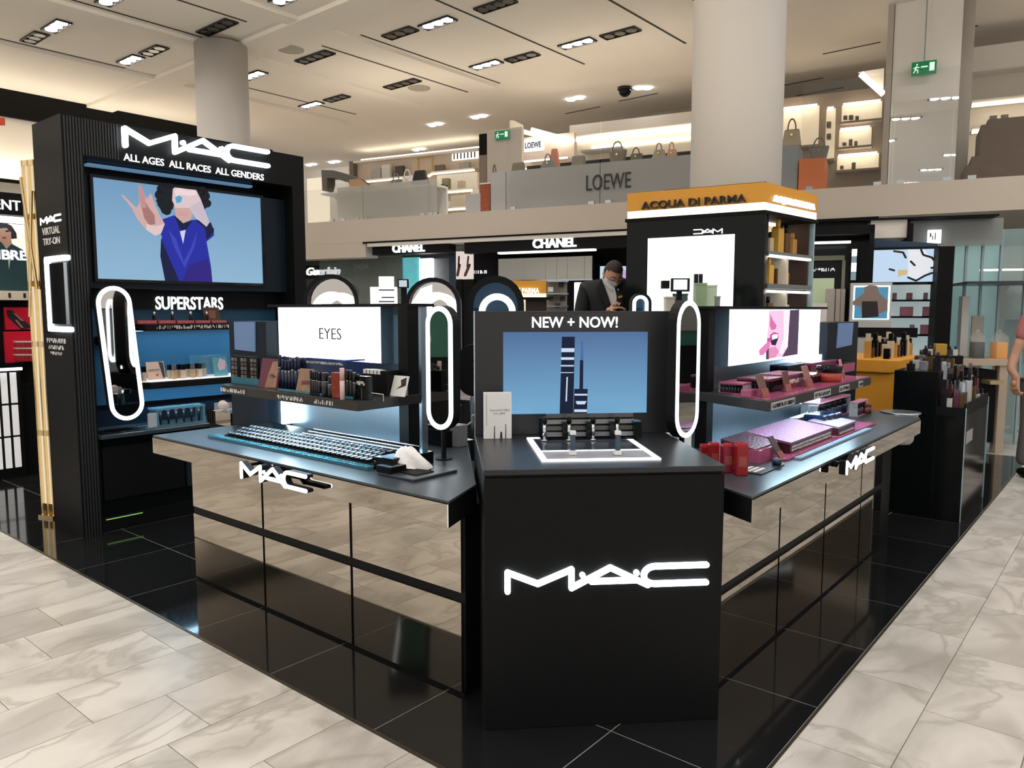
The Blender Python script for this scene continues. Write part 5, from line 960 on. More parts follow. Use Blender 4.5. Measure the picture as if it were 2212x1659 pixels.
case('dark box with pink front at the lip shelf end', FRR, 1822, 1846, 784, 812, ZS, 0.08, PNK, GLOSSB, ly=0.20)
u, v = spot(FRR, 1803, 826, ZS); t = thing('blush_pot', 'red round pot with black lid on the lip shelf', 'pot', FRR, (u, v+0.03, ZS)); part(t, 'pot', MB().lathe(u, v+0.03, [(0.05, 0), (0.065, 0.015), (0.065, 0.055)], 20, ZS), mat('clay_red', (0.38, 0.06, 0.04), 0.3)); part(t, 'lid', MB().cyl(u, v+0.03, ZS+0.056, 0.067, 0.035, 20), GLOSSB)
solo('pink_tray', 'long pink acrylic tray along the lip shelf front', 'tray', FRR, (4.0, 0.06, ZS), MB().prism([(3.285, -0.012), (4.84, -0.012), (4.85, 0.13), (3.42, 0.22)], ZS, ZS+0.004), PINKA)
ibox('acrylic_wedge', 'pink clear stand beside the near gloss rack', 'stand', FRR, 1622, 1641, 842, 862, ZS, 0.05, PINKA, ly=0.10)
# ---- right worktop
RB = [(1590, 1616, 962, 1028, 'tallest red carton nearest the podium edge'), (1560, 1584, 963, 1022, 'dark red carton second from the podium'), (1533, 1554, 960, 1012, 'red carton half hidden by the podium corner'), (1515, 1532, 964, 1004, 'red sparkling carton deepest behind the podium corner')]
for a, b, c, d, lab in RB:
    t, u, v, l, z1 = ibox('red_carton', lab, 'carton', FC, a, b, c, d, CTZ, 0.045, REDP if a != 1560 else mat('dark_red_lacquer', (0.25, 0.01, 0.03), 0.25), 'red cartons beside the podium', parts='carton', bevel=0.004); part(t, 'window', MB().box(u+(v-u)*0.2, v-(v-u)*0.15, l-0.0015, l, CTZ+(z1-CTZ)*0.3, CTZ+(z1-CTZ)*0.62), mat('rose_print', (0.36, 0.07, 0.06), 0.3)); part(t, 'flap', MB().box(u+0.002, v-0.002, l+0.003, l+0.045, z1, z1+0.004), REDG)
x, y = FRR.g(1640, 1015, CTZ); t = thing('tester_tray', 'slate tray with white slots and a small black pot', 'tray', FRR, (x, y, CTZ)); part(t, 'tray', MB().box(x-0.10, x+0.16, y-0.05, y+0.10, CTZ, CTZ+0.006), TOPM, bevel=0.002)
for k in range(3): part(t, 'slot', MB().box(x-0.085, x+0.02, y-0.02+0.025*k, y-0.005+0.025*k, CTZ+0.006, CTZ+0.0075), WHITEP)
part(t, 'pot', MB().lathe(x+0.12, y-0.03, [(0.016, 0), (0.02, 0.004), (0.021, 0.028)], 16, CTZ+0.006), NVT)
# big glitter palettes
def wedge(lab, fr, q00, q10, d, h0, h1, body, top, zs=CTZ, printed=0, name='palette_display'):
    (x0, y0), (x1, y1) = fr.g(*q00, zs), fr.g(*q10, zs); y = (y0+y1)/2; x0, x1 = sorted((x0, x1))
    t = thing(name, lab, 'palette display', fr, ((x0+x1)/2, y+d/2, zs)); vs = [(x0, y, zs), (x1, y, zs), (x1, y+d, zs), (x0, y+d, zs), (x0, y, zs+h0), (x1, y, zs+h0), (x1, y+d, zs+h1), (x0, y+d, zs+h1)]
    part(t, 'body', MB().add(vs, [(0,3,2,1), (0,1,5,4), (1,2,6,5), (2,3,7,6), (3,0,4,7), (4,5,6,7)]), body)
    e = 0.004; part(t, 'glitter_top', MB().add([(x0-e, y-e, zs+h0), (x1+e, y-e, zs+h0), (x1+e, y+d, zs+h1), (x0-e, y+d, zs+h1), (x0-e, y-e, zs+h0+0.010), (x1+e, y-e, zs+h0+0.010), (x1+e, y+d, zs+h1+0.010), (x0-e, y+d, zs+h1+0.010)], [(0,3,2,1), (4,5,6,7), (0,1,5,4), (1,2,6,5), (2,3,7,6), (3,0,4,7)]), top)
    for k in range(printed): part(t, 'print', scribble(MB(), x0+0.02, x1-0.02, zs+h0*(0.35+0.3*k), h0*0.2, y-0.0005), PRINTW)
    return t
DKW = mat('dark_wine', (0.06, 0.015, 0.02), 0.3)
wedge('long pink glitter palette display on the lip counter', FRR, (1700, 985), (1802, 950), 0.22, 0.055, 0.085, DKW, PGLIT, printed=2)
wedge('smaller glitter palette display right of the long one', FRR, (1806, 946), (1850, 932), 0.16, 0.050, 0.07, DKW, mat('silver_pink_glitter', (0.32, 0.22, 0.27), 0.3, 0.6, bump=0.8, vscale=120), printed=1)
wedge('rosy sloping cover left of the long palette display', FRR, (1618, 1000), (1690, 984), 0.16, 0.055, 0.085, GLOSSB, mat('rosewood_glitter', (0.16, 0.06, 0.08), 0.35, 0.4, bump=0.8, vscale=90))
paddle('dark plum leaning strip across the palette displays', FRR, (1664, 942), (1694, 996), CTZ, 0.030, mat('plum_swatch', (0.07, 0.035, 0.035), 0.5), lean=0.07)
ibox('acrylic_wedge', 'pale pink clear stand in front of the rosy cover', 'stand', FRR, 1640, 1674, 968, 997, CTZ, 0.05, PINKA)
ibox('pink_tray', 'long pink acrylic tray along the lip counter front', 'tray', FRR, 1700, 1888, 990, 994, CTZ, 0.10, PINKA, ly=-0.06)
ibox('ice_tray', 'narrow ice blue acrylic edge before the pink tray', 'tray', FRR, 1730, 1880, 990, 993, CTZ, 0.03, mat('ice_acrylic', (0.4, 0.55, 0.7), 0.15, alpha=0.7), ly=-0.10)
rack('rose lidded lip gloss rack at the back of the lip counter', FRR, 1766, 1836, 862, 898, CTZ, 6, 0.10, 'the back rose lidded rack', mat('rose_lid', (0.6, 0.25, 0.36), 0.25), ly=0.22)
rack('tall narrow rack of dark lip pencils at the counter end', FRR, 1851, 1873, 866, 918, CTZ, 4, 0.05, 'the tall narrow rack', mat('rose_lid', (0.6, 0.25, 0.36)), mat('plum_tube', (0.05, 0.02, 0.04), 0.2), ly=0.12)
f = None
for k, (px, pb) in enumerate(((1800, 936), (1820, 934), (1840, 932))):
    x, y = FRR.g(px, pb, CTZ); y += 0.03
    lab = ('left', 'middle', 'right')[k]+' of three chunky lip palettes with black lids'
    if f is None: f = thing('lip_palette', lab, 'lip palette', FRR, (x, y, CTZ), 'chunky lip palettes on the lip counter'); part(f, 'base', MB().box(x-0.055, x+0.055, y, y+0.12, CTZ, CTZ+0.055), mat('clay_red', (0.38, 0.06, 0.04)), bevel=0.008); part(f, 'lid', MB().box(x-0.056, x+0.056, y-0.001, y+0.121, CTZ+0.055, CTZ+0.10), NVT, bevel=0.012)
    else: dup(f, FRR, (x, y+0.02*k, CTZ), lab)
case('dark lipstick bar lying behind the long palette display', FRR, 1722, 1790, 898, 912, CTZ, 0.05, DKT, DKT, ly=0.24)
tube_row('lip_pencil', 'short red tipped pencil at the counter end', 'lip pencil', FRR, 1874, 1884, 872, 912, CTZ, 2, 'short pencils at the lip counter end', mat('umber_tube', (0.10, 0.02, 0.015), 0.3), ly=0.1)

# ---- tower shelves
PALR = mat('rose_palette', (0.36, 0.06, 0.09), 0.35, var=0.3, vscale=40); BEI = [mat('foundation_%d' % k, c, 0.2) for k, c in enumerate(((0.62, 0.48, 0.36), (0.55, 0.40, 0.28), (0.48, 0.32, 0.20), (0.40, 0.25, 0.15)))]
for k, (a, b) in enumerate(((297, 340), (343, 380), (383, 420), (423, 455), (458, 490))):
    t, u, v, l, z1 = ibox('blush_palette', ('first', 'second', 'third', 'fourth', 'fifth')[k]+' red palette from the left on the top tower shelf', 'palette', FT, a, b, 692, 703, SH1, 0.10, PALR, 'red palettes on the top tower shelf', parts='case', ly=0.05, bevel=0.001)
    part(t, 'pan_strip', MB().box(u+0.01, v-0.01, l-0.001, l, SH1+0.008, z1-0.006), mat('rose_pans', (0.5, 0.12, 0.12), 0.4, var=0.5, vscale=60))
    if k in (1, 2, 3, 4): x = u+0.02; tt = thing('lipstick_tester', ('', 'first', 'second', 'third', 'fourth')[k]+' silver tipped tester standing among the red palettes', 'lipstick', FT, (x, 0.12, SH1+0.04), 'silver testers on the top tower shelf'); part(tt, 'tube', MB().cyl(x, 0.16, SH1, 0.012, 0.055, 10), GLOSSB); part(tt, 'cap', MB().lathe(x, 0.16, [(0.011, 0), (0.011, 0.025), (0.004, 0.04)], 10, SH1+0.055), SILC)
card('model_card', 'dark photo card of a face behind the red palettes', FT, 443, 478, 664, 702, SH1, mat('sepia_print', (0.05, 0.02, 0.015), 0.4), motif=[('face', mat('sepia_skin', (0.22, 0.08, 0.04), 0.5), [(0.3, 0.3), (0.7, 0.3), (0.75, 0.8), (0.3, 0.8)])], ly=0.18)
z2 = SH2+0.007
card('model_card', 'portrait card of a close cropped face on the tower shelf', FT, 320, 359, 782, 820, z2, mat('print_skin', (0.55, 0.33, 0.24)), motif=[('hair', PRINTB, [(0.85, 0.1), (0.95, 0.1), (0.95, 0.95), (0.7, 1.0)]), ('brow', mat('print_grey', (0.2, 0.15, 0.13)), [(0.1, 0.58), (0.7, 0.6), (0.7, 0.52), (0.1, 0.5)]), ('lips', mat('print_lips', (0.3, 0.08, 0.06)), [(0.45, 0.3), (0.62, 0.34), (0.6, 0.22), (0.48, 0.2)])])
f = {}
for k, px in enumerate((310, 366, 376, 386, 396, 406, 416, 424, 431, 440)):
    x = FT.pl(px, 800, 0.10+0.05*(k % 2))[0]; y = 0.10+0.05*(k % 2); g = k % 4
    if g not in f: f[g] = thing('foundation_bottle', 'small beige foundation bottle with black cap on the tower shelf', 'bottle', FT, (x, y, z2), 'foundation bottles on the tower shelf'); part(f[g], 'bottle', MB().cbox(x, y, z2, 0.032, 0.032, 0.065), BEI[g], bevel=0.003); part(f[g], 'cap', MB().cbox(x, y, z2+0.066, 0.026, 0.026, 0.04), GLOSSB if g != 2 else mat('smoke_cap', (0.12, 0.12, 0.12), 0.2), bevel=0.002)
    else: dup(f[g], FT, (x, y, z2))
t, u, v, l, z1 = ibox('clear_case', 'clear blue tinted case at the end of the tower shelf', 'display case', FT, 432, 492, 768, 812, z2, 0.15, mat('blue_clear', (0.10, 0.25, 0.32), 0.05, alpha=0.3), parts='case', ly=0.12)
card('model_card', 'floral teal card leaning on the clear case', FT, 464, 494, 772, 812, z2, mat('print_teal', (0.10, 0.32, 0.38), 0.5), motif=[('petal', mat('print_lilac', (0.55, 0.45, 0.60), 0.5), [(0.35, 0.3), (0.8, 0.35), (0.9, 0.8), (0.5, 0.95), (0.3, 0.6)]), ('petal', mat('print_rose', (0.6, 0.25, 0.3), 0.5), [(0.75, 0.4), (0.98, 0.5), (0.9, 0.7)])])
# brush rack on the tower counter
a, b = FT.pl(322, 920, 0.05)[0], FT.pl(438, 910, 0.10)[0]; zt = FT.pl(390, 877, 0.08)[1]
t = thing('brush_rack', 'clear blue acrylic rack holding brushes on the tower counter', 'display rack', FT, ((a+b)/2, 0.08, CT)); BLC = mat('blue_clear_edge', (0.18, 0.36, 0.46), 0.06, alpha=0.6)
part(t, 'top_tray', MB().box(a+0.05, b, 0.05, 0.17, zt-0.015, zt), BLC); part(t, 'base', MB().box(a-0.04, b, 0.0, 0.17, CT, CT+0.008), BLC); part(t, 'leg', MB().box(a+0.06, a+0.075, 0.05, 0.17, CT+0.008, zt-0.015), BLC); part(t, 'leg', MB().box(b-0.02, b-0.005, 0.05, 0.17, CT+0.008, zt-0.015), BLC)
part(t, 'easel', MB().prism([(a-0.02, 0.02), (a+0.045, 0.02), (a+0.045, 0.03), (a-0.02, 0.03)], CT+0.008, CT+0.11), mat('pale_print', (0.45, 0.5, 0.55), 0.4))
f = None
for k in range(6):
    x = a+0.10+(b-a-0.14)*k/5
    if f is None: f = thing('makeup_brush', 'dark makeup brush standing in the clear blue rack', 'brush', FT, (x, 0.08, CT+0.008), 'brushes in the clear blue rack'); part(f, 'handle', MB().lathe(x, 0.08, [(0.006, 0), (0.011, 0.05), (0.009, 0.07)], 10, CT+0.008), DKT); part(f, 'ferrule', MB().cyl(x, 0.08, CT+0.078, 0.009, 0.02, 10), SILC); part(f, 'bristles', MB().lathe(x, 0.08, [(0.009, 0), (0.013, 0.012), (0.005, 0.028)], 10, CT+0.098), mat('bristle_grey', (0.25, 0.3, 0.35), 0.9))
    else: dup(f, FT, (x, 0.08, CT+0.008))
x = FT.pl(250, 942, 0.06)[0]; t = thing('tester_mat', 'flat black tester mat with a handle on the tower counter', 'tray', FT, (x, 0.08, CT)); part(t, 'mat', MB().box(x-0.12, x+0.16, -0.02, 0.16, CT, CT+0.008), GLOSSB, bevel=0.003); part(t, 'handle', MB().tube([(x-0.05, 0.1, CT+0.012), (x+0.08, 0.04, CT+0.02), (x+0.1, 0.0, CT+0.012)], 0.008, 8), BLACK)
# ================================================================== SHOPS UNDER THE UPPER FLOOR
def fbox(name, lab, cat, fr, px0, py0, px1, py1, ly, d, m, z0=None, group=None, bevel=0):
    u, v, a, b = pr(fr, px0, py0, px1, py1, ly); a = a if z0 is None else z0
    return solo(name, lab, cat, fr, ((u+v)/2, ly+d/2, a), MB().box(u, v, ly, ly+d, a, b), m, group, bevel=bevel)
def sign(lab, fr, board, txt, letters, ly, m=BLACK, lm=LETW, bold=0.03, d=0.25, bar=None, shear=0.0, name='shop_sign'):
    u, v, a, b = pr(fr, *board, ly); t = thing(name, lab, 'sign', fr, ((u+v)/2, ly, a)); part(t, 'board', MB().box(u, v, ly, ly+d, a, b), m)
    if txt: p, q, c, e = pr(fr, *letters, ly-0.02); part(t, 'lettering', MB().text(txt, (p+q)/2, c, e-c, ly-0.001, 0.04, q-p, bold=bold, shear=shear), lm)
    if bar: p, q, c, e = pr(fr, *bar, ly); part(t, 'light_bar', MB().box(p, q, ly-0.02, ly+0.1, c, e), BOXL)
    return t
# dark shop boxes
def backdrop(lab, px0, px1, ly, m, z1=2.8, name='shop_back_wall'):
    u, v = FM.pl(px0, 600, ly)[0], FM.pl(px1, 600, ly)[0]; return solo(name, lab, 'wall', FM, ((u+v)/2, ly, 0), MB().box(u, v, ly, ly+0.1, 0, z1), m)
backdrop('black back wall behind the large lettered beauty shop', 985, 1400, 2.2, MATTE)
backdrop('dark glass back wall behind the smaller lettered shop', 640, 985, 2.6, mat('smoke_wall', (0.10, 0.11, 0.11), 0.25, var=0.2, vscale=2))
sign('smaller black shop sign with white letters, nearer the tower', FM, (804, 522, 970, 548), 'CHANEL', (848, 526, 917, 545), 0.06)
sign('large black shop sign with white letters left of the kiosk', FM, (1003, 512, 1353, 541), 'CHANEL', (1151, 514, 1245, 535), 0.04, bar=(1076, 541, 1284, 545))
sign('dim dark sign band with grey letters behind the arched mirrors', FM, (735, 570, 820, 598), 'DIOR', (757, 571, 798, 581), 1.8, lm=mat('dim_letters', (0.3, 0.3, 0.3), 0.5))
sign('dark sign with white slanted script above the left arched mirror', FM, (650, 573, 748, 600), 'Guerlain', (662, 577, 735, 594), 1.5, shear=0.3, bold=0.02)
# cream panel wall
ly = 1.6; t = thing('panel_wall', 'curved run of cream wall panels under the large black sign', 'wall unit', FM, (FM.pl(1178, 580, ly)[0], ly, 0)); z0, z1 = FM.pl(1178, 604, ly)[1], FM.pl(1178, 556, ly)[1]
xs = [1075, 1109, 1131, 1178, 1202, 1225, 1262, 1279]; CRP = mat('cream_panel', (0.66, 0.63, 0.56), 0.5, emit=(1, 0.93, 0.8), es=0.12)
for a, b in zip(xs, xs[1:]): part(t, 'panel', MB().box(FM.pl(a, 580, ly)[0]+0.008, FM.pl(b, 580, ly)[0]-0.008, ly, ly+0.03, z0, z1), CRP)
part(t, 'rail', MB().box(FM.pl(1075, 580, ly)[0], FM.pl(1281, 580, ly)[0], ly-0.02, ly+0.06, z0-0.03, z0), STEEL); part(t, 'carcass', MB().box(FM.pl(1075, 580, ly)[0], FM.pl(1281, 580, ly)[0], ly+0.03, ly+0.5, 0, z1), MATTE)
# product posters
for a, b, lab in ((985, 996, 'narrow pinkish brush poster at the shop corner'), (998, 1021, 'wider pinkish brush poster at the shop corner')):
    u, v, z0, z1 = pr(FM, a, 543, b, 603, 0.3); t = thing('lit_poster', lab, 'poster', FM, ((u+v)/2, 0.3, z0)); part(t, 'sheet', MB().box(u, v, 0.3, 0.34, z0, z1), glow('poster_pale', (0.9, 0.78, 0.72), 0.75)); part(t, 'brush_stroke', MB().stroke([(u+(v-u)*0.6, z0+(z1-z0)*0.8), (u+(v-u)*0.5, z0+(z1-z0)*0.45)], 0.02, 0.298, 0.002).stroke([(u+(v-u)*0.7, z0+(z1-z0)*0.5), (u+(v-u)*0.3, z0+(z1-z0)*0.15)], 0.03, 0.298, 0.002), mat('umber_print', (0.12, 0.04, 0.03), 0.5)); part(t, 'leg', MB().box(u, v, 0.34, 0.4, 0, z0), MATTE)
u, v, z0, z1 = pr(FM, 1024, 545, 1066, 604, 0.6); t = thing('black_totem', 'black totem with a small white print right of the posters', 'totem', FM, ((u+v)/2, 0.6, 0)); part(t, 'body', MB().box(u, v, 0.6, 0.8, 0, z1), MATTE); p, q, c, e = pr(FM, 1024, 584, 1052, 591, 0.6); part(t, 'print', scribble(MB(), p, q, c, e-c, 0.599), LETW)
# glass shop interior pieces
fbox('light_column', 'tall white lit column behind the smaller sign', 'panel', FM, 906, 558, 932, 605, 1.0, 0.1, BOXL, 0)
fbox('teal_poster', 'teal leaf poster behind the smaller sign', 'poster', FM, 870, 556, 905, 602, 1.05, 0.05, mat('teal_leaf_print', (0.15, 0.55, 0.60), 0.5, emit=(0.15, 0.6, 0.65), es=0.5, var=0.6, vscale=3), 0)
fbox('grey_curtain', 'grey curtain panel right of the white lit column', 'curtain', FM, 934, 558, 970, 602, 1.2, 0.06, mat('grey_fabric', (0.22, 0.22, 0.23), 0.9, var=0.2, vscale=10), 0)
fbox('navy_pier', 'navy pier at the right end of the glass shop', 'pier', FM, 970, 543, 984, 603, 0.5, 0.3, mat('navy_paint', (0.02, 0.05, 0.10), 0.4), 0)
fbox('shop_window', 'greenish shop glass between tower and white column', 'window', FM, 690, 552, 868, 604, 0.9, 0.02, mat('green_glass', (0.45, 0.55, 0.52), 0.05, alpha=0.35), 0)
# make-up wall board near the arched mirrors
D1 = 5.6
u, v, z0, z1 = pr(FC, 800, 620, 856, 664, D1); t = thing('brush_board', 'white lit board with mascara wand prints behind the lightbox', 'poster', FC, ((u+v)/2, D1, 0)); part(t, 'board', MB().box(u, v, D1, D1+0.05, 0.9, z1), BOXL); part(t, 'pedestal', MB().box(u, v, D1, D1+0.3, 0, 0.9), BLACK)
for k, (py, a, b) in enumerate(((625, 818, 852), (641, 824, 852), (650, 818, 852), (660, 820, 850))): p, q, c, e = pr(FC, a, py, b, py+3, D1-0.002); part(t, 'wand_print', MB().box(p, q, D1-0.003, D1, c, e), PRINTB)
u, v, z0, z1 = pr(FC, 818, 597, 850, 618, D1+0.4); solo('number_board', 'small white board with black figures above the wand prints', 'sign', FC, ((u+v)/2, D1+0.4, 0), MB().box(u, v, D1+0.4, D1+0.44, 0, z1), mat('opal_board', (0.75, 0.75, 0.75), 0.5, emit=(1, 1, 1), es=0.4))
u, v, z0, z1 = pr(FC, 859, 603, 882, 622, D1); t = thing('small_monitor', 'small black monitor on a post beside the wand board', 'monitor', FC, ((u+v)/2, D1, 0)); part(t, 'bezel', MB().box(u, v, D1, D1+0.03, z0, z1), GLOSSB); part(t, 'display', MB().box(u+0.01, v-0.01, D1-0.002, D1, z0+0.008, z1-0.008), glow('monitor_pale', (0.6, 0.7, 0.78), 0.8)); part(t, 'post', MB().box((u+v)/2-0.02, (u+v)/2+0.02, D1+0.03, D1+0.06, 0, z1), BLACK)
# arched mirrors
def arch(lab, px, top, half, D, rim_px, ringl=None, floor_=0.95, panel=None, glass=TINTM, tint=None):
    cx, cz = FC.pl(px, top+half, D); r = half*D/1657.0; t = thing('arched_mirror', lab, 'mirror', FC, (cx, D, floor_-0.95), 'arched mirrors on the staff side'); w = rim_px*D/1657.0
    part(t, 'frame', MB().ring(capsule(cx, floor_+r, cx, cz, r), capsule(cx, floor_+r, cx, cz, r-w), D-0.03, 0.10), BLACK)
    part(t, 'glass', MB().face(capsule(cx, floor_+r, cx, cz, r-w), D+0.02, 0.02), glass)
    if panel: part(t, 'lit_panel', MB().face([(cx-r*0.85, floor_+0.05), (cx-r*0.05, floor_+0.05), (cx-r*0.05, cz+r*0.75), (cx-r*0.45, cz+r*0.6), (cx-r*0.85, cz)], D+0.005, 0.012), BOXL)  # glowing sheet paints a white panel's reflection onto the glass
    if ringl: px2, top2, half2, w2, dm = ringl; c2, z2 = FC.pl(px2, top2+half2, D-dm); r2 = half2*(D-dm)/1657.0; part(t, 'ring_light', MB().ring(capsule(c2, floor_+r2+0.1, c2, z2, r2), capsule(c2, floor_+r2+0.1, c2, z2, r2-w2*(D-dm)/1657.0), D-dm, 0.02), RINGL)
    part(t, 'pedestal', MB().box(cx-r*0.9, cx+r*0.9, D-0.03, D+0.25, floor_-0.95, floor_), BLACK); return t
arch('arched mirror with a white ring above the lit eye lightbox', 717, 593, 60, 5.0, 9, (717, 630, 45, 16, 0.12))
arch('arched mirror half filled by a painted glowing reflection behind the left pill mirror', 936, 600, 60, 4.6, 9, (944, 631, 42, 15, 0.12), panel=True)
arch('dark arched mirror half hidden by the yellow cabinet', 1070, 596, 62, 5.2, 14, (1074, 634, 40, 14, 0.1), glass=mat('blue_dark_glass', (0.02, 0.05, 0.09), 0.05, 0.5))
arch('small pale blue ringed mirror at the kiosk foot', 1384, 633, 22, 5.4, 2, (1384, 638, 17, 7, 0.03), glass=mat('blue_dark_glass', (0.02, 0.05, 0.09)))
# second yellow cabinet, far
D2 = 7.4; u, v, z0, z1 = pr(FC, 1062, 606, 1180, 642, D2); t = thing('perfume_cabinet', 'far yellow topped perfume cabinet behind the podium board', 'cabinet', FC, ((u+v)/2, D2, 0)); part(t, 'header', MB().box(u, v, D2, D2+0.4, z0+(z1-z0)*0.22, z1), ORANGE); part(t, 'glow_band', MB().box(u, v, D2-0.005, D2+0.4, z0, z0+(z1-z0)*0.22), glow('amber_glow', (1.0, 0.82, 0.5), 1.6))
p, q, c, e = pr(FC, 1067, 622, 1165, 636, D2-0.01); part(t, 'lettering', MB().text('ACQUA DI PARMA', (p+q)/2, c, e-c, D2-0.006, 0.02, q-p, bold=0.03), LETW)
p, q, c, e = pr(FC, 1062, 647, 1136, 672, D2); part(t, 'lit_bay', MB().box(p, q, D2+0.2, D2+0.24, 1.2, e), glow('warm_bay', (1, 0.88, 0.68), 0.9)); part(t, 'dark_bay', MB().box(q, v, D2+0.1, D2+0.3, 1.2, e), mat('brown_bay', (0.06, 0.03, 0.025), 0.4)); part(t, 'body', MB().box(u, v, D2+0.02, D2+0.42, 0, 1.2), CREAM); part(t, 'lintel', MB().box(u-0.01, v+0.03, D2-0.02, D2+0.4, e, z0), MATTE)
D3 = 8.0; u, v, z0, z1 = pr(FC, 1183, 605, 1228, 672, D3); t = thing('product_wall', 'greyish shelf wall with small dark boxes behind the podium', 'shelf', FC, ((u+v)/2, D3, 0)); part(t, 'back', MB().box(u, v, D3+0.2, D3+0.24, 0, z1), mat('greige_back', (0.34, 0.31, 0.27), 0.6, var=0.3, vscale=6))
for k in range(4): part(t, 'shelf_board', MB().box(u, v, D3, D3+0.2, 1.45+0.13*k, 1.465+0.13*k), STEEL)
for k, (px, py) in enumerate(((1190, 625), (1213, 615), (1216, 645), (1190, 645), (1205, 660))): p, q, c, e = pr(FC, px-5, py-5, px+5, py+5, D3+0.05); part(t, 'small_box', MB().box(p, q, D3+0.05, D3+0.15, c, e), PRINTB if k != 0 else WHITEP)
fbox('lit_totem', 'white lit totem directly behind the masked man', 'panel', FC, 1242, 610, 1300, 676, 8.2, 0.1, BOXL, 0)
u, v, z0, z1 = pr(FC, 1297, 575, 1352, 618, 8.6); t = thing('shop_screen', 'blue and lilac screen behind the head of the masked man', 'screen', FC, ((u+v)/2, 8.6, 0)); part(t, 'display', MB().box(u, v, 8.6, 8.64, z0, z1), glow('pale_blue_screen', (0.50, 0.66, 0.80), 0.9)); part(t, 'lilac_figure', MB().pic(FC, [(1340, 576), (1352, 585), (1352, 618), (1336, 610), (1340, 595)], 8.597), glow('lilac_picture', (0.48, 0.36, 0.66), 0.9)); part(t, 'post', MB().box(u, v, 8.64, 8.7, 0, z1), MATTE)

# ================================================================== PERFUME KIOSK
kf = thing('perfume_kiosk', 'black perfume kiosk with glowing saffron name canopy', 'kiosk', FK, (0.5, 0.4, 0))
def kp(name, mb, m, fr=FK, parent=None):
    o = bpy.data.objects.new(name, mb.mesh(name, m if isinstance(m, list) else [m])); COL.objects.link(o); o.parent = parent or kf
    o.matrix_local = (FK.M @ Matrix.Translation(Vector((0.5, 0.4, 0)))).inverted() @ fr.M; return o
KZ0, KZ1 = 2.245, 2.437
quad = [tuple((FK.I @ Vector((x, y, 0)))[:2]) for x, y in ((KX, KY), (-2.12, 5.30), (-2.045, 6.16), (-3.12, 6.14))]
cxq, cyq = sum(p[0] for p in quad)/4, sum(p[1] for p in quad)/4
def grow(k): return [(cxq+(x-cxq)*k, cyq+(y-cyq)*k) for x, y in quad]
kp('canopy', MB().prism(quad, KZ0+0.055, KZ1), ORANGE); kp('glow_band', MB().prism(grow(0.996), KZ0, KZ0+0.055), glow('amber_glow_strong', (1.0, 0.84, 0.52), 2.2))
kp('soffit', MB().prism(grow(1.02), KZ0-0.025, KZ0), MATTE)
KW = FK.pl(1650, 600, 0)[0]
kp('front_wall', MB().box(0, KW, 0.0, 0.09, 0, KZ0-0.025), GLOSSB); kp('core', MB().prism([(0.02, 0.10), (KW-0.05, 0.10), (KW-0.36, 0.80), (0.05, 0.80)], 0, KZ0-0.03), MATTE)
u, v, z0, z1 = pr(FK, 1387, 432, 1612, 463, -0.004); kp('lettering', MB().text('ACQUA DI PARMA', (u+v)/2, KZ0+0.052, 0.066, -0.004, 0.02, v-u, bold=0.01), PRINTB)
u, v, z0, z1 = pr(FK2, 1668, 425, 1756, 460, 0); kp('lettering', MB().text('ACQUA DI PARMA', (u+v)/2, KZ0+0.06, 0.055, -0.003, 0.02, v-u, bold=0.0), LETW, FK2)
x0, z0 = FK.pl(1401, 600, 0.015); x1, _ = FK.pl(1586, 600, 0.015); zt = FK.pl(1495, 511, 0.015)[1]
kp('lit_panel', MB().box(x0, x1, -0.012, 0.0, 1.0, zt), glow('kiosk_lightbox', (1, 1, 1), 1.7))
u, v, z0, z1 = pr(FK, 1500, 492, 1561, 508, 0.01); kp('mirrored_logo', mac_logo(MB(), u, v, (z0+z1)/2, -0.008, 0.008, 1.6, 20, flip=True), LETW)  # reflection of the tower logo put in as flipped glowing letters
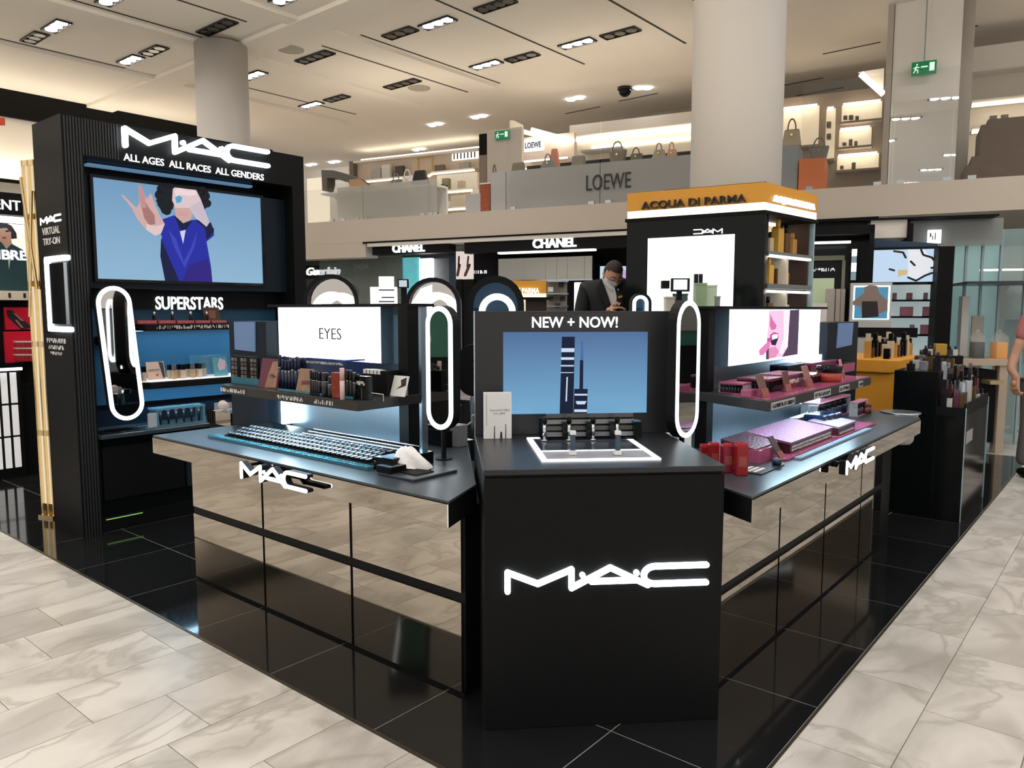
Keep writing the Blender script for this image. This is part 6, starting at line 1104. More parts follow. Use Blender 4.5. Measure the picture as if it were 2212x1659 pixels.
# side bays
SW = FK2.pl(1756, 560, 0)[0]
for k, (pt, pb, mm) in enumerate(((458, 541, 'warm'), (548, 612, 'white'), (626, 690, 'white'))):
    z1, z0 = FK2.pl(1655, pt, 0)[1], FK2.pl(1655, pb, 0)[1]
    if k == 0: z1 = KZ0-0.03
    kp('bay_back', MB().box(0.10, SW*0.86, 0.28, 0.30, z0, z1), glow('amber_bay', (1.0, 0.72, 0.40), 0.75) if k == 0 else glow('cream_bay', (1.0, 0.90, 0.75), 0.62), FK2)
    kp('bay_end', MB().box(SW-0.03, SW-0.01, 0.03, 0.30, z0, z1), mat('brown_bay', (0.06, 0.03, 0.025)), FK2); kp('bay_back', MB().box(SW*0.86, SW-0.03, 0.28, 0.30, z0, z1), mat('brown_bay', (0.06, 0.03, 0.025)), FK2)
    kp('shelf_board', MB().box(0.085, SW, 0, 0.30, z0-0.035, z0), mat('shelf_steel', (0.35, 0.38, 0.40), 0.35, 0.6), FK2)
    kp('strip_light', MB().box(0.09, SW-0.03, 0.0, 0.03, z1-0.018, z1) if k else MB().box(0.10, SW*0.8, 0.2, 0.25, z1-0.015, z1), glow('bay_strip', (1, 0.93, 0.82), 2.5), FK2)
    if k: kp('divider', MB().box(SW*0.46, SW*0.49, 0.0, 0.28, z0, z1), CREAM, FK2)
    ZB = [None]*3; ZB[k] = z0
    for j in range(5 if k == 0 else 4):
        x = 0.15+j*0.125; h = (0.20, 0.15, 0.26, 0.22, 0.17)[(j+k) % 5]*(1.0 if k == 0 else 0.75); w = (0.05, 0.04, 0.06, 0.05, 0.045)[(j+2*k) % 5]
        m_ = [mat('amber_bottle', (0.55, 0.28, 0.07), 0.2), mat('pale_bottle', (0.62, 0.52, 0.36), 0.25), mat('yellow_box', (0.70, 0.42, 0.08), 0.4), mat('umber_bottle', (0.14, 0.07, 0.03), 0.25)][(j+k) % 4]
        t = thing('perfume_bottle', '%s item from the corner on the %s lit kiosk shelf' % (('first', 'second', 'third', 'fourth', 'fifth')[j], ('top', 'middle', 'lowest')[k]), 'perfume', FK2, (x, 0.09, z0), 'perfumes in the kiosk side shelves')
        part(t, 'bottle', MB().cbox(x, 0.09, z0, w*1.5, w, h*0.72), m_, bevel=0.004); part(t, 'cap', MB().cyl(x, 0.09, z0+h*0.72, w*0.3, h*0.28, 12), GLOSSB if (j+k) % 2 else m_)
kp('corner_post', MB().box(SW, SW+0.02, 0, 0.05, 0, KZ0-0.03), mat('glass_edge', (0.35, 0.5, 0.55), 0.1), FK2)
kp('base', MB().box(0.085, SW, 0.0, 0.30, 0, FK2.pl(1655, 690, 0)[1]-0.035), MATTE, FK2)
# things in front of the kiosk's lit panel
D4 = 4.9
u, v, z0, z1 = pr(FC, 1450, 601, 1490, 630, D4); t = thing('till_screen', 'small black till screen in front of the kiosk lit panel', 'monitor', FC, ((u+v)/2, D4, 0)); part(t, 'bezel', MB().box(u, v, D4, D4+0.02, z0, z1), GLOSSB); part(t, 'display', MB().box(u+0.014, v-0.016, D4-0.002, D4, z0+0.012, z1-0.008), glow('till_white', (0.95, 0.97, 1), 0.9)); part(t, 'side_unit', MB().box(u-0.055, u-0.01, D4, D4+0.06, z0+0.02, z1-0.015), BLACK); part(t, 'pole', MB().box((u+v)/2-0.015, (u+v)/2+0.015, D4+0.02, D4+0.05, 0, z1), BLACK)
GRN = mat('sage_carton', (0.30, 0.42, 0.25), 0.45, var=0.2, vscale=12); MINT = mat('mint_carton', (0.55, 0.68, 0.50), 0.45); DGR = mat('bottle_green_glass', (0.02, 0.10, 0.08), 0.1)
ZT4 = FC.pl(1500, 690, D4+0.2)[1]
u, v, _, _ = pr(FC, 1425, 680, 1560, 690, D4+0.2); t = thing('gift_table', 'glass gift table before the kiosk lit panel', 'table', FC, ((u+v)/2, D4+0.2, 0)); part(t, 'top', MB().box(u, v, D4+0.06, D4+0.40, ZT4-0.02, ZT4), CLEAR); 
for x in (u+0.02, v-0.02):
    for y in (D4+0.08, D4+0.38): part(t, 'leg', MB().box(x-0.012, x+0.012, y-0.012, y+0.012, 0, ZT4-0.02), STEEL)
for k, (a, b, c, m_, lab) in enumerate(((1497, 1520, 612, GRN, 'tall sage green carton in front of the kiosk panel'), (1522, 1546, 616, MINT, 'pale mint carton right of the sage one'), (1458, 1487, 634, DGR, 'dark green glass canister under the till screen'), (1432, 1452, 641, CREAM, 'cream carton left of the green canister'), (1540, 1553, 640, mat('grey_green', (0.22, 0.28, 0.25), 0.3), 'grey green bag at the right of the mint carton'))):
    u, v, z0, z1 = pr(FC, a, c, b, 690, D4+0.2); d_ = D4+0.12+0.05*(k % 3)
    t = thing('gift_carton', lab, 'gift box', FC, ((u+v)/2, d_, ZT4), 'green gifts on the glass table'); part(t, 'carton', MB().box(u, v, d_, d_+0.06, ZT4, z1-0.012), m_, bevel=0.003); part(t, 'lid', MB().box(u-0.002, v+0.002, d_-0.002, d_+0.062, z1-0.012, z1), m_)
for px, lab in ((1503, 'left black capped bottle behind the sage carton'), (1513, 'right black capped bottle behind the sage carton')):
    x, _ = FC.pl(px, 600, D4+0.34); zt = FC.pl(px, 592, D4+0.34)[1]; t = thing('perfume_bottle', lab, 'perfume', FC, (x, D4+0.34, ZT4)); part(t, 'bottle', MB().cbox(x, D4+0.34, ZT4, 0.028, 0.028, (zt-ZT4)*0.7), DGR); part(t, 'cap', MB().cbox(x, D4+0.34, ZT4+(zt-ZT4)*0.7, 0.026, 0.026, (zt-ZT4)*0.3), GLOSSB)

# ================================================================== RIGHT BACKGROUND
FX = Fr(0, 0, 20)                     # right hand shops, lightly turned
def xr(*a): return pr(FX, *a)
DX = 9.6
u, v, z0, z1 = xr(1757, 487, 1886, 680, DX); t = thing('dark_shop', 'black beauty stand with a strip light right of the kiosk', 'shop unit', FX, ((u+v)/2, DX, 0)); part(t, 'back_wall', MB().box(u-0.3, v, DX+0.5, DX+0.6, 0, z1), GLOSSB); part(t, 'side_wall', MB().box(v-0.05, v, DX, DX+0.5, 0, z1), GLOSSB); part(t, 'header', MB().box(u-0.3, v, DX, DX+0.5, z1-0.10, z1), BLACK)
p, q, c, e = xr(1758, 521, 1838, 526, DX+0.1); part(t, 'strip_light', MB().box(p, q, DX+0.1, DX+0.14, c, e), BOXL); p, q, c, e = xr(1756, 579, 1804, 586, DX+0.48); part(t, 'print', scribble(MB(), p, q, c, e-c, DX+0.5), LETW)
p, q, c, e = xr(1754, 553, 1824, 563, DX+0.46); part(t, 'olive_beam', MB().box(p, q, DX+0.4, DX+0.5, c, e), mat('olive_beam', (0.30, 0.30, 0.22), 0.6)); p, q, c, e = xr(1817, 563, 1824, 660, DX+0.46); part(t, 'olive_post', MB().box(p, q, DX+0.4, DX+0.5, 0.8, e), mat('olive_beam', (0.3, 0.3, 0.22)))
fbox('green_screen', 'pale green lit counter back right of the kiosk', 'panel', FX, 1752, 601, 1802, 622, DX-0.3, 0.1, mat('sage_panel', (0.40, 0.46, 0.32), 0.5, emit=(0.6, 0.75, 0.45), es=0.25), 0)
for a, b, lab in ((1783, 1803, 'first grey upright panel above the right lightbox'), (1805, 1815, 'slim middle grey upright panel'), (1816, 1825, 'third grey upright panel nearest the photo stand')): fbox('upright_panel', lab, 'panel', FX, a, 624, b, 690, DX-0.48, 0.08, mat('putty_panel', (0.48, 0.45, 0.42), 0.6), 0, 'grey upright panels behind the right counter')
fbox('white_device', 'white and charcoal till device beside the grey panels', 'till', FX, 1752, 655, 1786, 690, DX-1.0, 0.2, WHITEP, 0)
for a, b, lab in ((1840, 1856, 'cool lit window slit'),): 
    u, v, z0, z1 = xr(1839, 540, 1850, 605, DX+0.3); t = thing('window_strip', 'tall glass strip with bright reflections in the dark stand', 'glass', FX, (u, DX+0.3, z0)); part(t, 'pane', MB().box(u, v, DX+0.3, DX+0.33, z0, z1), glow('cool_glass', (0.5, 0.75, 0.78), 0.35)); part(t, 'bright_patch', MB().box(u, v, DX+0.295, DX+0.3, z0+0.1, z0+0.2).box(u, v, DX+0.295, DX+0.3, z0+0.28, z0+0.36), BOXL)
# white canopy + signs
DW = 9.8
u, v, z0, z1 = xr(1893, 473, 1962, 512, DW); t = thing('white_canopy', 'white boxed canopy over the flower screen', 'canopy', FX, ((u+v)/2, DW, z0)); part(t, 'front', MB().box(u-0.05, v, DW+0.1, DW+1.0, z0, z1), PLASTER); part(t, 'black_end', MB().box(v, v+0.06, DW+0.05, DW+1.0, z0-0.05, z1-0.05), MATTE); part(t, 'top_line', MB().box(u-1.2, v+0.9, DW+0.05, DW+1.0, z1, z1+0.02), MATTE); part(t, 'glass_valance', MB().box(v+0.06, v+1.0, DW+0.3, DW+0.32, z0-0.1, z1), mat('grey_glass', (0.35, 0.38, 0.38), 0.05, alpha=0.6))
p, q, c, e = xr(2003, 497, 2032, 526, DW+0.28); part(t, 'hanging_sign', MB().box(p, q, DW+0.24, DW+0.28, c, e), LETW); part(t, 'print', scribble(MB(), p+0.02, q-0.02, c+0.04, (e-c)*0.5, DW+0.24), PRINTB)
u, v, z0, z1 = xr(1883, 539, 2022, 609, DW); t = thing('flower_screen', 'wide screen showing dark blossoms on pale blue', 'screen', FX, ((u+v)/2, DW, z0)); part(t, 'display', MB().box(u, v, DW, DW+0.04, z0, z1), glow('pale_blue_flower_screen', (0.55, 0.72, 0.92), 0.85)); part(t, 'bezel', MB().box(u-0.03, v+0.03, DW+0.01, DW+0.06, z0-0.03, z1+0.03), GLOSSB)
S8 = lambda pts: [(1740+x/3.606, 440+y/3.606) for x, y in pts]
part(t, 'picture_petal', MB().pic(FX, S8([(800, 355), (930, 360), (1010, 480), (930, 560), (860, 600), (800, 580)]), DW-0.003), glow('petal_white', (0.82, 0.84, 0.88), 0.85))
g = MB()
for pts in ([(690, 370), (760, 380), (780, 420)], [(900, 360), (915, 395)], [(920, 400), (985, 420), (1000, 440)], [(800, 575), (860, 600), (930, 560), (985, 540)], [(980, 500), (1010, 495)], [(820, 450), (850, 480)], [(655, 510), (690, 520)]): g.stroke([FX.pl(*p, DW) for p in S8(pts)], 0.011, DW-0.006, 0.003)
part(t, 'picture_branch', g, PRINTB); part(t, 'picture_gold', MB().pic(FX, S8([(720, 515), (795, 515), (790, 550), (720, 570)]), DW-0.004), glow('gold_blossom', (0.8, 0.6, 0.25), 0.7)); part(t, 'header_panel', MB().pic(FX, S8([(530, 275), (1030, 310), (1030, 350), (530, 350)]), DW+0.02, 0.03), mat('navy_gloss', (0.02, 0.05, 0.10), 0.1))
# photo stand
DP = 8.95; u, v, z0, z1 = xr(1836, 611, 1926, 695, DP); t = thing('photo_stand', 'silver framed lit photo of a dark haired person in black', 'photo stand', FX, ((u+v)/2, DP, 0)); part(t, 'frame', MB().box(u, v, DP, DP+0.10, z0, z1), mat('silver_frame', (0.55, 0.56, 0.57), 0.35, 0.6), bevel=0.004); p, q, c, e = xr(1843, 617, 1922, 690, DP-0.003); part(t, 'lit_border', MB().box(p, q, DP-0.002, DP, c, e), BOXL); p, q, c, e = xr(1846, 620, 1918, 688, DP-0.005); part(t, 'photo', MB().box(p, q, DP-0.004, DP-0.002, c, e), glow('photo_blue', (0.05, 0.30, 0.50), 0.7))
part(t, 'picture_person', MB().pic(FX, S8([(370, 760), (430, 715), (460, 690), (455, 650), (500, 635), (560, 640), (575, 700), (600, 720), (640, 760), (640, 830), (570, 860), (440, 880), (430, 800), (370, 790)]), DP-0.007), glow('photo_skin', (0.16, 0.10, 0.08), 0.8)); part(t, 'picture_top', MB().pic(FX, S8([(440, 760), (560, 760), (570, 880), (440, 890)]), DP-0.009), PRINTB); part(t, 'pedestal', MB().box(u, v, DP-0.05, DP+0.15, 0, z0), mat('grey_white_counter', (0.5, 0.52, 0.52), 0.4)); part(t, 'black_band', MB().box(u-0.05, v+0.25, DP-0.06, DP-0.05, z0-0.16, z0-0.06), MATTE)
# white shelves with pink boxes
DS = 10.0; u, v, z0, z1 = xr(1925, 614, 2020, 770, DS); t = thing('white_shelving', 'white back lit shelving with three pink box shelves', 'shelf', FX, ((u+v)/2, DS, 0)); part(t, 'back', MB().box(u, v, DS+0.25, DS+0.28, 0, z1), mat('ice_white', (0.70, 0.76, 0.76), 0.5, emit=(0.75, 0.95, 0.95), es=0.30)); part(t, 'side', MB().box(v, v+0.02, DS, DS+0.28, 0, z1), CLEAR); zsh = []
for py in (647, 683, 722): p, q, c, e = xr(1925, py, 2020, py+4, DS); part(t, 'shelf_board', MB().box(u, v, DS, DS+0.25, c, e), GLOSSB); zsh.append(e)
for a, b, c, k, lab in ((1928, 1936, 632, 0, 'small mauve box left on the top white shelf'), (1958, 1970, 632, 0, 'small pink box on the top white shelf'), (1995, 2003, 634, 0, 'small beige box right on the top white shelf'), (1945, 1972, 663, 1, 'wide pink box on the middle white shelf'), (1994, 2008, 665, 1, 'pink box right on the middle white shelf'), (1967, 1976, 706, 2, 'tiny grey box on the lowest white shelf'), (1990, 2007, 701, 2, 'mauve pink box on the lowest white shelf')):
    p, q, _, e = xr(a, c, b, 680, DS+0.1); t = solo('pink_box', lab, 'box', FX, ((p+q)/2, DS+0.12, zsh[k]), MB().box(p, q, DS+0.08, DS+0.16, zsh[k], zsh[k]+0.11 if k else zsh[k]+0.08), mat('rose_carton', (0.55, 0.22, 0.30), 0.5) if 'pink' in lab else mat('mauve_carton', (0.42, 0.33, 0.34), 0.5), 'boxes on the white shelving', bevel=0.003)
fbox('black_pier', 'tall black pier right of the flower screen', 'pier', FX, 2022, 532, 2056, 775, 9.5, 0.4, MATTE, 0)
# glass front on the far right
GLB = mat('cool_shop_glass', (0.42, 0.62, 0.64), 0.03, alpha=0.35)
u0 = FX.pl(2056, 600, 10.2)[0]; zt = FX.pl(2100, 497, 10.2)[1]
t = thing('storefront', 'cool blue glass shop front at the far right', 'shop front', FX, (u0+1, 10.2, 0))
edges = [2056, 2085, 2120, 2160, 2215, 2290]
for a, b in zip(edges, edges[1:]): part(t, 'pane', MB().box(FX.pl(a, 600, 10.2)[0]+0.01, FX.pl(b, 600, 10.2)[0]-0.01, 10.2, 10.22, 0.02, zt), GLB)
for a in edges: x = FX.pl(a, 600, 10.2)[0]; part(t, 'mullion', MB().box(x-0.012, x+0.012, 10.18, 10.24, 0, zt), mat('glass_edge', (0.35, 0.5, 0.55)))
p, q, c, e = xr(2056, 612, 2290, 617, 10.18); part(t, 'rail', MB().box(p, q, 9.36, 10.20, c, e), mat('dark_steel', (0.06, 0.07, 0.08), 0.3, 0.8))
fbox('pale_blue_wall', 'pale blue back wall inside the glass shop front', 'wall', FX, 2058, 520, 2160, 775, 12.0, 0.1, mat('pale_aqua', (0.35, 0.58, 0.60), 0.6, emit=(0.35, 0.62, 0.66), es=0.25), 0)  # pale blue back wall with weak emission
fbox('taupe_wall_panel', 'taupe back wall inside the glass shop front', 'wall', FX, 2160, 530, 2400, 775, 11.8, 0.1, mat('taupe_deep', (0.20, 0.19, 0.18), 0.6, var=0.1), 0)
fbox('amber_light_line', 'long amber light line inside the glass shop front', 'light', FX, 2118, 580, 2300, 584, 11.6, 0.05, STRIPW)
fbox('glass_pier', 'white pier standing before the glass front', 'pier', FX, 2076, 640, 2092, 775, 9.9, 0.2, WHITEP, 0); fbox('leaning_board', 'grey white board leaning beside the white pier', 'board', FX, 2098, 682, 2124, 776, 9.95, 0.05, mat('warm_grey_board', (0.50, 0.47, 0.44), 0.6), 0)
u, v, z0, z1 = xr(2186, 622, 2222, 690, 11.2); t = thing('garment_stand', 'pale garment hung on a dress form behind the glass', 'dress form', FX, ((u+v)/2, 11.2, 0)); cx = (u+v)/2; part(t, 'garment', MB().lathe(cx, 11.2, [(0.16, 0), (0.14, 0.15), (0.18, 0.3), (0.12, 0.42), (0.03, 0.46)], 14, z0), mat('pale_cloth', (0.5, 0.55, 0.58), 0.9)); part(t, 'dark_skirt', MB().lathe(cx, 11.2, [(0.22, 0), (0.15, 0.55)], 14, z0-0.55), mat('ink_cloth', (0.03, 0.05, 0.08), 0.9)); part(t, 'pole', MB().rod((cx, 11.2, 0), (cx, 11.2, z0), 0.02), STEEL); part(t, 'foot', MB().cyl(cx, 11.2, 0, 0.2, 0.02, 18), STEEL)
# saffron plinth with perfumes
cxp, cyp = -1.52, 6.75
FO = Fr(0, 0, 0)
def od(px, py, D): d = ray(px, py); return EYE + d*(D/d.dot(_fh))
A = od(1934, 800, 6.6)
t = thing('saffron_plinth', 'saffron yellow perfume plinth beside the black plinth', 'plinth', W, (A.x-0.25, A.y+0.4, 0)); zt = 1.55-(778-669.5)*6.55/1657
x0, x1, y0, y1 = A.x-0.55, A.x, A.y, A.y+0.95
part(t, 'body', MB().box(x0, x1, y0, y1, 0, zt-0.12), ORANGE, bevel=0.01); part(t, 'top_slab', MB().prism([(x0-0.03, y0-0.03), (x1-0.06, y0-0.03), (x1+0.01, y0), (x1+0.03, y0+0.07), (x1+0.03, y1), (x0-0.03, y1)], zt-0.12, zt), ORANGE, bevel=0.012)
AMB = mat('amber_bottle', (0.55, 0.28, 0.07)); PAL = mat('pale_bottle', (0.62, 0.52, 0.36)); SMK = mat('smoke_bottle', (0.10, 0.07, 0.05), 0.15)
nth = ('first', 'second', 'third', 'fourth', 'fifth', 'sixth', 'seventh', 'eighth')
for r_ in range(2):
    for k in range(8):
        y = y0+0.07+k*0.115; x = x1-0.09-0.16*r_; m_ = (GLOSSB, PAL, AMB, SMK, GLOSSB)[(k+2*r_) % 5]; h = 0.13+0.03*((k*3+r_) % 4)
        if r_ == 1 and k == 0: h = 0.22
        t = thing('perfume_bottle', '%s bottle of the %s row on the saffron plinth' % (nth[k], ('aisle side', 'inner')[r_]), 'perfume', W, (x, y, zt), 'perfumes on the saffron plinth'); part(t, 'bottle', MB().cbox(x, y, zt, 0.05, 0.05, h*0.7), m_, bevel=0.003); part(t, 'cap', MB().cbox(x, y, zt+h*0.7, 0.036, 0.036, h*0.3), GLOSSB if k % 3 else PAL, bevel=0.002)
# black plinth with perfumes
bx0, bx1, by0, by1 = -1.47, -0.985, 6.30, 7.30; zl = EYE.z-(884-669.5)*(Vector((bx1, by0, 0)).dot(_fh))/1657; zh = EYE.z-(802-669.5)*(Vector((-1.3, by0, 0)).dot(_fh))/1657
xs_ = -1.17
t = thing('black_plinth', 'black perfume plinth with a lower tray at the aisle edge', 'plinth', W, (-1.2, 6.6, 0)); part(t, 'tall_block', MB().box(bx0, xs_, by0, by1, 0, zh), GLOSSB, bevel=0.003); part(t, 'low_block', MB().box(xs_, bx1, by0, by1, 0, zl-0.06), GLOSSB, bevel=0.003); part(t, 'tray_edge', MB().box(bx1-0.012, bx1, by0, by1, zl-0.06, zl+0.03).box(xs_, bx1-0.012, by0, by0+0.012, zl-0.06, zl), BLACK); part(t, 'glass_edge', MB().box(bx1, bx1+0.006, by0, by0+0.008, 0, zl), mat('glass_edge', (0.35, 0.5, 0.55))); part(t, 'glass_edge', MB().box(bx1, bx1+0.006, by1-0.008, by1, 0, zl), mat('glass_edge', (0.35, 0.5, 0.55))); part(t, 'grey_label', MB().box(bx1+0.001, bx1+0.004, by0+0.06, by0+0.32, zl-0.27, zl-0.18), mat('label_grey2', (0.30, 0.30, 0.31), 0.5))
BOT = [mat('black_bottle', (0.012, 0.012, 0.014), 0.1), mat('clear_glassy', (0.55, 0.56, 0.55), 0.08), mat('plum_bottle', (0.12, 0.03, 0.05), 0.12), mat('umber_glass', (0.10, 0.06, 0.03), 0.1)]
k = 0
for i in range(4):
    for j in range(5):
        x = xs_+0.03+i*0.042; y = by0+0.07+j*0.19; h = (0.30, 0.15, 0.24, 0.14, 0.34, 0.20, 0.26)[(i*3+j*2) % 7]*(1.2 if j < 2 and i < 2 else 1); m_ = BOT[(i+j*2) % 4]
        t = thing('perfume_bottle', '%s bottle in row %s from the aisle on the black plinth' % (nth[j], ('four', 'three', 'two', 'one')[i]), 'perfume', W, (x, y, zl-0.06), 'perfumes in the black plinth tray'); part(t, 'bottle', MB().cbox(x, y, zl-0.06, 0.036, 0.06, h*0.72), m_, bevel=0.002); part(t, 'cap', MB().cbox(x, y, zl-0.06+h*0.72, 0.022, 0.03, h*0.28), BOT[0] if k % 3 else SILC); k += 1
for i in range(3):
    for j in range(4):
        x = bx0+0.09+i*0.09; y = by0+0.10+j*0.16; h = (0.07, 0.10, 0.14, 0.09)[(i+j) % 4]; m_ = (BOT[0], BOT[1], SILC, BOT[3])[(i*2+j) % 4]
        t = thing('perfume_bottle', '%s small bottle in line %s on top of the black plinth' % (nth[j], ('left', 'middle', 'right')[i]), 'perfume', W, (x, y, zh), 'small bottles on the black plinth top'); part(t, 'bottle', MB().cbox(x, y, zh, 0.05, 0.045, h*0.7), m_, bevel=0.002); part(t, 'cap', MB().cyl(x, y, zh+h*0.7, 0.012, h*0.3, 10), BOT[0])
u = od(2055, 775, 7.2); solo('test_mirror', 'grey tilted tester mirror among the black plinth bottles', 'mirror', W, (-1.06, 6.75, zl), MB().rbox((-1.09, 6.80, zl+0.10), (0.16, 0.01, 0.13), Matrix.Rotation(R(38), 3, 'Z') @ Matrix.Rotation(R(-12), 3, 'X')), mat('slate_mirror', (0.10, 0.14, 0.16), 0.08, 0.6))
# pale wood table with glass domes
TD = 8.15; p0 = od(2066, 780, TD); p1 = od(2178, 785, TD-0.4); tz = p0.z; WOOD = mat('pale_wood', (0.52, 0.42, 0.33), 0.55, var=0.08, vscale=8)
u, v, _, _ = pr(FC, 2066, 770, 2184, 790, TD); t = thing('wood_table', 'pale wood perfume table at the far right', 'table', FC, ((u+v)/2, TD, 0)); zt = FC.pl(2120, 776, TD)[1]; part(t, 'top', MB().box(u, v, TD, TD+0.5, zt-0.07, zt), WOOD, bevel=0.004); part(t, 'leg', MB().box(v-0.10, v-0.01, TD+0.02, TD+0.12, 0, zt-0.07), WOOD, bevel=0.004); part(t, 'leg', MB().box(u+0.01, u+0.1, TD+0.38, TD+0.48, 0, zt-0.07), WOOD); part(t, 'black_cupboard', MB().box(u+0.05, v-0.12, TD+0.04, TD+0.45, 0.12, zt-0.12), MATTE); part(t, 'gold_tray', MB().box(u+0.30, v-0.14, TD-0.12, TD+0.04, zt-0.26, zt-0.22), mat('brass_tray', (0.45, 0.36, 0.18), 0.35, 0.6))
DOME = mat('dome_glass', (0.85, 0.88, 0.9), 0.03, alpha=0.18)
for px, py, w, inner, lab in ((2109, 776, 34, mat('charcoal_block', (0.02, 0.022, 0.025), 0.4), 'glass dome over a black box on the wood table'), (2156, 778, 38, mat('orange_liquid', (0.85, 0.36, 0.03), 0.2, emit=(0.8, 0.3, 0.02), es=0.1), 'glass dome over a bright orange block on the wood table')):
    x, _ = FC.pl(px, py, TD+0.2); r = w/2*TD/1657; h = 0.20; t = thing('glass_dome', lab, 'dome', FC, (x, TD+0.2, zt)); part(t, 'dome', MB().lathe(x, TD+0.2, [(r, 0), (r, h), (r*0.85, h*1.22), (r*0.45, h*1.38), (0.012, h*1.42)], 20, zt), DOME); part(t, 'knob', MB().ball((x, TD+0.2, zt+h*1.48), 0.022, 10, 6), DOME); part(t, 'content', MB().cbox(x, TD+0.2, zt, r*1.25, r*1.25, h*0.88), inner)
fbox('gold_box', 'gold box with dark windows near the black pier', 'box', FX, 2021, 743, 2046, 768, 8.2, 0.12, mat('gold_paint', (0.45, 0.28, 0.05), 0.4, 0.3), None, bevel=0.004)
u, v, z0, z1 = xr(2005, 768, 2075, 900, 8.2); solo('grey_counter', 'low grey counter under the gold box', 'counter', FX, ((u+v)/2, 8.2, 0), MB().box(u, v, 8.15, 8.6, 0, z1), BLACK)
for k, px in enumerate((1998, 2008, 2020, 2030, 2050, 2062)):
    x, _ = FX.pl(px, 770, 8.25); t = thing('perfume_bottle', '%s clear bottle along the grey counter by the gold box' % nth[k], 'perfume', FX, (x, 8.25, z1), 'clear bottles on the grey counter'); part(t, 'bottle', MB().cbox(x, 8.23, z1, 0.04, 0.03, 0.06), BOT[k % 4]); part(t, 'cap', MB().cyl(x, 8.23, z1+0.06, 0.01, 0.03, 10), BOT[0])

# ================================================================== LEFT BEAUTY STAND BEHIND THE TOWER
FY = Fr(-8.0, 0, 90)
ys = thing('beauty_stand', 'black beauty stand with portrait poster left of the tower', 'shop unit', FY, (1.9, 0.4, 0))
def yr(*a): return pr(FY, *a)
u, v, z0, z1 = yr(-70, 415, 56, 463, 0); part(ys, 'header', MB().box(u, v, -0.05, 0.5, z0, z1), BLACK); p, q, c, e = yr(-95, 428, 43, 450, -0.05); part(ys, 'lettering', MB().text('SAINT LAURENT', q-1.9*(q-p)*0.55, c, e-c, -0.051, 0.02, None, 'L', bold=0.0), LETW) if False else part(ys, 'lettering', MB().text('LAURENT', (p+q)/2, c, e-c, -0.051, 0.02, q-p), LETW)
p, q, c, e = yr(-70, 466, 62, 479, 0.0); part(ys, 'light_bar', MB().box(p, q, -0.03, 0.05, c, e), BOXL)
p, q, c, e = yr(-60, 482, 66, 630, 0.1); part(ys, 'poster', MB().box(p, q, 0.1, 0.14, c, e), mat('poster_cream', (0.8, 0.77, 0.7), 0.5, emit=(1, 0.93, 0.8), es=0.55))
S9 = lambda pts: [(x/4.366, 380+y/4.366) for x, y in pts]; PZ = 0.097
part(ys, 'poster_hair', MB().pic(FY, S9([(-90, 500), (-40, 440), (40, 435), (110, 470), (155, 540), (160, 590), (110, 595), (60, 500), (-60, 520), (-70, 600), (-100, 600)]), PZ), PRINTB); part(ys, 'poster_face', MB().pic(FY, S9([(-60, 500), (60, 490), (105, 530), (105, 600), (120, 660), (60, 690), (-40, 690), (-60, 600)]), PZ-0.001), mat('print_skin', (0.55, 0.33, 0.24))); part(ys, 'poster_eye', MB().pic(FY, S9([(50, 515), (90, 510), (92, 525), (55, 530)]), PZ-0.002), PRINTB); part(ys, 'poster_mouth', MB().pic(FY, S9([(20, 575), (60, 575), (58, 592), (24, 594)]), PZ-0.002), mat('print_lips', (0.3, 0.08, 0.06)))
part(ys, 'poster_jacket', MB().pic(FY, S9([(-120, 660), (10, 620), (60, 690), (110, 640), (220, 700), (260, 800), (290, 1085), (-150, 1085)]), PZ-0.0015), mat('print_petrol', (0.015, 0.055, 0.065), 0.5)); part(ys, 'poster_shirt', MB().pic(FY, S9([(65, 690), (108, 740), (85, 880)]), PZ-0.003), mat('print_grey_white', (0.55, 0.55, 0.55)))
p, q, c, e = yr(-22, 540, 58, 561, 0.09); part(ys, 'poster_lettering', MB().text('LIBRE', (p+q)/2, c, e-c, 0.09, 0.006, q-p, bold=0.03), LETW)
p, q, c, e = yr(-60, 628, 68, 648, 0); part(ys, 'ledge', MB().box(p, q, -0.04, 0.3, c, e), CREAM); [part(ys, 'ledge_mark', MB().box(q-w0, q-w0+0.02, -0.043, -0.04, c+0.02, e-0.02), PRINTB) for w0 in (0.08, 0.20, 0.32)]
REDB = mat('red_display', (0.45, 0.012, 0.03), 0.3, emit=(0.5, 0.01, 0.03), es=0.25)
p, q, c, e = yr(12, 664, 78, 712, 0.1); part(ys, 'red_panel', MB().box(p, q, 0.1, 0.14, c, e), REDB); part(ys, 'lipstick_print', MB().pic(FY, S9([(60, 1265), (110, 1265), (310, 1430), (200, 1450), (70, 1330)]), 0.097), PRINTB); part(ys, 'lipstick_glint', MB().pic(FY, S9([(120, 1290), (150, 1300), (230, 1370), (200, 1365)]), 0.095).pic(FY, S9([(140, 1355), (160, 1360), (225, 1435), (200, 1430)]), 0.095), mat('print_blush', (0.6, 0.25, 0.22)))
p, q, c, e = yr(16, 716, 80, 782, 0.05); part(ys, 'red_bay', MB().box(p, q, 0.1, 0.14, c, e), REDB)
part(ys, 'carcass', MB().box(1.0, FY.pl(80, 700, 0.3)[0], 0.14, 0.5, 0, FY.pl(30, 466, 0)[1]), MATTE)
